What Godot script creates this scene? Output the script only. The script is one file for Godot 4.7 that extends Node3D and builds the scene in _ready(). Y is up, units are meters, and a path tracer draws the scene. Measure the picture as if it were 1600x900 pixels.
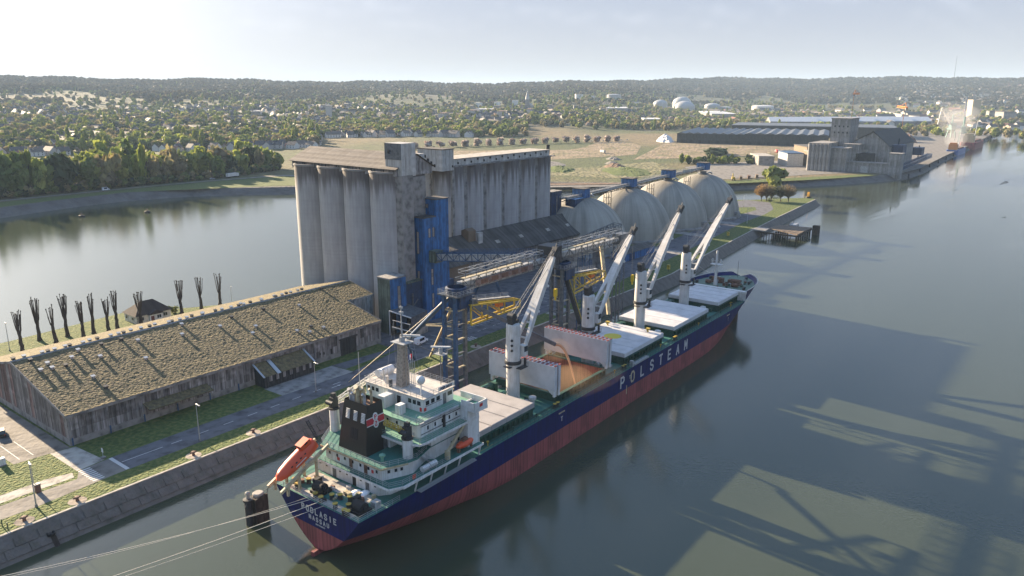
extends Node3D

# a mesh under construction: every face carries its own normal, tint and texture place
class MB:
	var v := PackedVector3Array()
	var n := PackedVector3Array()
	var c := PackedColorArray()
	var u := PackedVector2Array()
	var col := Color.WHITE
	func vert(p: Vector3, nn: Vector3, uv := Vector2.ZERO) -> void:
		v.append(p); n.append(nn); c.append(col); u.append(uv)
	func tri(a: Vector3, b: Vector3, d: Vector3) -> void: # counter-clockwise from outside
		var nn := (b - a).cross(d - a).normalized()
		vert(a, nn); vert(d, nn); vert(b, nn)
	func quad(a: Vector3, b: Vector3, d: Vector3, e: Vector3) -> void:
		tri(a, b, d); tri(a, d, e)
	func quv(p: Array, t: Array) -> void:
		var nn: Vector3 = (p[1] - p[0]).cross(p[2] - p[0]).normalized()
		for k in [0, 2, 1, 0, 3, 2]:
			vert(p[k], nn, t[k])
	func sq(p: Array, q: Array, t = null) -> void: # four points with a normal each
		for k in [0, 2, 1, 0, 3, 2]:
			vert(p[k], q[k], t[k] if t else Vector2.ZERO)
	func ob(o: Vector3, s: Vector3, b := Basis.IDENTITY) -> void:
		var x := b.x * s.x / 2; var y := b.y * s.y / 2; var z := b.z * s.z / 2
		var p := []
		for i in 8:
			p.append(o + x * (1 if i & 1 else -1) + y * (1 if i & 2 else -1) + z * (1 if i & 4 else -1))
		quad(p[1], p[3], p[7], p[5]); quad(p[0], p[4], p[6], p[2])
		quad(p[2], p[6], p[7], p[3]); quad(p[0], p[1], p[5], p[4])
		quad(p[4], p[5], p[7], p[6]); quad(p[0], p[2], p[3], p[1])
	func bx(x0: float, y0: float, z0: float, x1: float, y1: float, z1: float) -> void:
		ob(Vector3(x0 + x1, y0 + y1, z0 + z1) / 2, Vector3(x1 - x0, y1 - y0, z1 - z0))
	func beam(a: Vector3, b: Vector3, w: float, h := -1.0) -> void:
		var d := (b - a).normalized()
		var up := Vector3.UP if absf(d.y) < 0.95 else Vector3.RIGHT
		var s := d.cross(up).normalized()
		ob((a + b) / 2, Vector3((b - a).length(), w if h < 0 else h, w), Basis(d, s.cross(d), s))
	func tube(a: Vector3, b: Vector3, r: float, r2 := -1.0, k := 8, caps := true) -> void:
		if r2 < 0: r2 = r
		var d := (b - a).normalized()
		var s := d.cross(Vector3.UP if absf(d.y) < 0.95 else Vector3.RIGHT).normalized()
		var t := d.cross(s)
		for i in k:
			var e0 := s * cos(TAU * i / k) + t * sin(TAU * i / k)
			var e1 := s * cos(TAU * (i + 1) / k) + t * sin(TAU * (i + 1) / k)
			sq([a + e0 * r, a + e1 * r, b + e1 * r2, b + e0 * r2], [e0, e1, e1, e0], [Vector2(float(i) / k, 0), Vector2(float(i + 1) / k, 0), Vector2(float(i + 1) / k, 1), Vector2(float(i) / k, 1)])
			if caps:
				if r2 > 0.001: tri(b, b + e0 * r2, b + e1 * r2)
				if r > 0.001: tri(a, a + e1 * r, a + e0 * r)
	func lathe(o: Vector3, pr: Array, k := 24, a0 := 0.0, a1 := TAU) -> void: # pr: [radius, height] upwards
		for j in pr.size() - 1:
			var dn := Vector2(pr[j + 1][1] - pr[j][1], pr[j][0] - pr[j + 1][0]).normalized()
			for i in k:
				var t0 := a0 + (a1 - a0) * i / k
				var t1 := a0 + (a1 - a0) * (i + 1) / k
				var q0 := Vector3(cos(t0), 0, -sin(t0)); var q1 := Vector3(cos(t1), 0, -sin(t1))
				var y0 := Vector3(0, pr[j][1], 0); var y1 := Vector3(0, pr[j + 1][1], 0)
				var n0 := q0 * dn.x + Vector3(0, dn.y, 0); var n1 := q1 * dn.x + Vector3(0, dn.y, 0)
				var w0 := float(j) / (pr.size() - 1); var w1 := float(j + 1) / (pr.size() - 1)
				sq([o + q0 * pr[j][0] + y0, o + q1 * pr[j][0] + y0, o + q1 * pr[j + 1][0] + y1, o + q0 * pr[j + 1][0] + y1], [n0, n1, n1, n0], [Vector2(float(i) / k, w0), Vector2(float(i + 1) / k, w0), Vector2(float(i + 1) / k, w1), Vector2(float(i) / k, w1)])
	func ball(o: Vector3, r: Vector3, k := 10, low := -1.0) -> void:
		var m := k / 2
		for j in m:
			for i in k:
				var p := []; var q := []
				for e in [[i, j], [i + 1, j], [i + 1, j + 1], [i, j + 1]]:
					var la: float = lerpf(low * PI / 2, PI / 2, float(e[1]) / m); var lo: float = TAU * e[0] / k
					var d := Vector3(cos(la) * cos(lo), sin(la), -cos(la) * sin(lo))
					p.append(o + d * r); q.append((d / r).normalized())
				sq(p, q)
	func sheet(p: PackedVector2Array, y: float) -> void: # a flat floor from an outline in x and z
		var ix := Geometry2D.triangulate_polygon(p)
		for i in range(0, ix.size(), 3):
			var a := p[ix[i]]; var b := p[ix[i + 1]]; var d := p[ix[i + 2]]
			if (b - a).cross(d - a) > 0:
				var t := b; b = d; d = t
			tri(Vector3(a.x, y, a.y), Vector3(b.x, y, b.y), Vector3(d.x, y, d.y))
	func ext(p: PackedVector2Array, y0: float, y1: float) -> void: # an outline in x and z pulled up
		sheet(p, y1)
		var s := 0.0
		for i in p.size():
			s += p[i].cross(p[(i + 1) % p.size()])
		for i in p.size():
			var a := p[i]; var b := p[(i + 1) % p.size()]
			if s > 0:
				var t := a; a = b; b = t
			quad(Vector3(a.x, y0, a.y), Vector3(b.x, y0, b.y), Vector3(b.x, y1, b.y), Vector3(a.x, y1, a.y))
	func exx(p: Array, x0: float, x1: float, capped := true) -> void: # a profile of [z, y] pulled along x
		var k := p.size()
		var s := 0.0
		var pp := PackedVector2Array()
		for i in k:
			pp.append(Vector2(p[i][0], p[i][1]))
		for i in k:
			s += pp[i].cross(pp[(i + 1) % k])
		for i in k:
			var a := pp[i]; var b := pp[(i + 1) % k]
			if s > 0:
				var t := a; a = b; b = t
			quad(Vector3(x0, a.y, a.x), Vector3(x0, b.y, b.x), Vector3(x1, b.y, b.x), Vector3(x1, a.y, a.x))
		if capped:
			var ix := Geometry2D.triangulate_polygon(pp)
			for i in range(0, ix.size(), 3):
				var a := pp[ix[i]]; var b := pp[ix[i + 1]]; var d := pp[ix[i + 2]]
				if (b - a).cross(d - a) < 0:
					var t := b; b = d; d = t
				tri(Vector3(x0, a.y, a.x), Vector3(x0, b.y, b.x), Vector3(x0, d.y, d.x))
				tri(Vector3(x1, a.y, a.x), Vector3(x1, d.y, d.x), Vector3(x1, b.y, b.x))
	func exz(p: Array, z0: float, z1: float, capped := true) -> void: # a profile of [x, y] pulled along z
		var m := MB.new(); m.col = col
		m.exx(p, z0, z1, capped)
		for i in m.v.size():
			v.append(Vector3(m.v[i].z, m.v[i].y, m.v[i].x)); n.append(Vector3(m.n[i].z, m.n[i].y, m.n[i].x)); c.append(m.c[i]); u.append(m.u[i])
		var k := v.size() - m.v.size()
		for i in range(k, v.size(), 3): # mirrored, so turn the faces round
			var t := v[i + 1]; v[i + 1] = v[i + 2]; v[i + 2] = t
	func addx(m: MB, t: Transform3D) -> void:
		for i in m.v.size():
			v.append(t * m.v[i]); n.append((t.basis * m.n[i]).normalized()); c.append(m.c[i] * col); u.append(m.u[i])
	func mesh() -> ArrayMesh:
		var a := []
		a.resize(Mesh.ARRAY_MAX)
		a[Mesh.ARRAY_VERTEX] = v; a[Mesh.ARRAY_NORMAL] = n; a[Mesh.ARRAY_COLOR] = c; a[Mesh.ARRAY_TEX_UV] = u
		var r := ArrayMesh.new()
		r.add_surface_from_arrays(Mesh.PRIMITIVE_TRIANGLES, a)
		return r

var M := {}
var rng := RandomNumberGenerator.new()
const G := 4.0 # height of the port's ground above the water
const EYE := Vector3(-74.8, 80.9, 102.8)
const PSI := 0.664

func V(x: float, y: float, z: float) -> Vector3: return Vector3(x, y, z)
func rr(a: float, b: float) -> float: return rng.randf_range(a, b)
func pv(a: Array) -> PackedVector2Array:
	var p := PackedVector2Array()
	for i in range(0, a.size(), 2):
		p.append(Vector2(a[i], a[i + 1]))
	return p

func put(called: String, mb: MB, m: Material, parent: Node = self) -> MeshInstance3D:
	return putm(called, mb.mesh(), m, parent)
func putm(called: String, me: Mesh, m: Material, parent: Node = self) -> MeshInstance3D:
	var o := MeshInstance3D.new()
	o.name = called; o.mesh = me; o.material_override = m
	parent.add_child(o, true)
	return o
func tag(o: Node3D, label: String, category: String, group := "") -> Node3D:
	o.set_meta("label", label); o.set_meta("category", category)
	if group: o.set_meta("group", group)
	return o
func thing(called: String, label: String, category: String, at := Vector3.ZERO, turn := 0.0, group := "") -> Node3D:
	var o := Node3D.new()
	o.name = called; add_child(o, true); o.position = at; o.rotation.y = turn
	return tag(o, label, category, group)
func copy(o: Node3D, at: Vector3, turn := 0.0, size := 1.0, label := "") -> Node3D:
	var r: Node3D = o.duplicate()
	r.name = String(o.name).rstrip("0123456789"); add_child(r, true)
	r.position = at; r.rotation = Vector3(0, turn, 0); r.scale = Vector3.ONE * size
	if label: r.set_meta("label", label)
	return r
func struct(called: String, mb: MB, m: Material) -> MeshInstance3D:
	var o := put(called, mb, m)
	o.set_meta("kind", "structure")
	return o
func many(called: String, me: Mesh, m: Material, at: Array, tints = null, parent: Node = self) -> MultiMeshInstance3D:
	var mm := MultiMesh.new()
	mm.transform_format = MultiMesh.TRANSFORM_3D; mm.use_colors = tints != null; mm.mesh = me; mm.instance_count = at.size()
	for i in at.size():
		mm.set_instance_transform(i, at[i])
		if tints != null: mm.set_instance_color(i, tints[i])
	var o := MultiMeshInstance3D.new()
	o.name = called; o.multimesh = mm; o.material_override = m; parent.add_child(o, true)
	o.set_meta("kind", "stuff")
	return o

func ntex(sd: int, freq: float, stops: Array, oct := 4, size := 512, kind := "color", bump := 4.0, ridged := false) -> Texture2D:
	var f := FastNoiseLite.new()
	f.seed = sd; f.frequency = freq; f.fractal_octaves = oct
	f.noise_type = FastNoiseLite.TYPE_SIMPLEX_SMOOTH
	if ridged: f.fractal_type = FastNoiseLite.FRACTAL_RIDGED
	var t := NoiseTexture2D.new()
	t.width = size; t.height = size; t.seamless = true; t.noise = f
	if kind == "normal":
		t.as_normal_map = true; t.bump_strength = bump
	elif stops.size():
		var g := Gradient.new()
		var of := PackedFloat32Array(); var co := PackedColorArray()
		for s in stops:
			of.append(s[0]); co.append(lin(s[1]) if s[1] is Array else Color(s[1], s[1], s[1]))
		g.offsets = of; g.colors = co
		t.color_ramp = g
	return t
func lin(a: Array) -> Color: return Color(a[0], a[1], a[2]).linear_to_srgb()
func mat(called: String, rgb: Array, rough := 0.8, tex: Texture2D = null, period := 4.0, nrm: Texture2D = null, ns := 1.0, metal := 0.0) -> StandardMaterial3D:
	var m := StandardMaterial3D.new()
	m.resource_name = called; m.albedo_color = lin(rgb); m.roughness = rough; m.metallic = metal
	m.vertex_color_use_as_albedo = true
	if tex: m.albedo_texture = tex
	if nrm:
		m.normal_enabled = true; m.normal_texture = nrm; m.normal_scale = ns
	if tex or nrm:
		m.uv1_triplanar = true; m.uv1_world_triplanar = true; m.uv1_scale = Vector3.ONE / period
	M[called] = m
	return m
func letters(text: String, size: float, depth := 0.03, mono := false) -> TextMesh:
	var t := TextMesh.new()
	t.text = text; t.pixel_size = size / 100.0; t.font_size = 100; t.depth = depth
	var f := SystemFont.new()
	f.font_names = PackedStringArray(["Droid Sans Mono" if mono else "Droid Sans"]); f.font_weight = 700
	t.font = f
	return t
# height of the land at a place
func land(x: float, z: float) -> float:
	var dx := x - EYE.x; var dz := z - EYE.z
	var d := dx * cos(PSI) - dz * sin(PSI); var l := dx * sin(PSI) + dz * cos(PSI)
	var a := rad_to_deg(atan2(l, d)); var r := Vector2(dx, dz).length()
	var k := smoothstep(4.0, 16.0, a)
	var s0 := lerpf(1000.0, 2300.0, k); var s1 := lerpf(4300.0, 5600.0, k)
	var top := lerpf(118.0 - 14.0 * smoothstep(-32.0, 0.0, a) , 150.0, smoothstep(0.0, 17.0, a)) + 5.0 * sin(a * 0.55) + 2.5 * sin(a * 1.7 + 1.0)
	var t := clampf((r - s0) / (s1 - s0), 0.0, 1.0)
	var h := 5.0 + (top - 5.0) * pow(t, lerpf(1.5, 1.9, k))
	if t > 0.0 and t < 1.0:
		h += (sin(x * 0.0063 + z * 0.004) * sin(z * 0.0051 - x * 0.002)) * 9.0 * sin(t * PI)
	return h

func camera_and_sky() -> void:
	var cam := Camera3D.new()
	cam.name = "camera"
	var fh := V(cos(PSI), 0, -sin(PSI)); var rh := V(sin(PSI), 0, cos(PSI))
	var pitch := atan2(450.0 - 140.5, 1200.0)
	var f := fh * cos(pitch) - Vector3.UP * sin(pitch); var up := Vector3.UP * cos(pitch) + fh * sin(pitch)
	var ro := 0.0028
	var r := rh * cos(ro) + up * sin(ro); var u := up * cos(ro) - rh * sin(ro)
	cam.transform = Transform3D(Basis(r, u, -f), EYE)
	cam.fov = rad_to_deg(2.0 * atan(450.0 / 1200.0))
	cam.near = 1.0; cam.far = 20000.0
	add_child(cam)
	var sun := DirectionalLight3D.new()
	sun.name = "sun"; add_child(sun)
	var el := deg_to_rad(17.0); var az := deg_to_rad(4.0)
	var ray := V(-sin(az) * cos(el), -sin(el), cos(az) * cos(el))
	sun.basis = Basis.looking_at(ray, Vector3.UP)
	sun.light_energy = 1.6; sun.light_angular_distance = 0.5; sun.light_color = Color(1.0, 0.9, 0.76)
	sun.shadow_enabled = true; sun.sky_mode = DirectionalLight3D.SKY_MODE_LIGHT_ONLY
	var e := Environment.new()
	e.background_mode = Environment.BG_SKY
	var sk := PanoramaSkyMaterial.new(); sk.panorama = ImageTexture.create_from_image(sky_image(-ray))
	e.sky = Sky.new(); e.sky.sky_material = sk
	e.background_energy_multiplier = 1.0
	e.tonemap_mode = Environment.TONE_MAPPER_LINEAR; e.tonemap_exposure = 4.1
	e.fog_enabled = true; e.fog_density = 0.00007; e.fog_light_color = Color(0.78, 0.89, 1.0)
	e.volumetric_fog_enabled = true; e.volumetric_fog_density = 0.0
	e.sdfgi_enabled = true; e.ssao_enabled = true; e.ssil_enabled = true
	var we := WorldEnvironment.new()
	we.name = "surroundings"; we.environment = e; add_child(we)

# clear morning air: blue overhead, pale towards the horizon, a bright glow round the low sun, and thin trails
func sky_image(sun: Vector3) -> Image:
	var w := 1024; var h := 512
	var im := Image.create(w, h, false, Image.FORMAT_RGBF)
	var nz := FastNoiseLite.new(); nz.seed = 5; nz.frequency = 1.0; nz.fractal_octaves = 4
	for y in h:
		var la := PI / 2 - PI * (y + 0.5) / h
		for x in w:
			var lo := TAU * (x + 0.5) / w
			var d := V(sin(lo) * cos(la), sin(la), -cos(lo) * cos(la))
			var up := maxf(d.y, 0.0)
			var c := V(0.162, 0.16, 0.158).lerp(V(0.062, 0.104, 0.185), 1.0 - exp(-up / 0.2)).lerp(V(0.06, 0.108, 0.205), smoothstep(0.45, 1.0, up))
			var s := acos(clampf(d.dot(sun), -1, 1))
			c += V(1.0, 0.93, 0.82) * 1.5 * exp(-s / 0.19)
			if up > 0.03: # high thin veils drawn out along one heading
				var q := d / (up + 0.12)
				var k := nz.get_noise_3d(q.x * 0.9 + q.z * 0.35, q.z * 4.5 - q.x * 1.2, 0.0)
				c += V(1, 1, 1) * maxf(k - 0.12, 0.0) * 0.09 * smoothstep(0.03, 0.12, up)
			if d.y < 0.0: c = V(0.1, 0.1, 0.1)
			im.set_pixel(x, y, Color(c.x, c.y, c.z))
	return im

func materials() -> void:
	var n_fine := ntex(1, 0.02, [], 5, 512, "normal", 6.0)
	var n_clump := ntex(2, 0.035, [], 5, 512, "normal", 14.0)
	var n_rib := rib_normal()
	var speck := ntex(3, 0.03, [[0.0, 0.62], [0.5, 0.85], [1.0, 1.0]], 5)
	var soft := ntex(14, 0.008, [[0.0, 0.88], [0.5, 0.96], [1.0, 1.0]], 6)
	var blot := ntex(4, 0.008, [[0.0, 0.6], [0.35, 0.85], [0.6, 0.95], [1.0, 1.0]], 6, 512)
	mat("concrete", [0.28, 0.27, 0.255], 0.9, blot, 14.0, n_fine, 0.5)
	mat("pale_concrete", [0.42, 0.39, 0.34], 0.9, blot, 14.0, n_fine, 0.4)
	mat("revetment", [0.18, 0.163, 0.147], 0.95, ntex(8, 0.012, [[0.0, [0.35, 0.4, 0.3]], [0.4, [0.75, 0.72, 0.68]], [1.0, [1.0, 0.96, 0.9]]], 6), 22.0, n_fine, 1.2)
	mat("asphalt", [0.12, 0.121, 0.135], 0.9, blot, 18.0, n_fine, 0.3)
	mat("pale_asphalt", [0.2, 0.185, 0.165], 0.9, blot, 26.0, n_fine, 0.3)
	mat("gravel", [0.36, 0.30, 0.24], 0.95, blot, 40.0, n_fine, 0.6)
	mat("paint_white", [0.7, 0.7, 0.68], 0.7, speck, 1.5)
	mat("grass", [1, 1, 1], 0.95, ntex(6, 0.02, [[0.0, [0.035, 0.06, 0.012]], [0.4, [0.065, 0.10, 0.018]], [0.65, [0.105, 0.13, 0.028]], [1.0, [0.16, 0.15, 0.05]]], 6), 17.0, n_clump, 1.0)
	mat("land", [1, 1, 1], 0.95, ntex(7, 0.012, [[0.0, 0.62], [0.5, 0.9], [1.0, 1.0]], 6), 90.0, n_clump, 0.4)
	mat("moss", [1, 1, 1], 0.97, ntex(11, 0.03, [[0.0, [0.05, 0.04, 0.025]], [0.33, [0.1, 0.078, 0.045]], [0.5, [0.115, 0.098, 0.045]], [0.62, [0.15, 0.12, 0.055]], [1.0, [0.23, 0.18, 0.1]]], 6), 17.0, n_clump, 0.8)
	mat("sheet_wall", [0.4, 0.39, 0.385], 0.9, streaks(21, 0.45), 9.0, n_rib, 0.8)
	mat("dark_sheet", [0.055, 0.06, 0.065], 0.8, streaks(22, 0.5), 9.0, n_rib, 0.7)
	mat("roof_grey", [0.105, 0.1, 0.095], 0.9, streaks(23, 0.35), 11.0, n_rib, 0.5)
	mat("roof_tan", [0.2, 0.18, 0.16], 0.9, streaks(24, 0.3), 11.0, n_rib, 0.5)
	mat("blue_clad", [0.025, 0.17, 0.46], 0.55, streaks(25, 0.35), 8.0, n_rib, 0.9)
	mat("blue_dark", [0.016, 0.06, 0.16], 0.6, streaks(26, 0.4), 8.0, n_rib, 0.8)
	mat("white_clad", [0.55, 0.55, 0.53], 0.6, streaks(27, 0.25), 8.0, n_rib, 0.6)
	mat("green_clad", [0.13, 0.17, 0.13], 0.7, streaks(28, 0.4), 8.0, n_rib, 0.6)
	mat("rust_clad", [0.28, 0.2, 0.13], 0.8, speck, 2.0, n_rib, 0.8)
	mat("block_wall", [0.33, 0.325, 0.315], 0.9, streaks(29, 0.3), 12.0)
	mat("glass", [0.02, 0.025, 0.03], 0.12)
	mat("pane_pale", [0.33, 0.31, 0.27], 0.5)
	mat("dark", [0.012, 0.012, 0.013], 0.8)
	mat("steel_blue", [0.03, 0.085, 0.18], 0.5, blot, 6.0)
	mat("steel_grey", [0.13, 0.145, 0.16], 0.5, blot, 6.0, null, 1.0, 0.2)
	mat("steel_pale", [0.42, 0.43, 0.43], 0.45, blot, 6.0)
	mat("steel_dark", [0.03, 0.032, 0.034], 0.55)
	mat("galv", [0.4, 0.42, 0.43], 0.4, null, 1.0, null, 1.0, 0.5)
	mat("yellow", [0.5, 0.36, 0.05], 0.5, blot, 5.0)
	mat("cream", [0.52, 0.44, 0.28], 0.5, blot, 5.0)
	mat("orange", [0.62, 0.075, 0.02], 0.4)
	mat("red", [0.5, 0.03, 0.025], 0.5)
	mat("white", [0.72, 0.73, 0.73], 0.45, streaks(31, 0.14), 7.0)
	mat("crane_white", [0.62, 0.62, 0.61], 0.5, streaks(32, 0.16), 6.0)
	mat("hatch", [0.58, 0.58, 0.59], 0.6, soft, 16.0)
	mat("hatch_tan", [0.37, 0.345, 0.33], 0.65, soft, 16.0)
	mat("green_deck", [0.04, 0.17, 0.145], 0.6, ntex(33, 0.015, [[0.0, [0.9, 0.5, 0.3]], [0.2, [0.75, 0.8, 0.75]], [1.0, [1, 1, 1]]], 6), 9.0)
	mat("green_pale", [0.16, 0.33, 0.25], 0.6, ntex(34, 0.015, [[0.0, [0.9, 0.75, 0.6]], [0.25, [0.8, 0.85, 0.8]], [1.0, [1, 1, 1]]], 6), 9.0)
	mat("green_steel", [0.02, 0.085, 0.06], 0.55, blot, 3.0)
	mat("rust_deck", [0.17, 0.09, 0.06], 0.8, blot, 5.0)
	mat("navy", [0.004, 0.012, 0.12], 0.5, streaks(35, 0.25), 12.0)
	M.navy.metallic_specular = 0.3
	mat("antifoul", [0.36, 0.085, 0.088], 0.65, streaks(36, 0.35), 14.0)
	mat("hold", [0.34, 0.14, 0.09], 0.8, streaks(37, 0.3), 10.0)
	mat("grain", [0.27, 0.155, 0.1], 0.95, speck, 1.5, n_fine, 0.8)
	mat("black", [0.012, 0.012, 0.013], 0.5, streaks(38, 0.3), 6.0)
	mat("logo_red", [0.42, 0.015, 0.03], 0.5)
	mat("bark", [0.085, 0.065, 0.052], 0.95, speck, 1.0, n_fine, 1.5)
	mat("timber", [0.075, 0.055, 0.042], 0.9, streaks(39, 0.5), 3.0)
	mat("leaf", [1, 1, 1], 0.8)
	M.leaf.backlight_enabled = true; M.leaf.backlight = Color(0.8, 0.8, 0.8)
	mat("plain", [1, 1, 1], 0.75)
	mat("cloth", [1, 1, 1], 0.9)
	mat("rope", [0.6, 0.55, 0.45], 0.9)
	mat("soil", [0.2, 0.13, 0.085], 0.95, blot, 20.0, n_clump, 1.0)
	mat("rock", [0.3, 0.28, 0.25], 0.95, speck, 9.0, n_clump, 1.5)
	# the river: turbid green water that mirrors the sky, ruffled by small waves; the wind leaves smoother lanes on it
	var wa := mat("river_water", [0.046, 0.056, 0.032], 0.1, ntex(41, 0.006, [[0.0, 0.86], [1.0, 1.0]], 3), 260.0, ntex(42, 0.022, [], 5, 1024, "normal", 3.0), 0.17)
	wa.metallic_specular = 0.55
	wa.uv1_scale = Vector3(1.0 / 30.0, 1.0 / 30.0, 1.0 / 19.0)
	wa.albedo_texture = null
	var ca: StandardMaterial3D = wa.duplicate(); ca.resource_name = "calm_water"; ca.normal_scale = 0.05; ca.roughness = 0.04; M["calm_water"] = ca

# upright ribs of folded sheet, as relief
func rib_normal() -> Texture2D:
	var im := Image.create(256, 8, false, Image.FORMAT_RGB8)
	for x in 256:
		var p := fposmod(x / 256.0 * 28.0, 1.0)
		var s := 0.0
		if p < 0.16: s = 0.75
		elif p > 0.5 and p < 0.66: s = -0.75
		for y in 8:
			im.set_pixel(x, y, Color(0.5 + 0.5 * s, 0.5, 0.5 + 0.5 * sqrt(1 - s * s)))
	im.resize(256, 256)
	return ImageTexture.create_from_image(im)
# weather marks that run down a wall
func streaks(sd: int, deep: float) -> Texture2D:
	var f := FastNoiseLite.new(); f.seed = sd; f.frequency = 0.035; f.fractal_octaves = 4
	var g := FastNoiseLite.new(); g.seed = sd + 90; g.frequency = 0.012; g.fractal_octaves = 4
	var im := Image.create(256, 256, false, Image.FORMAT_RGB8)
	for y in 256:
		for x in 256:
			var a := TAU * x / 256.0; var b := TAU * y / 256.0
			var k := f.get_noise_3d(cos(a) * 130.0, sin(a) * 130.0, sin(b) * 7.0) + 0.8 * g.get_noise_3d(cos(a) * 45.0, sin(a) * 45.0, 45.0 * sin(b)) 
			var t := clampf(0.5 + k * 0.9, 0, 1)
			var s := 1.0 - deep * t
			im.set_pixel(x, y, Color(s, s * lerpf(1.0, 0.985, t), s * lerpf(1.0, 0.96, t)))
	return ImageTexture.create_from_image(im)

# the banks' waterline, from the left of the basin round to the far river
const SHORE := [-900, -150, -420, -330, -60, -420, 60, -448, 108, -459, 133, -466, 165, -473, 198, -474, 241, -460, 294, -414, 380, -333, 452, -268, 505, -190, 547, -149, 617, -105, 654, -83, 700, -63, 735, -53, 800, -52, 900, -57, 1008, -62, 1150, -66, 1300, -71, 1500, -80, 1724, -92, 1900, -100, 2150, -60, 2350, 250, 2500, 900, 2600, 2500]

func water_and_land() -> void:
	var w := MB.new()
	w.quad(V(-1500, 0, 3000), V(9000, 0, 3000), V(9000, 0, -9000), V(-1500, 0, -9000))
	struct("river_water", w, M.river_water)
	calm_lanes()
	var b := MB.new()
	b.quad(V(-1500, -6, 3000), V(9000, -6, 3000), V(9000, -6, -9000), V(-1500, -6, -9000))
	struct("river_bed", b, M.soil)
	# the land across the basin and up the valley side: rows of ever larger cells behind the waterline
	var line := pv(SHORE)
	var eye := Vector2(EYE.x, EYE.z)
	var mb := MB.new()
	var cols := []
	var nz := FastNoiseLite.new(); nz.seed = 77; nz.frequency = 0.0028; nz.fractal_octaves = 5
	var nf := FastNoiseLite.new(); nf.seed = 78; nf.frequency = 0.0045; nf.noise_type = FastNoiseLite.TYPE_CELLULAR; nf.cellular_return_type = FastNoiseLite.RETURN_CELL_VALUE
	for i in line.size() - 1:
		var k := maxi(2, int(line[i].distance_to(line[i + 1]) / 12.0))
		k = mini(k, 26)
		for j in k:
			cols.append(line[i].lerp(line[i + 1], float(j) / k))
	var rows := []
	for cidx in cols.size():
		var p: Vector2 = cols[cidx]
		var d := (p - eye).normalized(); var r0 := p.distance_to(eye)
		var nrm: Vector2 = (cols[mini(cidx + 1, cols.size() - 1)] - cols[maxi(cidx - 1, 0)]).orthogonal().normalized()
		if nrm.dot(d) < 0: nrm = -nrm
		var row := []
		for j in 64:
			var q: Vector2; var y := 0.0
			if j == 0: q = p - nrm * 3.0; y = -1.0
			elif j == 1: q = p + nrm * 2.0; y = 1.2
			elif j == 2: q = p + nrm * 9.0; y = 4.9
			else:
				q = p + nrm * 10.0
				var s := (j - 2.0) / 61.0
				q += d * (9500.0 * (0.06 * s + 0.94 * pow(s, 3.2)))
				y = land(q.x, q.y)
			var cc := Color(0.13, 0.125, 0.115)
			if j > 2:
				var r := q.distance_to(eye)
				var m := nz.get_noise_2dv(q); var f := nf.get_noise_2dv(q)
				var green := Color(0.085, 0.115, 0.028); var dry := Color(0.24, 0.18, 0.085)
				cc = green.lerp(dry, clampf(0.35 + m * 1.6, 0, 1)) * 0.8
				if r > 1500: cc = [Color(0.055, 0.066, 0.026), Color(0.085, 0.1, 0.03), Color(0.09, 0.08, 0.05), Color(0.042, 0.05, 0.026)][int(absf(f) * 40.0) % 4].lerp(cc, 0.15)
				cc = cc.lerp(Color(0.05, 0.06, 0.028), smoothstep(3000, 4200, r) * 0.8)
			row.append([V(q.x, y, q.y), cc])
		rows.append(row)
	for i in rows.size() - 1:
		for j in 63:
			var p := [rows[i][j], rows[i + 1][j], rows[i + 1][j + 1], rows[i][j + 1]]
			var nn: Vector3 = (p[1][0] - p[0][0]).cross(p[2][0] - p[0][0]).normalized()
			for k in [0, 2, 1, 0, 3, 2]:
				mb.col = p[k][1]; mb.vert(p[k][0], nn)
	struct("far_land", mb, M.land)

func calm_lanes() -> void: # patches that the wind leaves smooth, a film above the rest
	var nz := FastNoiseLite.new(); nz.seed = 19; nz.frequency = 1.1; nz.fractal_octaves = 3
	var lanes := [[470, 40, 60, 9, 0.25], [560, -10, 90, 12, 0.1], [420, 66, 40, 8, 0.5], [640, 30, 120, 16, -0.05], [760, 10, 90, 13, 0.1], [540, 90, 70, 12, 0.35], [900, -20, 130, 14, 0.0], [380, 24, 34, 6, 0.3], [1050, 20, 150, 22, 0.05], [330, 110, 40, 8, 0.6], [690, -34, 60, 7, 0.05], [520, -48, 44, 8, 0.2], [1300, 0, 160, 20, 0.0], [270, 6, 26, 4, 0.4]]
	for i in lanes.size():
		var e = lanes[i]
		var p := PackedVector2Array()
		for k in 72:
			var a := TAU * k / 72.0; var r := 1.0 + 0.75 * nz.get_noise_3d(cos(a) * 1.6, sin(a) * 1.6, i * 7.0)
			p.append(Vector2(e[0], e[1]) + Vector2(cos(a) * e[2] * r, sin(a) * e[3] * r).rotated(e[4]))
		var m := MB.new(); m.sheet(p, 0.004); struct("calm_water", m, M.calm_water)

func floor_sheet(called: String, a: Array, m: String, h := 0.0) -> void:
	var mb := MB.new(); mb.sheet(pv(a), G + h)
	struct(called, mb, M[m])

# the crest of the quay's slope, along the river: x, z
const CREST := [-420, -43.5, 120, -43, 190, -42.2, 222, -42.2, 276, -48.4, 360, -56.7, 405, -60.7, 503, -68]

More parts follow.
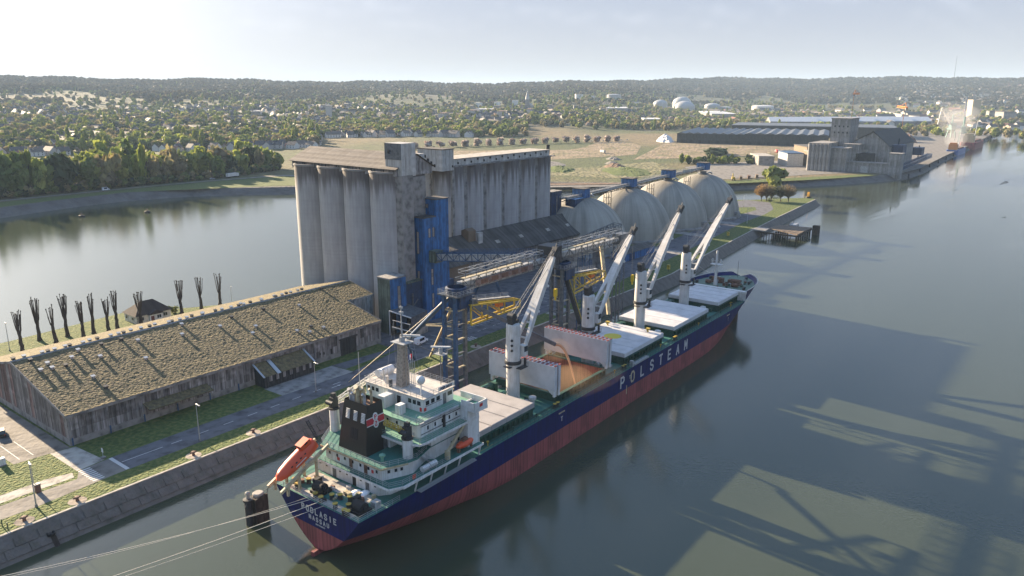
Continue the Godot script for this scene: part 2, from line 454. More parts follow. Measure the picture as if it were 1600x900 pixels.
func port_ground() -> void:
	var g := MB.new()
	var out := CREST + [510, -72, 498, -84, 471, -103, 452, -128, 330, -140, 120, -146, 76, -148, 64, -155, 46, -167, 10, -163, -420, -160]
	g.sheet(pv(out), G)
	# the bank on the basin's side
	var back := [510, -72, 498, -84, 471, -103, 452, -128, 330, -140, 120, -146, 76, -148, 64, -155, 46, -167, 10, -163, -420, -160]
	for i in range(0, back.size() - 2, 2):
		var a := V(back[i], G, back[i + 1]); var b := V(back[i + 2], G, back[i + 3])
		var o := V(0.35, 0, -1) * 4.5
		g.quad(a, a + o - Vector3.UP * 5.5, b + o - Vector3.UP * 5.5, b)
	struct("ground_grass", g, M.grass)
	# the stone slope towards the river, with its coping
	var s := MB.new(); var cp := MB.new()
	for i in range(0, CREST.size() - 2, 2):
		var a := V(CREST[i], G, CREST[i + 1]); var b := V(CREST[i + 2], G, CREST[i + 3])
		var o := V(0, 0, 5.6)
		s.quad(a + V(0, -0.1, 0.25), a + o - Vector3.UP * 5.6, b + o - Vector3.UP * 5.6, b + V(0, -0.1, 0.25))
		cp.beam(a + V(0, -0.11, 0.02), b + V(0, -0.11, 0.02), 0.55, 0.36)
	s.quad(V(503, G, -68), V(503, -1.6, -62.4), V(516, -1.6, -71), V(510, G, -72))
	struct("quay_slope", s, M.revetment)
	struct("quay_coping", cp, M.pale_concrete)
	# stone slabs on the foot of the slope, laid in two courses
	var foot := Node3D.new(); foot.name = "slope_slabs"; add_child(foot); foot.set_meta("kind", "structure")
	var proto := []
	for k in 3:
		var m := MB.new(); m.col = [Color(1.1, 1.07, 1.03), Color(1.28, 1.22, 1.16), Color(0.98, 0.97, 0.95)][k]
		m.ob(Vector3.ZERO, V(3.85 - 0.1 * k, 0.22, 1.72), Basis(Vector3.RIGHT, PI / 4))
		proto.append(m.mesh())
	for r in 2:
		for i in 38:
			var t := 1.3 + r * 1.28
			var o := putm("stone_slab", proto[rng.randi() % 3], M.revetment, foot)
			o.position = V(-46.0 + i * 3.98 + r * 1.9, t - 0.02 + rr(-0.03, 0.03), -43 + (G - t) + 0.06 + rr(-0.03, 0.03))
			o.rotation.y = rr(-0.015, 0.015)
	# roads and yards, each a few millimetres above the last
	floor_sheet("quay_road", [-9.3, -50, 34, -50.2, 160, -49.8, 195, -53, 262, -58, 320, -64, 372, -70, 410, -71, 436, -74.6, 466, -88, 468, -106, 440, -114, 421, -114, 412, -100, 430, -95, 438, -88, 425, -82, 381, -84, 330, -81, 262, -75, 232, -78, 222, -73, 145, -69, 126, -92, 100, -92, 84, -62, 57.8, -57.9, 35, -58.6, -9.3, -58.2], "asphalt", 0.008)
	floor_sheet("yard_apron", [34.6, -66.2, 57, -66.2, 58, -57.7, 34.9, -58.5], "concrete", 0.012)
	floor_sheet("silo_yard", [79, -100, 79, -64, 57, -66.4, 58, -61, 84, -62, 100, -70, 100, -100], "asphalt", 0.004)
	floor_sheet("loading_yard", [124, -94, 124, -66, 232, -70, 232, -94], "asphalt", 0.004)
	floor_sheet("lower_road", [-60, -49.6, -27, -48.8, -14.7, -49.8, -9.4, -50.1, -9.4, -58.1, -16, -57.4, -17.8, -54, -60, -55.4], "pale_asphalt", 0.008)
	floor_sheet("west_yard", [-60, -78, -23.5, -78, -23.3, -71.1, -16.6, -70.5, -12.4, -70, -12.8, -125, -60, -125], "pale_asphalt", 0.006)
	floor_sheet("crossing_slab", [-16.4, -70.4, -11.4, -69.6, -10.4, -58.3, -16.3, -57.5], "pale_concrete", 0.012)
	floor_sheet("footpath", [-60, -59, -21.9, -58.8, -17.2, -57.5, -17.9, -55.2, -60, -56.4], "pale_concrete", 0.014)
	floor_sheet("basin_path", [-60, -150, 20, -147.5, 30, -143, 60, -141, 60, -137, 20, -139, -60, -142], "pale_asphalt", 0.006)
	for a in [[260, -79.5, 270, -80, 269, -58.6, 262, -58], [312, -92, 320, -92, 319, -64, 311, -63.2], [360, -92, 369, -92, 368, -69.8, 360, -68.6]]:
		floor_sheet("dome_path", a, "concrete", 0.012)
	floor_sheet("mooring_pad", [139, -49.5, 139, -44, 149, -43.4, 149, -49.5], "concrete", 0.012)
	# painted markings
	var mk := MB.new()
	var y := G + 0.02
	for a in [[-9.7, -58, -8.9, -50.2]]: mk.quad(V(a[0], y, a[3]), V(a[2], y, a[3]), V(a[2], y, a[1]), V(a[0], y, a[1]))
	for i in 9:
		var x := -8.6 + (0.0 if i == 0 else 11.0 + (i - 1) * 6.5)
		mk.bx(x, y - 0.005, -54.4, x + (9.0 if i == 0 else 2.6), y, -54.22)
	for i in 8: mk.bx(-16.3 + (i % 2) * 0.05, y - 0.005, -57.2 + i * 0.9, -13.9, y, -56.75 + i * 0.9)
	for i in 5: mk.bx(-19 - i * 2.7, y - 0.005, -83, -18.85 - i * 2.7, y, -72.5)
	for i in 11: # hatched bay
		mk.beam(V(103 + i * 1.9, y, -66), V(105.5 + i * 1.9, y, -58.4), 0.24, 0.008)
	for i in 5: mk.bx(82 + i * 3.4, y - 0.005, -64.5 + i * 0.1, 82.14 + i * 3.4, y, -58)
	for i in 40:
		if i % 3 != 2: mk.bx(108 + i * 2.6, y - 0.005, -54.6 - maxf(0, (i - 26) * 0.35), 109.6 + i * 2.6, y, -54.45 - maxf(0, (i - 26) * 0.35))
	for i in 3:
		for j in 4: mk.bx(99 + i * 1.4, y - 0.005, -52.6 + j * 0.7, 100 + i * 1.4, y, -52.2 + j * 0.7)
	for x in [46.2, 98, 70]: # arrows
		mk.bx(x, y - 0.005, -52.8, x + 2.2, y, -52.6)
		mk.tri(V(x + 3.2, y, -52.7), V(x + 2.2, y, -53.15), V(x + 2.2, y, -52.25))
	mk.bx(60, y - 0.005, -50.6, 96, y, -50.45)
	for i in 7: mk.bx(152 + i * 4.0, y - 0.005, -70, 152.16 + i * 4.0, y, -58 - i * 0.2)
	struct("road_marking", mk, M.paint_white)

# poured concrete of a silo: lift lines, rain streaks, and a dark crust under the rim
func silo_skin(sd: int, crust: float, rungs: bool) -> StandardMaterial3D:
	var w := 512; var h := 512
	var im := Image.create(w, h, false, Image.FORMAT_RGB8)
	var f := FastNoiseLite.new(); f.seed = sd; f.frequency = 0.02; f.fractal_octaves = 5
	var bands: Array[float] = []
	for i in 80: bands.append(f.get_noise_2d(i * 37.0, 5.0) * 0.05)
	for x in w:
		var a := TAU * x / w
		var st := f.get_noise_3d(cos(a) * 160, sin(a) * 160, 0) * 0.5 + f.get_noise_3d(cos(a) * 500, sin(a) * 500, 50) * 0.3
		var low := crust * (0.5 + 1.6 * absf(f.get_noise_3d(cos(a) * 90, sin(a) * 90, 90)) + 0.5 * st)
		var ladder := f.get_noise_3d(cos(a) * 60, sin(a) * 60, 300)
		for y in h:
			var t := float(y) / h # 0 at the top of the picture
			var s := 0.86 + st * lerpf(0.34, 0.12, t) + bands[int(t * 79.9)]
			s += f.get_noise_3d(cos(a) * 120 , sin(a) * 120, t * 260.0) * 0.16
			if fposmod(t * 42.0, 1.0) < 0.07: s -= 0.035
			var k := 1.0 - smoothstep(low * 0.35, low * 1.3, t)
			var c := V(0.42, 0.415, 0.41) * s
			c = c.lerp(V(0.13, 0.11, 0.098) * (0.8 + st), k * 0.85)
			if rungs and ladder > 0.12: # damp rungs
				var q := f.get_noise_2d(t * 900.0, floorf(a * 6.0) * 40.0)
				c *= 1.0 - 0.42 * smoothstep(0.02, 0.22, q) * smoothstep(0.12, 0.24, ladder) * smoothstep(0.25, 0.6, t)
			im.set_pixel(x, y, Color(c.x, c.y, c.z).linear_to_srgb())
	var m := mat("silo_%d" % sd, [1, 1, 1], 0.92)
	m.albedo_texture = ImageTexture.create_from_image(im)
	m.uv1_scale = V(1, -1, 1)
	return m

func window_strip(p: Node3D, face: String, at: Vector3, wide: float, tall: float, panes: int) -> void:
	# a tall strip of panes, seated in its own frame a hand's breadth proud of the wall; "x": faces -x, "z": faces +z
	var fr := MB.new()
	var hx := wide / 2
	var o := []
	for r in [[-hx - 0.12, -hx, -0.1, tall + 0.1], [hx, hx + 0.12, -0.1, tall + 0.1], [-hx, hx, -0.1, 0.0], [-hx, hx, tall, tall + 0.1]]:
		if face == "x": fr.bx(at.x - 0.1, at.y + r[2], at.z + r[0], at.x + 0.02, at.y + r[3], at.z + r[1])
		else: fr.bx(at.x + r[0], at.y + r[2], at.z - 0.02, at.x + r[1], at.y + r[3], at.z + 0.1)
	var w := put("window", fr, M.blue_dark, p)
	for i in panes:
		var m := MB.new(); var s := rr(0.55, 1.15); m.col = Color(s, s, s)
		var y0 := at.y + tall * i / panes + 0.04; var y1 := at.y + tall * (i + 1) / panes - 0.04
		if face == "x": m.bx(at.x - 0.05, y0, at.z - hx + 0.02, at.x + 0.01, y1, at.z + hx - 0.02)
		else: m.bx(at.x - hx + 0.02, y0, at.z - 0.01, at.x + hx - 0.02, y1, at.z + 0.05)
		put("pane", m, M.pane_pale, w)

func roof_y(z: float) -> float: return 11.3 + (17.7 - 11.3) * clampf((-71.0 - z) / 27.0, 0, 1) if z > -98 else 17.7 - (-98 - z) * 0.237

func shed() -> void:
	var t := thing("storage_shed", "long low storage shed with a mossy brown roof and grey sheet walls", "shed")
	# body under the roof
	var b := MB.new()
	b.exx([[-70.85, G], [-70.85, 11.0], [-86, roof_y(-86) - 0.4], [-86, G]], -11.8, 80, true)
	b.exx([[-86, G], [-86, roof_y(-86) - 0.4], [-98, 17.3], [-124.8, 10.9], [-124.8, G]], -11.8, 91, true)
	put("wall", b, M.sheet_wall, t)
	# plinth and frame posts
	var pl := MB.new()
	pl.bx(-11.95, G, -70.85, 80, G + 1.5, -70.62); pl.bx(-12.02, G, -124.8, -11.8, G + 1.5, -70.62)
	put("plinth", pl, M.concrete, t)
	for i in 12:
		var m := MB.new(); m.bx(-11.9 + i * 8.34, G, -70.62, -11.5 + i * 8.34, 10.9, -70.5); put("pilaster", m, M.concrete, t)
	# wall sheets in two tiers along the front, one tier up the gable
	var i := 0
	for k in 11:
		for j in 5:
			for r in 2:
				var x := -11.4 + k * 8.34 + j * 1.6
				if x > 63.5 and x < 70.5: continue
				if x > 34.6 and x < 51: continue
				var m := MB.new(); var s := rr(0.5, 1.25)
				if r == 1 and rr(0, 1) < 0.4: s *= 0.55
				m.col = Color(s, s * 0.98, s * 0.97)
				m.bx(x, [5.5, 7.55][r], -70.86, x + 1.56, [7.5, 10.5][r], -70.68 + rr(-0.05, 0.03)); put("wall_panel", m, M.sheet_wall, t)
	for k in 30:
		var z := -71.0 - k * 1.79
		var m := MB.new(); var s := rr(0.45, 1.0)
		m.col = Color(s, s * 0.97, s * 0.95) if rr(0, 1) > 0.25 else Color(s * 1.05, s * 0.72, s * 0.66)
		var h0 := roof_y(z) - 0.5; var h1 := roof_y(z - 1.74) - 0.5
		m.exx([[z, 5.5], [z, h0], [z - 1.74, h1], [z - 1.74, 5.5]], -11.95 - rr(0, 0.06), -11.78)
		put("wall_panel", m, M.sheet_wall, t)
	# door, hatch and small windows on the river side
	var d := MB.new(); d.bx(64.3, G, -70.66, 70.2, 8.9, -70.5); put("sliding_door", d, M.dark_sheet, t)
	var dt := MB.new(); dt.bx(63.8, 8.9, -70.66, 70.7, 9.25, -70.4); put("door_track", dt, M.steel_dark, t)
	for a in [[60.6, 5.6, 0.5, 1.6], [58.0, 6.2, 0.35, 0.7], [56.6, 6.4, 0.35, 0.6]]:
		var w := MB.new(); w.bx(a[0], a[1], -70.64, a[0] + a[2], a[1] + a[3], -70.55); put("window", w, M.dark, t)
	for x in [-11.7, -3.4, 4.6, 12.9, 21.6, 29.8]:
		var m := MB.new(); m.bx(x, G, -70.5, x + 0.3, G + 1.9, -70.36); put("corner_guard", m, M.steel_blue, t)
	# the roof: uneven moss on both slopes
	var nz := FastNoiseLite.new(); nz.seed = 9; nz.frequency = 0.8; nz.fractal_octaves = 3
	var top := func(x: float, z: float) -> Vector3:
		var h := roof_y(z) + 0.12 + nz.get_noise_2d(x, z) * 0.06 + nz.get_noise_2d(x * 0.16, z * 0.16) * 0.06
		return Vector3(x, h, z)
	var rf := MB.new()
	for side in 2:
		var z0 := -70.3 if side == 0 else -98.0
		var n := 58 if side == 0 else 24
		var dz := 27.7 / n if side == 0 else 27.6 / n
		var nx := 200 if side == 0 else 70
		for a in nx:
			for c in n:
				var za := z0 - c * dz; var zb := za - dz
				var xe := 80.3 if (za + zb) / 2 > -86.0 else 91.4
				var xa := -12.3 + (xe + 12.3) * a / nx; var xb := -12.3 + (xe + 12.3) * (a + 1) / nx
				rf.quad(top.call(xa, za), top.call(xb, za), top.call(xb, zb), top.call(xa, zb))
	put("mossy_roof", rf, M.moss, t)
	var fa := MB.new()
	fa.bx(-12.35, 10.7, -70.45, 80.35, 11.32, -70.2)
	for e in [[-12.45, -70.3, -98], [-12.45, -125.4, -98], [80.4, -70.3, -86], [91.5, -86, -98], [91.5, -125.4, -98]]:
		fa.beam(V(e[0], roof_y(e[1]) - 0.1, e[1]), V(e[0], roof_y(e[2]) - 0.1, e[2]), 0.14, 0.6)
	fa.bx(80.3, roof_y(-86) - 0.4, -86.1, 91.4, roof_y(-86) + 0.1, -85.9)
	put("eave_board", fa, M.concrete, t)
	var rc := MB.new(); rc.exx([[-97.2, 17.5], [-98, 17.98], [-98.8, 17.5]], -12.4, 91.3); put("ridge_cap", rc, M.concrete, t)
	var vents := [-8.7, -96.1, -8.7, -90.6, -6.3, -90.3, -3.4, -89.9, -0.8, -92.7, 1.9, -95.3, 7.6, -95.4, 4.7, -89.9, -0.8, -82.0, -0.5, -76.5, 15.8, -92.9, 13.0, -83.8, 12.8, -95.5, 29.5, -95.5, 26.6, -90.4, 43.3, -92.9, 37.5, -89.6, 42.7, -81.9, 54.0, -92.9, 54.0, -77.0, 56.7, -74.7, 59.2, -77.3, 61.9, -74.9, 64.7, -89.9, 78.4, -96.4, -6.3, -92.8, 45.8, -84.9]
	for k in 40: vents.append_array([-10 + k * 2.2 + rr(-0.8, 0.8), -99.2 - rr(0, 4.5)])
	var vm := []
	for k in 2:
		var m := MB.new(); m.bx(-0.35, 0, -0.35, 0.35, 0.5, 0.35); m.ob(V(0, 0.58, 0), V(0.95, 0.1, 0.95), Basis(Vector3.RIGHT, 0.2)); vm.append(m.mesh())
	for k in range(0, vents.size(), 2):
		var o := putm("roof_vent", vm[0], M.galv if k % 6 else M.steel_dark, t)
		o.position = V(vents[k], roof_y(vents[k + 1]) + 0.1, vents[k + 1])
	# awning and the lean-to with dark boards
	var aw := MB.new(); aw.ob(V(13, 8.1, -69.0), V(16.5, 0.16, 3.3), Basis(Vector3.RIGHT, 0.3)); put("awning", aw, M.moss, t)
	var ab := MB.new()
	for k in 6: ab.beam(V(5.3 + k * 3.1, 7.4, -70.6), V(5.3 + k * 3.1, 7.5, -67.7), 0.12)
	put("awning_bracket", ab, M.steel_dark, t)
	var an := MB.new(); an.exx([[-66.0, G], [-66.0, 7.2], [-70.6, 9.6], [-70.6, G]], 35, 51); put("lean_to", an, M.dark_sheet, t)
	for k in 7:
		var m := MB.new(); m.bx(36.4 + k * 2.15, 5.6, -66.0, 37.2 + k * 2.15, 7.2, -65.88); put("lean_to_panel", m, M.sheet_wall, t)
	var ar := MB.new()
	for e in [[34.6, 38.6], [40.2, 50.6]]:
		ar.quad(V(e[0], 7.25, -65.6), V(e[1], 7.25, -65.6), V(e[1], 9.85, -70.6), V(e[0], 9.85, -70.6))
	put("lean_to_roof", ar, M.moss, t)
	var at := MB.new()
	for x in [34.7, 39.4, 51.0]: at.beam(V(x, 7.2, -65.6), V(x, 9.85, -70.6), 1.1 if x == 39.4 else 0.5, 0.14)
	put("lean_to_trim", at, M.galv, t)

func basin_house() -> void:
	var t := thing("bungalow", "small cream bungalow with a dark hipped roof beside the basin", "house", V(48.2, G, -153.2))
	var w := MB.new(); w.bx(-6, 0, -4.2, 6, 2.9, 4.2); put("wall", w, mat("render_cream", [0.75, 0.69, 0.58], 0.85, M.concrete.albedo_texture, 9.0), t)
	var r := MB.new()
	var e := 2.8
	var a := V(-6.6, e, 4.8); var b := V(6.6, e, 4.8); var c := V(6.6, e, -4.8); var d := V(-6.6, e, -4.8)
	var p := V(-2.2, 6.6, 0); var q := V(2.2, 6.6, 0)
	r.quad(a, b, q, p); r.quad(c, d, p, q); r.tri(b, c, q); r.tri(d, a, p); r.quad(a, d, c, b)
	put("roof", r, mat("tile_dark", [0.06, 0.045, 0.04], 0.9, M.roof_grey.albedo_texture, 3.0), t)
	var po := MB.new(); po.bx(-1.9, 0, 4.2, 2.6, 2.7, 5.2); put("porch", po, M.white, t)
	var pr := MB.new(); pr.exz([[-2.4, 2.6], [0.35, 4.1], [3.1, 2.6]], 2.0, 5.6); put("porch_roof", pr, M.tile_dark, t)
	var dr := MB.new(); dr.bx(-1.5, 0, 5.2, -0.4, 2.1, 5.26); put("door", dr, mat("door_red", [0.12, 0.03, 0.025], 0.6), t)
	for x in [-4.3, 4.0, 1.3]:
		var z := 5.2 if x == 1.3 else 4.2
		var m := MB.new(); m.bx(x - 0.8, 0.9, z, x + 0.8, 2.2, z + 0.07); var f := put("window", m, M.white, t)
		for s in 2:
			var g := MB.new(); g.bx(x - 0.7 + s * 0.75, 1.0, z + 0.06, x - 0.05 + s * 0.75, 2.1, z + 0.09); put("pane", g, M.glass, f)
	for z in [-2.6, 1.6]:
		var m := MB.new(); m.bx(-6.07, 0.9, z - 0.6, -6, 2.1, z + 0.6); var f := put("window", m, M.white, t)
		var g := MB.new(); g.bx(-6.1, 1.0, z - 0.5, -6.06, 2.0, z + 0.5); put("pane", g, M.glass, f)

func railing(mb: MB, pts: Array, h := 1.05, step := 2.0, r := 0.035, bars := 3) -> void:
	for i in pts.size() - 1:
		var a: Vector3 = pts[i]; var b: Vector3 = pts[i + 1]
		var n := maxi(1, int(a.distance_to(b) / step))
		for j in n + 1:
			var p := a.lerp(b, float(j) / n)
			mb.beam(p, p + Vector3.UP * h, r * 1.6)
		for k in bars:
			var y := Vector3.UP * h * (k + 1) / bars
			mb.beam(a + y, b + y, r * 1.5)

func truss(mb: MB, a: Vector3, b: Vector3, w: float, h: float, bays: int, r := 0.12) -> void: # a box girder of bars
	var d := (b - a).normalized(); var s := d.cross(Vector3.UP).normalized() * w / 2; var u := s.cross(d).normalized() * h
	for e: Vector3 in [s, -s]:
		mb.beam(a + e, b + e, r * 1.4); mb.beam(a + e + u, b + e + u, r * 1.4)
		for i in bays + 1:
			var p := a.lerp(b, float(i) / bays) + e
			mb.beam(p, p + u, r)
			if i < bays:
				var q := a.lerp(b, float(i + 1) / bays) + e
				mb.beam(p if i % 2 else p + u, q + u if i % 2 else q, r)
	for i in bays + 1:
		var p := a.lerp(b, float(i) / bays)
		mb.beam(p + s, p - s, r); mb.beam(p + s + u, p - s + u, r)

func silos() -> void:
	var sk := silo_skin(51, 0.16, false)
	var t := thing("grain_silo", "tall pale concrete grain silo of four round cells with a tan pitched roof", "silo")
	for x in [101.7, 108.6]:
		for i in 4:
			var m := MB.new(); var z := -127.0 + i * 13.35
			m.lathe(V(x, G, z), [[6.72, 0], [6.72, 50.4]], 40)
			var c := put("silo_cell", m, sk, t)
			c.rotation.y = 0
			var r := MB.new(); r.lathe(V(x, G, z), [[6.72, 50.4], [6.95, 50.5], [6.95, 51.1], [6.3, 51.1], [6.3, 49.5], [0.01, 49.5]], 40); put("cell_rim", r, M.concrete, c)
	var w := MB.new(); w.bx(99.5, G, -128, 111, 53.0, -79.6); put("core_wall", w, M.concrete, t)
	var ew := MB.new(); ew.bx(98.5, G, -84.5, 103.5, 54.0, -77.9); put("end_wall", ew, M.concrete, t)
	var gw := MB.new(); gw.exz([[97.9, 53.6], [97.9, 56.2], [107, 60.2], [114.4, 56.2], [114.4, 53.6]], -134.2, -79.8); put("gallery_wall", gw, M.sheet_wall, t)
	for i in 9:
		var m := MB.new(); m.bx(97.78, 53.8, -133 + i * 5.9, 97.9, 56.2, -132.6 + i * 5.9); put("gallery_post", m, M.dark_sheet, t)
	var rf := MB.new()
	for s in [[97.0, 55.95], [115.2, 55.95]]:
		var a := V(s[0], s[1], -135.2); var b := V(s[0], s[1], -79.2); var c := V(107, 60.55, -79.2); var d := V(107, 60.55, -135.2)
		for k in 1:
			if s[0] < 107: rf.quad(a, b, c, d); rf.quad(a - V(0, 0.2, 0), d - V(0, 0.2, 0), c - V(0, 0.2, 0), b - V(0, 0.2, 0))
			else: rf.quad(b, a, d, c); rf.quad(b - V(0, 0.2, 0), c - V(0, 0.2, 0), d - V(0, 0.2, 0), a - V(0, 0.2, 0))
	put("gallery_roof", rf, M.roof_tan, t)
	for z in [-131.0, -106.0, -95.5]:
		var m := MB.new(); m.ob(V(106, 59.7, z), V(2.2, 0.5, 1.6), Basis(Vector3.BACK, 0.36)); put("roof_light", m, M.pale_concrete, t)
	var st := MB.new(); st.ob(V(104.5, 58.83, -99.5), V(2.4, 0.05, 6.0), Basis(Vector3.BACK, 0.36)); put("roof_patch", st, M.rust_deck, t)
	var hb := MB.new(); hb.bx(98.6, 53.6, -85.4, 105, 64.2, -78.0); put("lift_house", hb, M.white_clad, t)
	var hs := MB.new(); hs.bx(98.45, 59.0, -85.5, 98.6, 64.2, -78.0); hs.bx(98.3, 60.8, -84, 98.45, 62, -83); put("lift_house_side", hs, M.steel_grey, t)
	var hw := MB.new(); hw.bx(98.2, 60.9, -83.9, 98.32, 61.9, -83.1); put("window", hw, M.dark, t)
	var du := MB.new(); du.bx(107, 40, -83.5, 109.4, 55, -81.2); du.bx(105.4, 55, -83.5, 107.6, 62, -80.5); put("duct", du, M.concrete, t)
	var du2 := MB.new(); du2.bx(109.5, 55.5, -84, 112, 60.2, -80.8); put("vent_hood", du2, M.white_clad, t)
	# blue working tower against the silo
	t = thing("working_tower", "bright blue clad working tower with strips of pale windows between the silos", "tower")
	var b := MB.new(); b.bx(105, G, -87, 117, 39.6, -75); put("lower_body", b, M.blue_clad, t)
	b = MB.new(); b.bx(110.7, 39.6, -81.2, 117, 45.2, -75.004); put("upper_body", b, M.blue_clad, t)
	b = MB.new(); b.bx(104.8, 39.6, -87.2, 110.7, 39.95, -74.8); b.bx(110.5, 45.2, -81.4, 117.2, 45.5, -74.8); put("roof", b, M.roof_grey, t)
	for a in [[-77.9, 14, 7.5, 4], [-77.9, 27.5, 7.4, 4], [-83.2, 20.5, 5, 3], [-83.2, 28.5, 7.6, 5]]: window_strip(t, "x", V(105, a[1], a[0]), 0.95, a[2], a[3])
	for a in [[107.5, 33.0, 3, 2], [109.4, 33.0, 3.2, 2], [108.4, 16.5, 5.5, 4], [108.6, 8.4, 5, 3]]: window_strip(t, "z", V(a[0], a[1], -75), 0.9, a[2], a[3])
	window_strip(t, "x", V(110.7, 42.3, -79), 1.0, 1.2, 1)
	b = MB.new(); b.bx(104.6, G, -90.6, 111.2, 52.6, -87.02); put("lift_shaft", b, M.blue_clad, t)
	b = MB.new()
	for x in [105.9, 107.4]: b.tube(V(x, 40, -86.4), V(x, 53.2, -86.4), 0.28)
	put("downpipe", b, M.steel_pale, t)
	b = MB.new(); b.lathe(V(112.4, 39.6, -84.6), [[1.6, 0], [1.6, 2.2], [0.9, 3.4], [0.9, 10]], 14); put("cyclone", b, M.steel_grey, t)
	b = MB.new(); railing(b, [V(105, 39.95, -75.1), V(105, 39.95, -86.9)]); put("roof_rail", b, M.steel_dark, t)
	b = MB.new(); b.bx(107, 24.6, -75, 110.6, 28.6, -72); put("transfer_hood", b, M.green_clad, t)
	b = MB.new(); b.bx(117, G, -85, 121.5, 16, -77); put("side_annex", b, M.blue_dark, t)
	# its smaller neighbours
	t = thing("annex_tower", "short blue and olive clad tower at the end of the mossy shed", "tower")
	b = MB.new(); b.bx(88, G, -79.6, 95, 22.2, -74); put("body", b, M.blue_clad, t)
	b = MB.new(); b.bx(87.86, G, -79.6, 88, 22.2, -74); put("olive_side", b, M.green_clad, t)
	b = MB.new(); b.bx(87.7, 22.2, -79.8, 95.2, 22.6, -73.8); put("roof", b, M.concrete, t)
	window_strip(t, "z", V(91.8, 12, -74), 1.2, 7.5, 5)
	t = thing("link_building", "low dark green roofed block tucked between the short tower and the blue tower", "building")
	b = MB.new(); b.bx(95.1, G, -82, 104.9, 18.6, -76.4); put("wall", b, M.blue_dark, t)
	b = MB.new(); b.bx(95.05, 18.6, -82.2, 104.95, 19.0, -76.1); put("roof", b, M.green_clad, t)
	b = MB.new(); b.tube(V(100, 5, -76.1), V(100, 15, -76.1), 0.25); b.tube(V(98, 9, -76.1), V(102.5, 12.5, -76.1), 0.2); put("pipe", b, M.steel_grey, t)
	t = thing("tipping_shed", "grey tipping shed with a dark open mouth framed in white beside the road", "shed", V(92.2, G, -70.4), 0.18)
	b = MB.new(); b.exx([[-4.2, 2.2], [-4.2, 8.2], [4.0, 7.0], [4.0, 2.2]], -4.2, 5, false); b.exx([[-4.2, 8.2], [-4.2, 8.35], [4.0, 7.15], [4.0, 7.0]], -4.4, 5.2); put("sheet_wall", b, M.steel_grey, t)
	b = MB.new(); b.bx(-4.1, 0, -4.15, -3.8, 8, -3.7); b.bx(-3.6, 0.02, -4.1, 4.9, 7, -3.9); b.bx(4.7, 0, -4.1, 4.95, 6.9, 3.9); put("inner_wall", b, M.dark, t)
	b = MB.new(); b.bx(-3.9, 0, 3.7, 5, 2.2, 4.06); put("concrete_base", b, M.pale_concrete, t)
	b = MB.new(); b.beam(V(-4.45, 8.3, -4.3), V(-4.45, 7.1, 4.2), 0.3); b.bx(-4.5, 0, -4.4, -4.25, 8.2, -4.15); put("mouth_frame", b, M.white, t)
	# second silo block along the river
	var s2 := silo_skin(52, 0.22, true)
	t = thing("grain_silo", "long dark stained concrete silo block with seven cells and a white top gallery", "silo")
	for r in 2:
		for i in 6:
			var m := MB.new(); m.lathe(V(165.6 + (i - 0.0) * 12.1 - 12.1 + 0.6, G, -109.2 - r * 12.1), [[6.35, 0], [6.35, 47.9]], 36); var c := put("silo_cell", m, s2, t)
	var m2 := MB.new(); m2.bx(151.2, G, -121, 219.6, 51.6, -105.2); put("core_wall", m2, M.concrete, t)
	m2 = MB.new(); m2.bx(150.2, G, -124.4, 156.2, 51.4, -103.4); put("end_wall", m2, M.concrete, t)
	m2 = MB.new(); m2.bx(150.3, 51.3, -127.4, 220.3, 51.7, -102.9); put("top_slab", m2, M.concrete, t)
	m2 = MB.new(); m2.bx(151, 51.7, -115.5, 217, 54.2, -104); put("top_gallery", m2, M.white_clad, t)
	m2 = MB.new(); m2.bx(150.8, 54.2, -115.8, 217.2, 54.5, -103.7); put("gallery_roof", m2, M.pale_concrete, t)
	for i in 16:
		var w2 := MB.new(); w2.bx(154 + i * 4.0, 52.3 + (0.9 if i % 2 else 0.0), -104, 154.9 + i * 4.0, 53.1 + (0.9 if i % 2 else 0.0), -103.9); put("window", w2, M.dark, t)
	m2 = MB.new(); m2.bx(144.2, 50.2, -116.2, 150.8, 58.4, -103); put("head_house", m2, M.white_clad, t)
	m2 = MB.new(); m2.bx(144, 58.4, -116.4, 151, 58.7, -102.8); put("head_house_roof", m2, M.roof_grey, t)
	for a in [[-112.5, 55], [-111, 53.6], [-107.5, 51.6], [-109.2, 52.6]]:
		var w2 := MB.new(); w2.bx(144.1, a[1], a[0], 144.2, a[1] + 1.2, a[0] + 0.9); put("window", w2, M.dark, t)
	m2 = MB.new(); m2.bx(149.6, 51.4, -102.95, 150.4, 52.2, -102.85); put("window", m2, M.dark, t)
	m2 = MB.new(); m2.lathe(V(146.4, G, -113.4), [[1.5, 0], [1.5, 46.2]], 14); put("lift_tube", m2, M.pale_concrete, t)
	m2 = MB.new()
	for k in 2: m2.tube(V(220.6, 49, -108 - k * 1.2), V(220.6, 55.6, -108 - k * 1.2), 0.06)
	m2.lathe(V(221.4, 52, -108), [[0.9, 0], [0.9, 4.2]], 10); put("ladder_cage", m2, M.steel_dark, t)
	# long grey building under it
	t = thing("handling_hall", "long grey hall with a dark pitched roof below the second silo block", "hall")
	m2 = MB.new(); m2.exx([[-93, G], [-93, 15.6], [-102.8, 22.6], [-102.8, G]], 138, 228); put("wall", m2, M.block_wall, t)
	m2 = MB.new()
	m2.quad(V(137, 15.9, -91.2), V(229.4, 15.9, -91.2), V(229.4, 23.9, -102.9), V(137, 23.9, -102.9))
	m2.bx(137, 15.2, -91.3, 229.4, 15.9, -91.1); m2.quad(V(137, 15.2, -91.2), V(137, 23.4, -102.9), V(229.4, 23.4, -102.9), V(229.4, 15.2, -91.2)); put("roof", m2, M.roof_grey, t)
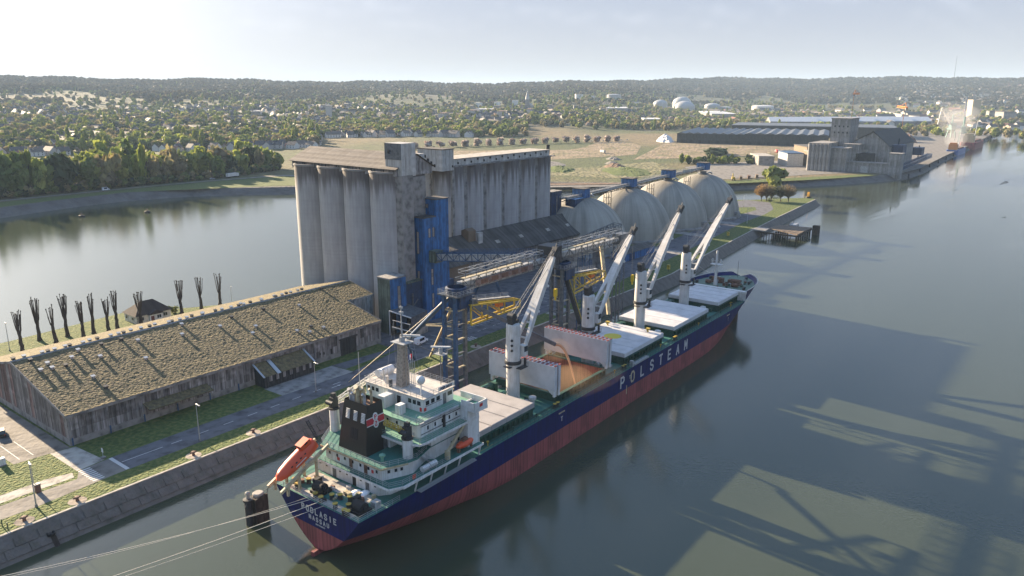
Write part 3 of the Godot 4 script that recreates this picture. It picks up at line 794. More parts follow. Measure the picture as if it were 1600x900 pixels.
	m2 = MB.new(); m2.exx([[-84.4, 12], [-84.4, 17.4], [-90, 21.6], [-102.8, 23.2], [-102.8, 12]], 122, 138); put("raised_bay", m2, M.rust_clad, t)
	m2 = MB.new(); m2.bx(121.6, G, -92.9, 138.2, 12, -84); put("raised_bay_base", m2, M.blue_dark, t)
	m2 = MB.new(); m2.quad(V(121.5, 17.5, -84), V(138.6, 17.5, -84), V(138.6, 21.9, -90.1), V(121.5, 21.9, -90.1)); m2.quad(V(121.5, 21.9, -90.1), V(138.6, 21.9, -90.1), V(138.6, 23.6, -103), V(121.5, 23.6, -103)); put("raised_bay_roof", m2, M.roof_grey, t)
	for i in 29:
		var m := MB.new(); m.bx(139.4 + i * 3.1, G, -93, 139.62 + i * 3.1, 15.3, -92.82); put("wall_rib", m, M.pale_concrete, t)
	for a in [[160, 4.4], [182, 3.6], [208, 5]]:
		var m := MB.new(); m.bx(a[0], G, -92.95, a[0] + a[1], G + 4.4, -92.76); put("door", m, M.dark, t)
	for x in [170.0, 186.0, 206.0, 222.0]:
		var m := MB.new(); m.ob(V(x, 19.6, -96.4), V(2.4, 0.25, 1.6), Basis(Vector3.RIGHT, 0.6)); put("roof_light", m, M.pale_concrete, t)
	m2 = MB.new(); m2.exx([[-99, 21], [-99, 25.6], [-101, 26.5], [-103, 25.6], [-103, 21]], 154.6, 159); put("roof_cabin", m2, M.rust_clad, t)
	m2 = MB.new(); m2.bx(159, 19.6, -99.4, 161.6, 24.6, -97.4); m2.bx(159.6, 22.6, -97.5, 161, 24, -97.3); put("roof_duct", m2, M.white_clad, t)
	# blue shafts at the far end
	t = thing("lift_shaft", "narrow dark blue lift shaft against the far end of the stained silo block", "tower")
	b = MB.new(); b.bx(222, G, -111, 230.5, 34, -106); put("body", b, M.blue_dark, t)
	b = MB.new(); b.bx(221.8, 34, -111.2, 230.7, 34.3, -105.8); put("roof", b, M.concrete, t)
	window_strip(t, "z", V(226.6, 20, -106), 0.7, 12, 8)
	t = thing("lift_shaft", "wide dark blue shaft standing before the nearest concrete dome", "tower")
	b = MB.new(); b.bx(231, G, -104, 238.6, 30.2, -98.6); put("body", b, M.blue_dark, t)
	b = MB.new(); b.bx(230.8, 30.2, -104.2, 238.8, 30.5, -98.4); put("roof", b, M.blue_clad, t)
	b = MB.new(); b.bx(236.8, G, -98.6, 237.5, 30, -98.45); put("flue", b, M.steel_grey, t)
	t = thing("steel_shed", "low blue steel shed at the foot of the nearest dome beside the road", "shed")
	b = MB.new(); b.exx([[-69.6, G], [-69.6, 7.6], [-73.5, 8.7], [-77.6, 7.6], [-77.6, G]], 231, 258.6); put("wall", b, M.blue_clad, t)
	b = MB.new(); b.exx([[-69.2, 7.55], [-73.5, 8.95], [-78, 7.55], [-73.5, 8.75]], 230.8, 258.8); put("roof", b, M.roof_grey, t)
	b = MB.new(); b.bx(234, G, -69.6, 239, G + 3.2, -69.5); put("door", b, M.blue_dark, t)

func domes() -> void:
	var w := 512; var h := 256
	var im := Image.create(w, h, false, Image.FORMAT_RGB8)
	var f := FastNoiseLite.new(); f.seed = 61; f.frequency = 0.02; f.fractal_octaves = 5
	for x in w:
		var a := TAU * x / w
		var st := f.get_noise_3d(cos(a) * 220, sin(a) * 220, 0); var fine := f.get_noise_3d(cos(a) * 900, sin(a) * 900, 40)
		for y in h:
			var t := 1.0 - float(y) / h
			var s := 0.88 + st * 0.28 + fine * 0.22 * (0.3 + t) + f.get_noise_3d(cos(a) * 90, sin(a) * 90, t * 90) * 0.25
			var c := V(0.33, 0.312, 0.265) * s
			c = c.lerp(V(0.15, 0.138, 0.12), clampf(smoothstep(0.5, 1.0, t) * (0.45 + st * 1.6), 0, 0.75))
			if fposmod(t * 16.0, 1.0) < 0.06: c *= 0.95
			if fposmod(a * 11.0 / TAU, 1.0) < 0.012: c *= 0.9
			im.set_pixel(x, y, Color(c.x, c.y, c.z).linear_to_srgb())
	var sk := mat("dome_shell", [1, 1, 1], 0.9); sk.albedo_texture = ImageTexture.create_from_image(im); sk.uv1_scale = V(1, -1, 1)
	var pr := []
	for j in 21:
		var q := PI / 2 * j / 20.0
		pr.append([24.0 * pow(cos(q), 0.92) if j < 20 else 0.02, 26.0 * sin(q)])
	var names := ["nearest concrete storage dome beside the dark blue shaft", "second concrete storage dome from the dark blue shaft", "third concrete storage dome, between two like it", "farthest concrete storage dome, next to the lawn at the point"]
	var xs := [242.8, 289.8, 335.6, 383.0]
	var shell: ArrayMesh; var hoop: ArrayMesh
	for i in 4:
		var t := thing("storage_dome", names[i], "dome", V(xs[i], G, -103), 0.0, "concrete domes along the quay road")
		if i == 0:
			var m := MB.new(); m.lathe(Vector3.ZERO, pr, 56); shell = m.mesh()
			m = MB.new(); m.lathe(Vector3.ZERO, [[25.2, -0.2], [25.2, 0.9], [24.6, 1.5], [23.7, 1.5]], 56); hoop = m.mesh()
		var sh := putm("shell", shell, sk, t); sh.rotation.y = i * 1.9
		putm("ring_footing", hoop, M.concrete, t)
		var c := MB.new(); c.lathe(V(0, 25.4, 0), [[3.2, 0], [3.2, 0.9], [2.4, 1.2], [2.4, 2.2], [0.01, 2.3]], 20); put("crown_cap", c, M.steel_grey, t)
		var p := MB.new(); p.tube(V(3.0, 25.6, 1), V(5.2, 27.0, 2.6), 0.5); p.tube(V(5.2, 27, 2.6), V(6.6, 25.8, 3.4), 0.5); put("vent_pipe", p, M.steel_pale, t)
		var dm := MB.new(); dm.bx(-2.4, 0, 23.0, 2.4, 4.2, 25.3); put("doorway", dm, M.concrete, t)
	# conveyor along the crowns
	var t := thing("conveyor_gallery", "long grey conveyor walkway running over the tops of the four domes", "conveyor")
	var tr := MB.new(); truss(tr, V(228, 29.2, -103), V(386, 32.6, -103), 3.0, 1.6, 50, 0.16); put("girder", tr, M.steel_dark, t)
	var dk := MB.new(); dk.beam(V(228, 30.6, -101.1), V(386, 34.0, -101.1), 1.0, 0.16); dk.beam(V(228, 30.9, -104.8), V(386, 34.2, -104.8), 0.9, 0.12); put("walkway", dk, M.steel_pale, t)
	var bl := MB.new(); bl.beam(V(228, 31.0, -103), V(386, 34.4, -103), 1.4, 0.5); put("belt_cover", bl, M.concrete, t)
	for z in [-100.6, -105.4]:
		var rl := MB.new(); railing(rl, [V(228, 30.8, z), V(386, 34.2, z)], 1.1, 3.0, 0.05); put("handrail", rl, M.galv, t)
	for i in 4:
		var hd := MB.new(); hd.bx(xs[i] - 2.6, 29.9 + i * 0.9, -106.2, xs[i] + 3.0, 34.2 + i * 0.9, -99.6); put("drive_house", hd, M.blue_clad, t)
		var hr := MB.new(); hr.bx(xs[i] - 3.0, 34.2 + i * 0.9, -106.6, xs[i] + 3.3, 34.5 + i * 0.9, -99.2); put("drive_house_roof", hr, M.roof_grey, t)
	var wp := MB.new(); wp.bx(350, 32.9, -100.8, 364, 34.9, -100.6); put("side_sheet", wp, M.white_clad, t)
	for i in 3:
		var x: float = (xs[i] + xs[i + 1]) / 2 + 2
		var tw := MB.new()
		for s in [-1, 1]:
			for q in [-1, 1]: tw.beam(V(x + s * 1.4, G, -103 + q * 1.4), V(x + s * 1.4, 30, -103 + q * 1.4), 0.22)
		for k in 8:
			var y := G + k * 3.3
			for q in [-1, 1]:
				tw.beam(V(x - 1.4, y, -103 + q * 1.4), V(x + 1.4, y, -103 + q * 1.4), 0.14); tw.beam(V(x - 1.4 * q, y, -104.4), V(x - 1.4 * q, y, -101.6), 0.14)
				tw.beam(V(x - 1.4, y, -103 + q * 1.4), V(x + 1.4, y + 3.3, -103 + q * 1.4), 0.12)
		put("trestle", tw, M.steel_dark, t)

# half breadth of the ship's hull at a place along it and a height
func half(x: float, y: float) -> float:
	var b := 11.6
	if x < 46:
		var w := clampf(pow(clampf((y - 0.6) / 9.5, 0, 1), 0.62), 0, 1) * 0.97
		if y <= 0.6: w = 0.0
		var s0 := 0.0 if y > 0.6 else 6.0 + (0.6 - y) * 3.0
		var t := clampf((x - s0) / (lerpf(46.0, 14.0, clampf(y / 10.0, 0, 1)) - s0), 0, 1)
		b *= w + (1 - w) * pow(sin(t * PI / 2), 0.85)
	elif x > 138:
		var k := clampf(y / 13.0, 0, 1.15)
		var xs := lerpf(140.0, 176.0, k); var xe := lerpf(189.0, 202.0, pow(k, 1.4))
		var t := clampf((x - xs) / (xe - xs), 0, 1)
		b *= pow(maxf(0.0, 1 - pow(t, lerpf(1.9, 2.3, k))), lerpf(0.9, 0.62, k))
	return b
func xs_of_hull() -> Array:
	var xs := []
	for i in 15: xs.append(i * 46.0 / 14)
	for i in 8: xs.append(54.0 + i * 12.0)
	for i in 26: xs.append(140.0 + 62.0 * sin((i + 1.0) / 26.0 * PI / 2))
	return xs
const DK := 10.1
func hull_side(mb: MB, y0: float, y1: float, rows: int, xs: Array) -> void:
	for s: float in [1.0, -1.0]:
		for i in xs.size() - 1:
			for j in rows:
				var ya := lerpf(y0, y1, float(j) / rows); var yb := lerpf(y0, y1, (j + 1.0) / rows)
				var p := []; var q := []
				for e in [[xs[i], ya], [xs[i + 1], ya], [xs[i + 1], yb], [xs[i], yb]]:
					p.append(V(e[0], e[1], s * half(e[0], e[1])))
					var dx := (half(e[0] + 0.4, e[1]) - half(e[0] - 0.4 if e[0] > 0.4 else e[0], e[1])) / (0.8 if e[0] > 0.4 else 0.4)
					var dy := (half(e[0], e[1] + 0.2) - half(e[0], e[1] - 0.2)) / 0.4
					q.append(V(-dx, -dy, s).normalized())
				if s < 0: p.reverse(); q.reverse()
				mb.sq(p, q)
func transom(mb: MB, y0: float, y1: float, rows: int) -> void:
	for j in rows:
		var ya := lerpf(y0, y1, float(j) / rows); var yb := lerpf(y0, y1, (j + 1.0) / rows)
		mb.quad(V(0, ya, -half(0, ya)), V(0, ya, half(0, ya)), V(0, yb, half(0, yb)), V(0, yb, -half(0, yb)))

func deck_outline(x0: float, x1: float, y: float, inset := 0.0) -> PackedVector2Array:
	var p := PackedVector2Array()
	var xs := []
	for x in xs_of_hull():
		if x > x0 and x < x1: xs.append(x)
	xs.push_front(x0); xs.append(x1)
	for x in xs: p.append(Vector2(x, maxf(half(x, y) - inset, 0.02)))
	xs.reverse()
	for x in xs: p.append(Vector2(x, -maxf(half(x, y) - inset, 0.02)))
	return p

const GLYPH := {"P": [[0, 0, 0, 1.4, 0.7, 1.4, 0.96, 1.2, 0.96, 0.85, 0.7, 0.63, 0, 0.63]], "O": [[0.25, 0, 0, 0.3, 0, 1.1, 0.25, 1.4, 0.75, 1.4, 1, 1.1, 1, 0.3, 0.75, 0, 0.25, 0]], "L": [[0, 1.4, 0, 0, 0.9, 0]], "S": [[0.96, 1.15, 0.72, 1.4, 0.26, 1.4, 0.02, 1.16, 0.02, 0.95, 0.22, 0.77, 0.78, 0.62, 0.98, 0.43, 0.98, 0.25, 0.74, 0, 0.26, 0, 0.02, 0.25]], "T": [[0, 1.4, 1, 1.4], [0.5, 1.4, 0.5, 0]], "E": [[0.9, 1.4, 0, 1.4, 0, 0, 0.9, 0], [0, 0.72, 0.74, 0.72]], "A": [[0, 0, 0.5, 1.4, 1, 0], [0.18, 0.46, 0.82, 0.46]], "M": [[0, 0, 0, 1.4, 0.5, 0.5, 1, 1.4, 1, 0]], "D": [[0, 0, 0, 1.4, 0.6, 1.4, 1, 1.05, 1, 0.35, 0.6, 0, 0, 0]], "I": [[0.5, 0, 0.5, 1.4]], "N": [[0, 0, 0, 1.4, 1, 0, 1, 1.4]], "U": [[0, 1.4, 0, 0.3, 0.25, 0, 0.75, 0, 1, 0.3, 1, 1.4]]}
# painted block letters: each stroke a thin bar, laid a hair above the last
func stroke_text(p: Node3D, called: String, s: String, h: float, w: float, at: Vector3, b: Basis, m: Material, step: float) -> void:
	var k := h / 1.4; var mb := MB.new(); var lift := 0.012
	for i in s.length():
		for line in GLYPH[s[i]]:
			for j in range(0, line.size() - 2, 2):
				var a := V(i * step + line[j] * k * 0.85, line[j + 1] * k, 0); var e := V(i * step + line[j + 2] * k * 0.85, line[j + 3] * k, 0)
				var d := (e - a).normalized(); lift += 0.003
				mb.ob((a + e) / 2 + V(0, 0, lift - 0.02), V(a.distance_to(e) + w * 0.8, w, 0.04), Basis(d, V(-d.y, d.x, 0), V(0, 0, 1)))
	var o := put(called, mb, m, p)
	o.transform = Transform3D(b, at)
func text_on(p: Node3D, called: String, s: String, size: float, at: Vector3, b: Basis, m: Material, squeeze := 1.0) -> void:
	var o := putm(called, letters(s, size), m, p)
	o.transform = Transform3D(b.scaled_local(V(squeeze, 1, 1)), at)

func ship() -> void:
	var t := thing("bulk_carrier", "navy and red bulk carrier with white deckhouse and four deck cranes moored by the quay", "ship", V(0, 0, 0.2), 0.018)
	var xs := xs_of_hull()
	var m := MB.new(); hull_side(m, -2.0, 5.0, 7, xs); transom(m, 0.6, 5.0, 6); put("hull_bottom", m, M.antifoul, t)
	m = MB.new(); hull_side(m, 5.0, DK, 6, xs); transom(m, 5.0, DK, 5); put("hull_side", m, M.navy, t)
	# forecastle sides, bulwark and rails
	var fx := []
	for x in xs: if x > 177: fx.append(x)
	fx.push_front(177.0)
	m = MB.new(); hull_side(m, DK, 14.0, 3, fx); put("bow_bulwark", m, M.navy, t)
	m = MB.new(); m.tube(V(1.8, -2, 0), V(1.8, 1.3, 0), 0.8); m.bx(-1.4, -2, -0.35, 2.6, 0.9, 0.35); put("rudder", m, M.antifoul, t)
	m = MB.new(); m.sheet(deck_outline(0.02, 63.4, DK, 0.02), DK); m.sheet(deck_outline(85.4, 177.2, DK, 0.02), DK)
	for s in [-1, 1]: m.sheet(pv([63.4, s * 8.8, 85.4, s * 8.8, 85.4, s * 11.58, 63.4, s * 11.58]), DK)
	put("main_deck", m, M.green_deck, t)
	m = MB.new(); m.sheet(deck_outline(177.2, 201.4, 12.9, 0.1), 12.9); put("forecastle_deck", m, mat("green_worn", [0.13, 0.19, 0.15], 0.7, M.green_deck.albedo_texture, 7.0), t)
	m = MB.new(); m.bx(177.0, DK, -11.3, 177.3, 12.9, 11.3); m.bx(176.6, 12.7, -11.5, 178.1, 13.5, 11.5); put("forecastle_front", m, M.white, t)
	m = MB.new()
	var rp := []
	for x in xs: if x >= 33 and x <= 177: rp.append(V(x, DK, half(x, DK) - 0.12))
	railing(m, rp, 1.05, 1.6, 0.035); put("side_rail", m, M.green_steel, t)
	m = MB.new()
	rp = []
	for x in xs: if x <= 177: rp.append(V(x, DK, -half(x, DK) + 0.12))
	railing(m, rp, 1.05, 2.2, 0.035); put("side_rail", m, M.green_steel, t)
	m = MB.new()
	railing(m, [V(33, DK, 0), V(0, DK, half(0, DK) - 0.1)].slice(1) + [V(0.15, DK, 5), V(0.15, DK, -10.9)], 1.05, 1.6, 0.035)
	railing(m, [V(0.2, DK, 11.1), V(6, DK, 11.4), V(9.5, DK, 11.45)], 1.05, 1.6, 0.035); put("stern_rail", m, M.galv, t)
	m = MB.new()
	var fp := []
	for x in fx: fp.append(V(x, 14.0, half(x, 14.0)))
	for k in fp.size() - 1:
		m.beam(fp[k], fp[k + 1], 0.22); m.beam(fp[k] * V(1, 1, -1), fp[k + 1] * V(1, 1, -1), 0.22)
		m.beam(fp[k] - V(0, 0, 0.1), fp[k] - V(0, 1.0, 0.75), 0.12)
	put("bulwark_cap", m, M.galv, t)
	# deck edge line and pipes
	m = MB.new()
	for s in [-1, 1]:
		for k in 3: m.tube(V(34, DK + 0.35, s * (10.05 - k * 0.28)), V(176, DK + 0.35, s * (10.05 - k * 0.28)), 0.07, -1, 6, false)
	put("deck_pipe", m, M.green_steel, t)
	m = MB.new(); m.bx(33, DK, 10.6, 176, DK + 0.02, 10.68); put("deck_line", m, M.yellow, t)
	# hatches: coaming with stays, and four panels each
	var hs := [[33.4, 53.6, "hatch_tan"], [63.2, 85.6, ""], [95.0, 117.6, "hatch"], [125.0, 149.6, "hatch"], [158.6, 176.0, "hatch"]]
	for i in 5:
		var a: float = hs[i][0]; var b: float = hs[i][1]; var w := 9.0 if i < 4 else 8.6
		m = MB.new()
		for s in [-1, 1]: m.bx(a, DK, s * (w - 0.15) - 0.15, b, 12.1, s * (w - 0.15) + 0.15); m.bx(a - 0.1, 11.95, s * (w + 0.2) - 0.35, b + 0.1, 12.12, s * (w + 0.2) + 0.35)
		for x in [a + 0.15, b - 0.15]: m.bx(x - 0.15, DK, -w, x + 0.15, 12.1, w); m.bx(x - 0.45, 11.95, -w, x + 0.45, 12.12, w)
		var co := put("hatch_coaming", m, M.green_steel, t)
		var sm := MB.new(); sm.exz([[-0.04, 0.0], [0.04, 0.0], [0.04, 1.9], [-0.04, 1.9]], 0.0, 0.62); var stay := sm.mesh()
		for k in int((b - a) / 1.7):
			for s in [-1, 1]:
				var o := putm("coaming_stay", stay, M.green_steel, co); o.position = V(a + 0.8 + k * 1.7, DK, s * w - (0.62 if s < 0 else 0.0))
		if i == 1: continue
		var n := 4
		for k in n:
			var x0 := a - 0.2 + (b - a + 0.4) * k / n + 0.05; var x1 := a - 0.2 + (b - a + 0.4) * (k + 1) / n - 0.05
			m = MB.new(); m.bx(x0, 12.3, -w - 0.3, x1, 13.35, w + 0.3)
			var g := rr(0.93, 1.03)
			m.col = Color(g, g, g); m.bx(x0 + 0.12, 13.35, -w - 0.15, x1 - 0.12, 13.42, w + 0.15)
			var c := put("hatch_cover", m, M[hs[i][2]], t)
			var lip := MB.new()
			for s in [-1, 1]: lip.bx(x0, 12.14, s * (w + 0.24) - 0.06, x1, 12.3, s * (w + 0.24) + 0.06)
			put("cover_skirt", lip, M.green_steel, c)
	m = MB.new()
	for k in 24:
		var q := TAU * k / 24; var q2 := TAU * (k + 1) / 24
		m.tri(V(106.2, 13.436, -0.8), V(106.2 + 2.5 * cos(q), 13.436, -0.8 - 2.5 * sin(q)), V(106.2 + 2.5 * cos(q2), 13.436, -0.8 - 2.5 * sin(q2)))
	put("landing_disc", m, mat("disc_yellow", [0.62, 0.5, 0.04], 0.6), t)
	# open hold with its folded covers
	m = MB.new()
	for s in [-1, 1]: m.bx(63.5, 0.4, s * 8.75 - 0.1, 85.3, 11.9, s * 8.75 + 0.1)
	for x in [63.6, 85.2]: m.bx(x - 0.1, 0.4, -8.7, x + 0.1, 11.9, 8.7)
	put("hold_side", m, M.hold, t)
	m = MB.new()
	var gz := FastNoiseLite.new(); gz.seed = 3; gz.frequency = 0.2
	for a in 22:
		for c in 18:
			var p := []
			for e in [[0, 0], [0, 1], [1, 1], [1, 0]]:
				var x = 63.6 + (a + e[0]) * 0.982; var z = -8.7 + (c + e[1]) * 0.967
				p.append(V(x, 4.2 - 0.03 * (pow(x - 77.0, 2) * 0.6 + pow(z - 1.0, 2)) + gz.get_noise_2d(x, z) * 0.35, z))
			m.quad(p[0], p[1], p[2], p[3])
	put("grain_cargo", m, M.grain, t)
	for e in [[61.3, 62.5, 1], [62.9, 64.0, 1], [84.9, 86.0, -1], [86.4, 87.5, -1]]:
		m = MB.new(); var low := 13.6
		m.bx(e[0], low, -9.7, e[1] - 0.25, 19.6, 9.6); m.bx(e[1] - 0.25, low + 0.1, -9.6, e[1] - 0.1, 19.5, 9.5)
		var c := put("folded_cover", m, M.hatch, t)
		m = MB.new()
		for k in 17: m.bx(e[0] + 0.1, 19.6, -9.5 + k * 1.17, e[1] - 0.3, 19.78, -9.0 + k * 1.17)
		m.bx(e[1] - 0.12, low + 0.3, -9.4, e[1], 19.3, 9.3)
		put("cover_rim", m, M.antifoul, c)
		m = MB.new()
		for z in [-9.3, 9.0]: m.bx(e[0] + 0.1, 12.1, z, e[1] - 0.2, low, z + 0.5)
		m.exx([[-9.2, low], [-9.2, low - 0.7], [-8.0, low - 0.1], [7.6, low - 0.1], [8.8, low - 1.0], [9.5, low]], e[0] + 0.1, e[1] - 0.3)
		put("cover_hinge", m, M.white, c)
	# mooring and cargo gear along the main deck, port side machinery between the hatches
	for e in [[57.5, -7.2], [89.8, -7.4], [121.0, -7.2], [153.6, -6.6]]:
		m = MB.new(); m.bx(e[0] - 2.2, DK, e[1] - 1.2, e[0] + 2.2, DK + 0.5, e[1] + 1.2); m.tube(V(e[0] - 1.5, DK + 1.4, e[1]), V(e[0] + 1.5, DK + 1.4, e[1]), 0.9, -1, 12); m.tube(V(e[0] - 2.1, DK + 1.4, e[1]), V(e[0] + 2.1, DK + 1.4, e[1]), 0.35); m.bx(e[0] + 1.7, DK, e[1] - 0.9, e[0] + 2.9, DK + 2.2, e[1] + 0.9); m.bx(e[0] - 2.6, DK + 0.5, e[1] + 0.6, e[0] - 1.4, DK + 2.9, e[1] + 1.8); put("deck_winch", m, M.green_steel, t)
		m = MB.new(); m.lathe(V(e[0] + 1.0, DK, 5.4), [[0.45, 0], [0.45, 1.5], [0.9, 1.6], [0.9, 2.2], [0.01, 2.5]], 12); m.tube(V(e[0] - 0.4, DK + 0.7, 4.0), V(e[0] + 2.0, DK + 0.7, 4.0), 0.6, -1, 12); put("mushroom_vent", m, M.crane_white, t)
	for e in [[60.3, 10.4], [92.0, 10.5], [122.5, 10.5], [168, 9.3], [172, -9.6], [88, -10.4], [120, -10.4]]:
		m = MB.new()
		for k in 2: m.lathe(V(e[0] + k * 1.1, DK, e[1]), [[0.34, 0], [0.34, 0.9], [0.45, 0.95], [0.45, 1.05], [0.01, 1.06]], 10)
		m.bx(e[0] - 0.6, DK, e[1] - 0.45, e[0] + 1.7, DK + 0.12, e[1] + 0.45)
		var bo := put("bollard", m, M.steel_dark, t)
		m = MB.new()
		for k in 2: m.lathe(V(e[0] + k * 1.1, DK + 1.06, e[1]), [[0.44, 0], [0.44, 0.06], [0.01, 0.08]], 10)
		put("bollard_cap", m, M.yellow, bo)
	for e in [[112.6, -9.3], [114.4, -7.2], [115.6, 5.4]]: # yellow goosenecks on the third hatch's edge
		m = MB.new(); m.lathe(V(e[0], 13.42, e[1]), [[0.22, 0], [0.22, 0.9]], 8); m.ob(V(e[0], 14.45, e[1]), V(1.1, 0.35, 1.1)); m.bx(e[0] - 0.65, 13.9, e[1] - 0.15, e[0] - 0.4, 14.4, e[1] + 0.15); m.bx(e[0] + 0.4, 13.9, e[1] - 0.15, e[0] + 0.65, 14.4, e[1] + 0.15); put("yellow_gooseneck", m, M.yellow, t)
	m = MB.new(); m.bx(138.3, 13.42, -6.4, 138.7, 15.2, -6.0); m.bx(138.1, 14.4, -6.6, 138.9, 14.7, -5.8); put("cover_post", m, M.steel_dark, t)
	m = MB.new()
	for k in 6: m.tube(V(13.5 + k * 0.02, DK + 0.5 + k * 0.05, 12.05 + 0.12 * k), V(29, DK + 0.5 + k * 0.05, 12.05 + 0.12 * k), 0.05, -1, 6)
	m.bx(13.4, DK + 0.3, 11.7, 29.2, DK + 0.42, 12.9); put("gangway", m, M.galv, t)
	m = MB.new(); m.bx(96, DK + 0.3, 10.9, 104, DK + 0.75, 11.9); m.bx(95.2, DK, 10.7, 96, DK + 1.6, 11.6); put("gangway", m, M.galv, t)
	# small things on deck
	for k in 26:
		var x = rr(56, 63) + [0, 31, 63, 95][k % 4]; var z = rr(-8, 8)
		m = MB.new(); m.bx(x - rr(0.3, 0.9), DK, z - rr(0.3, 0.8), x + 0.4, DK + rr(0.4, 1.6), z + 0.4); put("deck_locker", m, [M.green_steel, M.galv, M.green_pale][k % 3], t)
	for k in 16:
		var x := 36.0 + k * 8.7
		m = MB.new(); m.lathe(V(x, DK, 10.2), [[0.12, 0], [0.12, 0.7], [0.3, 0.75], [0.3, 1.0], [0.01, 1.05]], 8); put("air_pipe", m, M.green_steel if k % 3 else M.yellow, t)
	# forecastle: windlasses, foremast
	for s in [-1, 1]:
		m = MB.new(); m.tube(V(187, 14, s * 3.6 - 1.6), V(187, 14, s * 3.6 + 1.6), 0.95, -1, 14); m.bx(185.6, 12.9, s * 3.6 - 1.9, 188.4, 13.4, s * 3.6 + 1.9); m.bx(186, 12.9, s * 1.5 - 0.5, 188, 14.6, s * 1.5 + 0.5); m.tube(V(183.2, 13.7, s * 5 - 1), V(183.2, 13.7, s * 5 + 1), 0.7, -1, 12); m.bx(189, 12.9, s * 3.4 - 0.3, 193, 13.2, s * 3.4 + 0.3); put("windlass", m, M.rust_deck, t)
	m = MB.new()
	for k in 30:
		var x := rr(179.5, 194); var z := rr(-7, 7); m = MB.new(); m.bx(x, 12.9, z, x + rr(0.3, 1.1), 13.2 + rr(0, 0.8), z + rr(0.3, 1.0)); put("deck_fitting", m, [M.rust_deck, M.green_steel, M.steel_pale][k % 3], t)
	for e in [[181, 8.8], [190, 7.3], [181, -8.8], [190, -7.3], [196, 4]]:
		m = MB.new()
		for k in 2: m.lathe(V(e[0] + k * 1.1, 12.9, e[1]), [[0.34, 0], [0.34, 0.9], [0.45, 0.95], [0.45, 1.05], [0.01, 1.06]], 10)
		put("bollard", m, M.steel_dark, t)
	m = MB.new(); m.lathe(V(182.6, 12.9, -2.2), [[0.75, 0], [0.5, 3], [0.34, 12.5], [0.01, 12.6]], 12)
	m.bx(181.6, 20.4, -4.2, 183.6, 20.6, -0.2); m.tube(V(182.6, 21.8, -4.4), V(182.6, 21.8, 0), 0.07); m.bx(182.4, 21, -4, 182.8, 22.4, -3.6); m.bx(182.4, 21, -0.8, 182.8, 22.4, -0.4)
	for k in 14: m.bx(181.95, 14 + k * 0.8, -2.5, 182.05, 14.06 + k * 0.8, -1.9)
	put("foremast", m, M.crane_white, t)
	m = MB.new(); m.tube(V(198.4, 12.9, 0), V(198.4, 19, 0), 0.07); put("jack_staff", m, M.steel_dark, t)
	for i in 4: deck_crane(t, i)
	house(t)
	# writing on the hull
	var st := Basis.IDENTITY # faces +z, reads along +x
	var word := "POLSTEAM"
	for i in 8:
		var x := 89.2 + i * 5.5
		stroke_text(t, "letter", word[i], 2.7, 0.52, V(x, 6.1, half(x, 7.4) + 0.02), st, M.paint_white if i != 1 else M.cream, 3.0)
	text_on(t, "tug_mark", "T", 1.6, V(61.5, 7.4, 11.63), st, M.paint_white); text_on(t, "tug_mark", "T", 1.3, V(94.0, 7.7, 11.63), st, M.paint_white); text_on(t, "tug_mark", "T", 1.6, V(161, 7.6, half(161, 7.6) + 0.12), Basis(Vector3.UP, 0.2), M.paint_white)
	m = MB.new()
	for x in [60.2, 159.8]: m.bx(x, 8.9, half(x, 9) - 0.1, x + 2.4, 9.2, half(x, 9) + 0.12)
	m.bx(92.2, 3.4, 11.55, 92.55, 5.9, 11.64); put("draught_mark", m, M.cream, t)
	var tb := Basis(V(0, 0, 1), V(0, 1, 0), V(-1, 0, 0))
	stroke_text(t, "name_lettering", "PODLASIE", 1.0, 0.22, V(-0.03, 7.7, -3.9), tb, M.paint_white, 1.26)
	stroke_text(t, "port_lettering", "NASSAU", 0.75, 0.17, V(-0.03, 6.35, -2.0), tb, M.paint_white, 1.0)
	text_on(t, "number_lettering", "IMO 9346847", 0.42, V(-0.03, 5.75, 1.0), tb, M.paint_white)

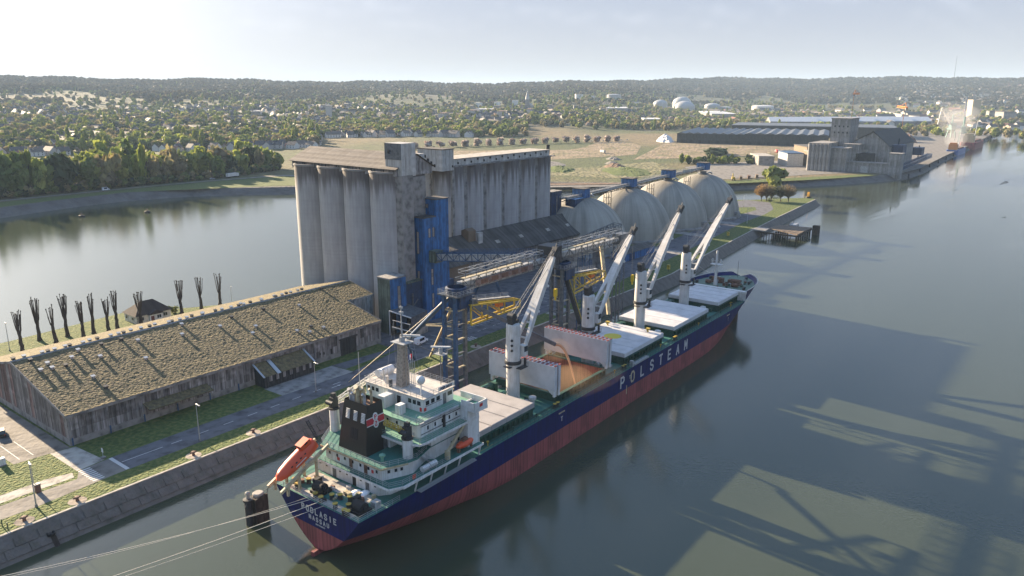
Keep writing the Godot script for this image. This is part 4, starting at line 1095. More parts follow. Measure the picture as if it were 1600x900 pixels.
func deck_crane(ship_: Node3D, i: int) -> void:
	var x: float = [57.6, 90.6, 121.6, 154.0][i]
	var top: float = [29.6, 29.4, 29.9, 30.0][i]
	var z: float = [0.4, 0.4, -0.6, -1.2][i]
	var c := Node3D.new(); c.name = "deck_crane"; ship_.add_child(c, true); c.position = V(x, 0, z)
	var tip: Vector3 = V([74.0, 111.0, 142.2, 181.0][i] - x, [44.0, 43.9, 46.2, 44.4][i], [0.8, 2.0, 1.4, 1.6][i] - z)
	var m := MB.new(); m.lathe(V(0, DK, 0), [[1.75, 0], [1.6, 0.4], [1.6, 9.6]], 24); m.bx(-0.4, DK, 1.55, 0.4, DK + 1.9, 1.75); put("crane_post", m, M.crane_white, c)
	m = MB.new(); m.lathe(V(0, 19.7, 0), [[1.62, -0.1], [1.95, 0], [1.95, 0.7], [1.7, 0.8]], 24); put("slew_ring", m, M.steel_dark, c)
	m = MB.new(); m.lathe(V(0, 20.5, 0), [[1.7, 0], [1.75, 0.6], [1.62, 8.3], [1.5, top - 20.9], [0.01, top - 20.6]], 24); put("crane_column", m, M.crane_white, c)
	m = MB.new(); m.bx(0.9, 21.4, 0.9, 2.5, 24.0, 2.4); put("crane_cab", m, M.crane_white, c)
	m = MB.new(); m.bx(2.5, 22.5, 1.0, 2.54, 23.8, 2.3); m.bx(1.1, 22.5, 2.4, 2.4, 23.8, 2.44); put("cab_window", m, M.glass, c)
	m = MB.new(); m.bx(-1.3, top - 0.5, -0.7, 0.2, top + 1.9, 0.7); m.tube(V(-0.6, top + 1.4, -0.8), V(-0.6, top + 1.4, 0.8), 0.9, -1, 12); m.tube(V(0.7, top + 0.2, -0.8), V(0.7, top + 0.2, 0.8), 0.5, -1, 12); put("head_sheave", m, M.steel_dark, c)
	m = MB.new()
	for k in 3: m.tube(V(-1.68, 23.3 + k * 1.2, 0.9), V(-1.8, 23.3 + k * 1.2, 1.0), 0.32, -1, 10)
	m.bx(-2.6, 19.2, -1, -1.6, 19.3, 1); m.bx(-1.0, 18.9, 1.6, 1.8, 19.05, 3.0); railing(m, [V(-1, 19.05, 3), V(1.8, 19.05, 3)], 1.0, 1.0, 0.03); m.bx(1.2, 19.0, 2.2, 1.7, 21.0, 2.6); put("lamp_cluster", m, M.steel_dark, c)
	# jib: two legs that close to one box, then the tapered head
	var heel := V(1.2, 21.4, 0.0)
	var d := (tip - heel).normalized(); var s := d.cross(Vector3.UP).normalized(); var u := s.cross(d)
	var L := heel.distance_to(tip)
	m = MB.new()
	var secs := [[0.0, 1.75, 0.55, 0.6], [0.28 * L, 1.15, 0.75, 1.1], [0.4 * L, 0.62, 1.2, 1.3], [0.62 * L, 0.5, 1.0, 1.35], [0.86 * L, 0.38, 0.76, 1.05], [0.97 * L, 0.25, 0.5, 0.5]]
	for side: float in [1.0, -1.0]:
		for k in secs.size() - 1:
			var a = secs[k]; var b = secs[k + 1]
			var pa := []; var pb := []
			for e in [[-1, -1], [1, -1], [1, 1], [-1, 1]]:
				pa.append(heel + d * a[0] + s * (side * a[1] + e[0] * a[2] / 2) + u * (e[1] * a[3] / 2))
				pb.append(heel + d * b[0] + s * (side * b[1] + e[0] * b[2] / 2) + u * (e[1] * b[3] / 2))
			for e in 4:
				var f := (e + 1) % 4
				m.quad(pa[f], pb[f], pb[e], pa[e])
			if k == 0: m.quad(pa[0], pa[1], pa[2], pa[3])
	m.beam(heel + d * 0.3 * L - s * 1.5, heel + d * 0.3 * L + s * 1.5, 0.4); m.beam(heel + d * 0.16 * L - s * 1.6, heel + d * 0.16 * L + s * 1.6, 0.35)
	var jib := put("jib", m, M.crane_white, c)
	m = MB.new(); m.ob(tip - d * 0.9, V(2.4, 1.2, 1.3), Basis(d, u, s)); m.tube(tip + s * 0.8, tip - s * 0.8, 0.6, -1, 12); m.tube(tip, tip + d * 1.4 + u * 0.4, 0.12); put("jib_head", m, M.steel_dark, jib)
	m = MB.new()
	for k in [0.2, 0.42, 0.66]: m.tube(heel + d * k * L + u * -0.75 + s * 0.9, heel + d * k * L - u * 1.1 + s * 1.1, 0.42, 0.3, 10)
	put("jib_lamp", m, M.white, jib)
	m = MB.new()
	for k in 5:
		m.tube(V(-0.5 + 0.25 * (k % 2), top + 1.5 - 0.4 * k, -0.6 + 0.3 * k), heel + d * (L * [0.99, 0.97, 0.985, 0.8, 0.96][k]) + u * 0.5 + s * (-0.4 + 0.2 * k), 0.055, -1, 5, false)
	put("luffing_wire", m, M.steel_grey, c)
	if i < 2:
		m = MB.new(); var hk: float = [32.8, 29.5][i]
		for k in 2: m.tube(tip + s * (0.3 - 0.6 * k) + d * 0.3, V(tip.x + d.x * 0.3, hk + 1.2, tip.z + d.z * 0.3) + s * (0.25 - 0.5 * k), 0.045, -1, 5, false)
		put("hoist_wire", m, M.steel_grey, c)
		m = MB.new(); m.ob(V(tip.x + d.x * 0.3, hk + 0.3, tip.z + d.z * 0.3), V(0.9, 1.9, 0.6)); m.ob(V(tip.x + d.x * 0.3, hk - 1.1, tip.z + d.z * 0.3), V(0.35, 0.9, 0.35)); put("hook_block", m, mat("hook_yellow", [0.72, 0.46, 0.02], 0.5), c)

func ports(p: Node3D, x0: float, x1: float, y: float, z: float, n: int, w := 0.5, h := 0.6) -> void: # windows on a wall that faces +z
	for k in n:
		var x := lerpf(x0, x1, 0.5 if n == 1 else float(k) / (n - 1))
		var m := MB.new(); m.bx(x - w / 2, y - h / 2, z - 0.01, x + w / 2, y + h / 2, z + 0.04)
		put("window", m, M.glass, p)
func ports_aft(p: Node3D, z0: float, z1: float, y: float, x: float, n: int, w := 0.5, h := 0.6) -> void: # on a wall that faces -x
	for k in n:
		var z := lerpf(z0, z1, 0.5 if n == 1 else float(k) / (n - 1))
		var m := MB.new(); m.bx(x - 0.04, y - h / 2, z - w / 2, x + 0.01, y + h / 2, z + w / 2)
		put("window", m, M.glass, p)

func house(t: Node3D) -> void:
	var A := DK; var B := 12.9; var C := 15.7; var D := 18.5; var E := 21.3; var R := 24.2
	var m := MB.new(); m.ext(pv([8.3, -9.6, 32, -9.6, 32, 8.6, 20, 8.6, 14, 9.2, 10, 8.6, 8.3, 7.2]), A, B - 0.15)
	var h := put("house_tier", m, M.white, t)
	ports_aft(h, -8.6, 6.5, 11.9, 8.3, 9, 0.5, 0.6); ports(h, 16, 30, 11.8, 8.6, 6)
	for z in [-5.0, 0.5, 4.0]:
		m = MB.new(); m.bx(8.22, A, z, 8.3, A + 2.0, z + 0.9); put("door", m, M.steel_grey if z != 0.5 else M.dark, h)
	m = MB.new(); m.ext(pv([7.7, -11.2, 32, -11.4, 32, 12.2, 10, 11.8, 7.7, 10.6]), B - 0.15, B); put("poop_deck", m, M.green_deck, t)
	m = MB.new()
	m.bx(9.8, B - 0.5, 11.9, 32.2, B - 0.05, 12.25); m.beam(V(7.6, B - 0.25, -11.2), V(7.6, B - 0.25, 10.7), 0.15, 0.4); m.beam(V(7.6, B - 0.25, 10.7), V(10, B - 0.25, 11.9), 0.15, 0.4); put("deck_fascia", m, M.white, t)
	for x in [13.5, 17.5, 21.5, 25.5, 31.6]:
		m = MB.new(); m.beam(V(x, A, 11.3), V(x, B - 0.4, 12.0), 0.22); put("deck_stanchion", m, M.white, t)
	m = MB.new(); railing(m, [V(7.8, B, -11.1), V(7.8, B, 10.6), V(10.1, B, 11.7), V(22, B, 12.1)], 1.05, 1.5, 0.035); put("poop_rail", m, M.galv, t)
	# second tier
	m = MB.new(); m.ext(pv([9.0, -7.6, 32, -9.4, 32, 8.8, 21, 9.2, 20, 8.2, 14.6, 10.0, 13.2, 9.6, 9.0, 7.6]), B, C - 0.15)
	h = put("house_tier", m, M.white, t)
	ports_aft(h, -6.5, 6.3, 14.3, 9.0, 7); ports(h, 22, 30.5, 14.2, 9.0, 5, 0.5, 0.65)
	for a in [[10.2, 8.15], [11.4, 8.75], [12.4, 9.2]]:
		m = MB.new(); m.ob(V(a[0], 14.4, a[1]), V(0.5, 0.6, 0.12), Basis(Vector3.UP, -0.46)); put("window", m, M.glass, h)
	for z in [-1.0, 3.0]:
		m = MB.new(); m.bx(8.92, B, z, 9.0, B + 2.0, z + 0.85); put("door", m, M.rust_deck, h)
	m = MB.new(); m.bx(8.93, 13.4, -4.4, 9.0, 14.0, -3.7); m.bx(8.9, 13.7, 5.0, 9.0, 14.3, 5.5); put("fire_locker", m, M.red, h)
	m = MB.new(); m.ext(pv([8.3, -8.2, 9, -8.6, 14, -12, 18, -12, 18, -9.6, 32, -9.6, 32, 9.2, 20, 9.2, 15.2, 10.6, 13, 10.2, 8.3, 8.1]), C - 0.15, C); put("boat_deck", m, M.green_deck, t)
	m = MB.new(); railing(m, [V(14, C, -11.8), V(8.8, C, -8.4), V(8.5, C, -8.0), V(8.5, C, 8.0), V(13, C, 10.0), V(15.2, C, 10.4), V(19, C, 9.2)], 1.05, 1.5, 0.035); put("boat_deck_rail", m, M.galv, t)
	m = MB.new(); m.beam(V(8.25, C - 0.2, -8.2), V(8.25, C - 0.2, 8.2), 0.12, 0.34); m.beam(V(8.25, C - 0.2, 8.2), V(13, C - 0.2, 10.3), 0.12, 0.34); put("deck_fascia", m, M.cream, t)
	# third and fourth tiers under the bridge
	m = MB.new(); m.ext(pv([17.2, -8.8, 32, -8.8, 32, 9.1, 20.4, 9.1, 20.4, 7.0, 17.2, 7.0]), C, D - 0.15); h = put("house_tier", m, M.white, t)
	ports(h, 21.6, 29, 16.9, 9.1, 4, 0.5, 0.65); ports_aft(h, -6, 5.8, 17.1, 17.2, 4)
	m = MB.new(); m.ext(pv([14.2, -3.4, 17, -9.6, 32, -9.6, 32, 11.2, 17, 11.2, 15.4, 10.8, 14.2, 8.0]), D - 0.18, D); put("upper_deck", m, M.green_pale, t)
	m = MB.new(); m.beam(V(14.1, D - 0.22, -3.2), V(14.1, D - 0.22, 8.0), 0.14, 0.42); m.beam(V(14.1, D - 0.22, 8), V(15.4, D - 0.22, 10.9), 0.14, 0.42); m.beam(V(15.4, D - 0.22, 10.95), V(17, D - 0.22, 11.25), 0.14, 0.42); m.bx(17, D - 0.45, 11.2, 32, D + 0.05, 11.32); put("deck_fascia", m, M.white, t)
	m = MB.new(); railing(m, [V(14.3, D, -3.2), V(14.3, D, 8.0), V(15.6, D, 10.7), V(17, D, 11.1), V(28, D, 11.1)], 1.05, 1.5, 0.035); put("upper_rail", m, M.galv, t)
	m = MB.new(); m.ext(pv([17.6, -8.6, 32, -8.6, 32, 9.2, 17.6, 9.2, 16.8, 7.4, 17.6, 5.0]), D, E - 0.15); h = put("house_tier", m, M.white, t)
	ports(h, 19.5, 27.5, 19.9, 9.2, 5, 0.4, 0.75); ports_aft(h, -7, 3, 19.9, 17.6, 5)
	m = MB.new()
	for y in [19.1, 20.7]: m.tube(V(17.5, y, 9.3), V(29, y, 9.3), 0.06, -1, 6)
	m.bx(23.6, D, 9.2, 24, E - 0.2, 9.6); put("wall_pipe", m, M.steel_dark, h)
	# bridge deck, wings and wheelhouse
	m = MB.new(); m.ext(pv([16.6, 2.4, 17.8, -9.6, 32, -9.6, 32, 9.6, 16.6, 9.0]), E - 0.15, E); put("bridge_deck", m, M.green_pale, t)
	m = MB.new(); m.ext(pv([28.6, 9.6, 32.2, 9.6, 32.2, 13.3, 28.6, 13.0]), E - 0.7, E + 0.02); put("bridge_wing", m, M.white, t)
	m = MB.new(); m.bx(28.9, E + 0.02, 9.6, 32, E + 0.05, 13.0); put("wing_floor", m, M.green_deck, t)
	m = MB.new(); m.bx(28.5, E, 12.95, 32.3, E + 1.25, 13.15); m.bx(32.1, E, 6.4, 32.3, E + 1.25, 13.1); m.bx(28.5, E, 9.6, 28.7, E + 1.25, 13.1); m.bx(28.5, E - 0.7, 9.4, 32.2, E + 0.4, 9.6); put("wing_bulwark", m, M.white, t)
	m = MB.new(); m.bx(29.9, E + 0.2, 13.15, 30.8, E + 0.85, 13.19); put("lifebuoy_board", m, M.red, t)
	m = MB.new(); m.bx(28.6, B, 8.8, 32.05, E - 0.7, 11.2); put("wing_tower", m, M.white, t)
	m = MB.new(); m.ext(pv([28.6, -13.0, 32.2, -13.3, 32.2, -9.6, 28.6, -9.6]), E - 0.7, E + 0.02); m.bx(28.5, E, -13.2, 32.3, E + 1.25, -13.0); put("bridge_wing", m, M.white, t)
	m = MB.new(); railing(m, [V(16.8, E, 2.6), V(16.8, E, 8.9), V(28.4, E, 9.4)], 1.05, 1.5, 0.035); put("bridge_rail", m, M.galv, t)
	m = MB.new(); m.bx(17, E - 0.05, 9.4, 27.5, E + 0.3, 9.75); m.tube(V(18, E + 0.45, 9.8), V(27.5, E + 0.45, 9.8), 0.16); put("stowed_boom", m, M.steel_pale, t)
	m = MB.new(); m.bx(21.4, E, -9.4, 30, R - 0.12, 6.3); h = put("wheelhouse", m, M.white, t)
	ports(h, 22.6, 25.6, E + 1.75, 6.3, 3, 0.95, 0.85); ports(h, 29.0, 29.0, E + 1.75, 6.3, 1, 1.3, 0.85)
	ports_aft(h, 5.2, 2.8, E + 1.75, 21.4, 3, 0.85, 0.85); ports_aft(h, -6.2, -8.6, E + 1.75, 21.4, 3, 0.8, 0.8)
	m = MB.new(); m.bx(27.0, E, 6.29, 27.9, E + 2.2, 6.35); put("door", m, M.steel_grey, h)
	m = MB.new(); m.bx(22, E + 1.1, 6.3, 26.6, E + 1.18, 6.36); put("wall_strip", m, M.steel_dark, h)
	m = MB.new(); m.bx(21.33, E + 0.2, 5.4, 21.4, E + 1.0, 5.9); m.bx(21.6, E + 0.3, 6.3, 22.2, E + 0.95, 6.38); put("fire_locker", m, M.red, h)
	m = MB.new(); m.bx(20.6, E, 0.6, 21.39, E + 0.9, 1.9); put("wall_box", m, M.steel_pale, h)
	m = MB.new()
	for z in [-0.6, -2.1]: m.bx(21.3, E, z, 21.4, E + 2.0, z + 0.9)
	put("door", m, M.dark, h)
	m = MB.new(); m.bx(18.4, E - 2.6, -2.9, 21.39, R - 0.5, -1.2); put("stair_casing", m, M.white, h)
	m = MB.new(); m.bx(18.0, D, 2.2, 19.6, E + 1.9, 3.4); put("vent_trunk", m, M.white, t)
	m = MB.new(); m.bx(21.1, R - 0.12, -9.7, 30.3, R, 6.6); put("monkey_deck", m, mat("roof_pale", [0.5, 0.47, 0.43], 0.8, M.hatch.albedo_texture, 8.0), t)
	m = MB.new(); railing(m, [V(21.2, R, 6.4), V(21.2, R, -9.6), V(30.2, R, -9.6), V(30.2, R, 6.5), V(21.2, R, 6.4)], 1.05, 1.5, 0.03); put("monkey_rail", m, M.galv, t)
	m = MB.new(); m.bx(25.5, R + 0.25, 6.5, 30.0, R + 1.0, 6.58); var nb := put("name_board", m, M.white, t)
	stroke_text(nb, "lettering", "PODLASIE", 0.5, 0.1, V(26.0, R + 0.38, 6.59), Basis.IDENTITY, M.navy, 0.42)
	# masts and aerials on top
	m = MB.new(); m.exz([[-1.3, 0.0], [1.0, 0.0], [0.55, 9.0], [-0.55, 9.0]], -0.8, 0.8)
	var mast := put("signal_mast", m, mat("mast_tan", [0.36, 0.31, 0.26], 0.6, M.steel_pale.albedo_texture, 3.0), t); mast.position = V(24.2, R, -1.6)
	m = MB.new(); m.bx(-1.5, 9.0, -1.8, 1.5, 9.15, 1.8); m.bx(-0.5, 9.1, -0.3, 0.5, 10.1, 0.3); m.beam(V(0, 11.6, -2.6), V(0, 11.6, 2.6), 0.14); m.beam(V(0, 13.0, -2.4), V(0, 13.0, 2.4), 0.12); m.tube(V(0, 9, 0), V(0, 16.4, 0), 0.2, 0.1); m.ob(V(0, 15.0, 0), V(0.5, 0.4, 0.9)); m.ob(V(0, 16.0, 0), V(0.4, 0.35, 0.7))
	m.beam(V(0.9, 9.9, 1.3), V(0.9, 9.9, -1.3), 0.5, 0.35); put("yard", m, M.steel_pale, mast)
	m = MB.new(); m.ob(V(1.0, 10.4, 1.4), V(0.3, 0.35, 3.8), Basis(Vector3.UP, 0.5)); put("radar_bar", m, M.white, mast)
	m = MB.new(); truss(m, V(-0.4, 0.1, 1.2), V(-0.4, 9.0, 1.2), 1.1, 1.0, 8, 0.07); put("ladder_cage", m, M.galv, mast)
	m = MB.new()
	for k in 4: m.tube(V(-0.9 + k * 0.5, 0.1, 2.6), V(-0.9 + k * 0.5, 5.5 + 1.1 * (k % 3), 2.6), 0.07, -1, 6)
	put("whip_aerial", m, M.galv, mast)
	m = MB.new()
	for s in [-1, 1]: m.tube(V(0, 13, s * 2.2), V(1.6, 0.2, s * 3.6), 0.025, -1, 4, false); m.tube(V(0, 13, s * 2.2), V(-1.8, 0.2, s * 3.2), 0.025, -1, 4, false)
	put("stay_wire", m, M.steel_pale, mast)
	m = MB.new(); truss(m, V(29.0, R, 4.0), V(29.0, R + 6.4, 4.0), 1.1, 1.0, 6, 0.08); m.bx(28.2, R + 6.4, 3.0, 29.8, R + 6.5, 5.2); railing(m, [V(28.2, R + 6.5, 3), V(28.2, R + 6.5, 5.2), V(29.8, R + 6.5, 5.2)], 0.9, 0.8, 0.03); m.lathe(V(29, R + 6.5, 4.1), [[0.4, 0], [0.4, 1.1], [0.01, 1.2]], 10); var rm := put("radar_mast", m, M.steel_pale, t)
	m = MB.new(); m.ob(V(29, R + 7.9, 4.1), V(0.35, 0.3, 3.9), Basis(Vector3.UP, 0.6)); put("radar_bar", m, M.white, rm)
	for e in [[22.4, 4.9, 2.6, 0.85], [26.6, -3.6, 3.4, 0.85]]:
		m = MB.new(); m.tube(V(e[0], R, e[1]), V(e[0], R + e[2], e[1]), 0.12); m.ball(V(e[0], R + e[2] + 0.6, e[1]), V(e[3], e[3] * 1.05, e[3]), 16); put("satellite_dome", m, M.white, t)
	m = MB.new(); m.tube(V(23.6, R, -6.6), V(23.6, R + 2.2, -6.6), 0.1); m.ball(V(23.6, R + 2.4, -6.6), V(0.5, 0.3, 0.5), 10, 0.0); put("aerial", m, M.galv, t)
	m = MB.new(); m.tube(V(24.0, R + 0.9, -8.7), V(28.0, R + 0.9, -8.7), 0.85, -1, 14); m.bx(24.2, R, -9.2, 27.8, R + 0.3, -8.2); put("roof_tank", m, M.white, t)
	m = MB.new(); m.tube(V(20.8, B, -10.6), V(20.8, R + 6, -10.6), 0.07, -1, 6); put("flag_staff", m, M.galv, t)
	m = MB.new(); m.tube(V(27.4, R + 1.4, -3.6), V(27.4, R + 6.2, -3.6), 0.05, -1, 6); var fs := put("flag_halyard", m, M.galv, t)
	for k in 3:
		m = MB.new(); m.col = [Color(0.02, 0.04, 0.2), Color(0.8, 0.8, 0.8), Color(0.6, 0.02, 0.03)][k]
		for j in 2: m.ob(V(27.65 + k * 0.44 + j * 0.2, R + 4.4 - 0.1 * sin(k + j), -3.6 + 0.12 * sin(k * 2.0 + j)), V(0.23, 1.0, 0.03), Basis(Vector3.UP, 0.3 * sin(k * 2.0 + j)))
		put("flag_band", m, M.cloth, fs)
	for e in [[25.6, -5.0, "blue_clad"], [22.8, -5.4, "crane_white"], [21.9, -3.4, "steel_grey"]]:
		m = MB.new(); m.bx(e[0], R, e[1], e[0] + 0.6, R + 1.5, e[1] + 0.5); put("compass_stand", m, M[e[2]], t)
	# stairs on the sloping sides
	for e in [[16.4, C, 5.6, 19.4, D, 5.6], [16.2, D, 7.6, 18.8, E, 7.6], [19.6, B, 9.4, 16.4, C, 9.4], [10.6, A, -11.0, 13.6, B, -11.0]]:
		m = MB.new(); var a := V(e[0], e[1], e[2]); var b := V(e[3], e[4], e[5])
		for s in [-0.4, 0.4]: m.beam(a + V(0, 0, s), b + V(0, 0, s), 0.1, 0.22); m.beam(a + V(0, 0.95, s), b + V(0, 0.95, s), 0.05)
		for k in 11: m.ob(a.lerp(b, (k + 0.5) / 11.0), V(0.26, 0.04, 0.75))
		put("stair", m, M.galv, t)
	# funnel
	m = MB.new()
	var lo := [V(9.8, C, -4.8), V(15.2, C, -4.8), V(15.2, C, 2.8), V(9.8, C, 2.8)]; var up := [V(11.5, 25, -4.4), V(15.2, 25, -4.4), V(15.2, 25, 1.7), V(11.5, 25, 1.7)]
	for k in 4: m.quad(lo[(k + 1) % 4], lo[k], up[k], up[(k + 1) % 4])
	var fl := put("funnel", m, M.black, t)
	m = MB.new(); m.quad(up[0] - V(0, 0.8, 0), up[3] - V(0, 0.8, 0), up[2] - V(0, 0.8, 0), up[1] - V(0, 0.8, 0)); put("funnel_top", m, M.rust_deck, fl)
	m = MB.new()
	var pp := [[12.4, -3.6, 0.34, 26.4], [12.3, -2.7, 0.3, 25.9], [12.6, -1.8, 0.5, 27.2], [13.0, -0.8, 0.42, 27.0], [12.4, 0.1, 0.26, 26.2], [14.0, 0.2, 0.26, 26.8], [14.2, -2.6, 0.4, 26.2]]
	for k in pp.size():
		m = MB.new(); m.tube(V(pp[k][0], 24.2, pp[k][1]), V(pp[k][0], pp[k][3], pp[k][1]), pp[k][2], -1, 12, false); m.tube(V(pp[k][0], pp[k][3], pp[k][1]), V(pp[k][0] - 0.5, pp[k][3] + 0.5, pp[k][1]), pp[k][2], -1, 12, true); put("exhaust_pipe", m, M.cream if k in [2, 3, 5] else M.steel_pale if k != 6 else M.dark, fl)
	var sl := (11.5 - 9.8) / (25 - C)
	for k in 3:
		m = MB.new()
		var z0 := -3.5 + k * 2.05
		for j in 7:
			var y := 21.6 + j * 0.27
			m.ob(V(9.8 + sl * (y - C) - 0.06, y + 0.12, z0 + 0.5), V(0.1, 0.2, 0.95), Basis(Vector3.BACK, 0.3))
		put("louvre", m, M.white, fl)
	for k in 2:
		m = MB.new(); m.ob(V(9.8 + sl * 3.6 - 0.03, C + 3.5, -1.5 + k * 1.1), V(0.1, 2.0, 0.8), Basis(Vector3.BACK, -sl)); put("louvre", m, M.dark, fl)
	# the mark on the funnel's side: a red band edged white with a white emblem across it
	var n := V(0, (2.8 - 1.7) / (25 - C), 1).normalized()
	var zf := func(y: float) -> float: return 2.8 - 1.1 * (y - C) / (25 - C)
	for e in [[21.0, 22.55, "white", 0.02], [21.18, 22.37, "logo_red", 0.035]]:
		m = MB.new()
		var x0: float = 11.5 if e[2] == "white" else 11.45
		m.quad(V(10.85, e[0], zf.call(e[0]) + e[3]), V(15.22, e[0], zf.call(e[0]) + e[3]), V(15.22, e[1], zf.call(e[1]) + e[3]), V(10.9, e[1], zf.call(e[1]) + e[3])); put("funnel_band", m, M[e[2]], fl)
	m = MB.new()
	for k in 2:
		var yc := 22.45 - k * 1.35
		for j in 20:
			var q := TAU * j / 20; var q2 := TAU * (j + 1) / 20
			var e := []
			for w in [[q, 0.85], [q2, 0.85], [q2, 0.0], [q, 0.0]]:
				var y: float = yc + sin(w[0]) * w[1] * 0.95; e.append(V(13.1 + cos(w[0]) * w[1] * 0.75, y, zf.call(y) + 0.05))
			m.quad(e[0], e[1], e[2], e[3])
	put("funnel_emblem", m, M.white, fl)
	for k in 2: text_on(fl, "emblem_letter", "PZ"[k], 1.25, V(13.1, 22.4 - k * 1.3, zf.call(22.4 - k * 1.3) + 0.06), Basis(Vector3.RIGHT, -0.118), M.logo_red)
	m = MB.new(); m.bx(14.2, C, 2.75, 15.1, C + 2.2, 2.86); put("door", m, M.steel_grey, fl)
	m = MB.new(); m.bx(15.25, C, 1.0, 17.1, C + 2.6, 3.4); put("funnel_annex", m, M.white, t)
	# posts with their stores cranes
	for e in [[14.2, -10.9], [14.6, 8.7]]:
		m = MB.new(); m.lathe(V(e[0], C - 2.8 if e[1] < 0 else C, e[1]), [[0.95, 0], [0.95, 7.4 if e[1] < 0 else 3.8]], 16); put("crane_post", m, M.white, t)
		var y := 20.5 if e[1] < 0 else 19.6
		m = MB.new(); m.lathe(V(e[0], y - 0.2, e[1]), [[1.15, 0], [1.15, 0.3], [0.01, 0.3]], 14); m.bx(e[0] - 0.7, y, e[1] - 0.6, e[0] + 0.6, y + 2.2, e[1] + 0.6); m.tube(V(e[0] - 0.9, y + 1.2, e[1] - 0.9), V(e[0] - 0.9, y + 1.2, e[1] + 0.9), 0.5, -1, 10); m.bx(e[0] - 0.4, y + 2.2, e[1] - 0.4, e[0] + 0.4, y + 3.0, e[1] + 0.4); put("stores_winch", m, M.steel_dark, t)
		m = MB.new(); var tip := V(27, 23.6, -11.6) if e[1] < 0 else V(11.6, 22.6, 5.8)
		truss(m, V(e[0], y + 0.6, e[1]), tip, 0.8, 0.7, 9, 0.09); put("stores_boom", m, M.crane_white if e[1] < 0 else M.yellow, t)
	# free-fall lifeboat on its ramp
	var d := (V(7.6, 16.7, -7.5) - V(-1.6, 12.4, -7.5)).normalized(); var u := V(-d.y, d.x, 0)
	m = MB.new()
	var prof := [[0.0, 0.05, 0.0], [0.5, 0.75, 0.75], [1.6, 1.25, 1.15], [3.5, 1.45, 1.4], [6.5, 1.5, 1.5], [8.6, 1.4, 1.45], [9.6, 1.15, 1.2], [9.9, 0.05, 0.05]]
	var o := V(-2.4, 12.9, -7.5)
	for k in prof.size() - 1:
		for j in 16:
			var p := []; var q := []
			for w in [[k, j], [k, j + 1], [k + 1, j + 1], [k + 1, j]]:
				var a = TAU * w[1] / 16.0; var r = prof[w[0]]
				p.append(o + d * r[0] + V(0, 0, 1) * cos(a) * r[1] + u * (sin(a) * r[2] * (1.0 if sin(a) > 0 else 0.8)))
				q.append((V(0, 0, 1) * cos(a) + u * sin(a) + d * (-0.7 if w[0] < 2 else 0.6 if w[0] > 5 else 0.0)).normalized())
			p.reverse(); q.reverse(); m.sq(p, q)
	var lb := put("lifeboat", m, M.orange, t)
	m = MB.new(); m.ob(o + d * 7.7 + u * 1.7, V(2.3, 1.1, 1.7), Basis(d, u, V(0, 0, 1))); put("conning_hood", m, M.orange, lb)
	m = MB.new(); m.ob(o + d * 6.9 + u * 2.0, V(0.85, 0.35, 1.5), Basis(d, u, V(0, 0, 1))); m.ob(o + d * 7.8 + u * 2.0 + V(0, 0, 0.86), V(0.7, 0.35, 0.04), Basis(d, u, V(0, 0, 1)))
	for k in 4: m.ob(o + d * (3.2 + k * 1.1) + u * 0.75 + V(0, 0, 1.32), V(0.4, 0.28, 0.05), Basis(d, u, V(0, 0, 1)))
	put("boat_window", m, M.dark, lb)
	m = MB.new(); m.ob(o + d * 5.0 + u * 0.2 + V(0, 0, 1.52), V(2.6, 0.14, 0.05), Basis(d, u, V(0, 0, 1))); put("boat_stripe", m, M.white, lb)
	for s in [-1.9, 1.9]:
		m = MB.new(); m.beam(o + d * -1.2 - u * 1.2 + V(0, 0, s), o + d * 11.0 - u * 1.2 + V(0, 0, s), 0.4, 0.6); put("ramp_beam", m, M.cream, t)
		m = MB.new()
		for k in [0.4, 3.2, 7.6]:
			var f = o + d * k - u * 1.3 + V(0, 0, s); m.beam(V(f.x, DK, f.z), f, 0.42)
		put("ramp_leg", m, M.cream, t)
	# the stern's mooring gear
	for e in [[2.6, 8.6], [2.8, -2.2]]:
		m = MB.new(); m.tube(V(e[0], DK + 1.1, e[1] - 1.0), V(e[0], DK + 1.1, e[1] + 1.3), 1.0, -1, 14); m.tube(V(e[0], DK + 1.1, e[1] - 1.6), V(e[0], DK + 1.1, e[1] + 1.7), 0.4); m.bx(e[0] - 1.2, DK, e[1] - 1.3, e[0] + 1.6, DK + 0.5, e[1] + 1.5); m.bx(e[0] + 0.4, DK, e[1] - 2.4, e[0] + 1.8, DK + 1.8, e[1] - 1.4); put("mooring_winch", m, M.dark, t)
	for e in [[2.5, 1.5], [3.4, 2.7], [4.0, 4.6], [0.4, 7.2], [0.5, 8.0], [2.1, 6.4], [4.5, -5.3], [4.2, -4.4], [3.7, -6.4], [1.0, -1.2], [0.8, 0.6], [0.8, 4.4], [2.2, -8.6], [1.2, -6.6]]:
		m = MB.new(); m.lathe(V(e[0], DK, e[1]), [[0.5, 0], [0.42, 0.15], [0.4, 0.95]], 10); var b := put("bollard", m, M.steel_dark, t)
		m = MB.new(); m.lathe(V(e[0], DK + 0.95, e[1]), [[0.5, 0], [0.5, 0.12], [0.01, 0.14]], 10); put("bollard_cap", m, M.yellow, b)
	for k in 34:
		var x := rr(1.0, 7.4); var z := rr(-9, 9)
		m = MB.new(); m.ob(V(x, DK + 0.25, z), V(rr(0.3, 1.0), rr(0.3, 0.9), rr(0.3, 0.9)), Basis(Vector3.UP, rr(0, 3))); put("deck_fitting", m, [M.steel_dark, M.cream, M.green_steel, M.rust_deck, M.steel_pale][k % 5], t)
	for e in [[6.4, 3.2], [7.2, 4.6]]:
		m = MB.new(); m.ball(V(e[0], DK, e[1]), V(1.3, 0.55, 0.8), 12, 0.0); put("stores_heap", m, M.cloth, t)
	m = MB.new(); m.bx(4.6, DK, 9.2, 6.0, DK + 1.3, 10.4); put("deck_crate", m, M.steel_pale, t)
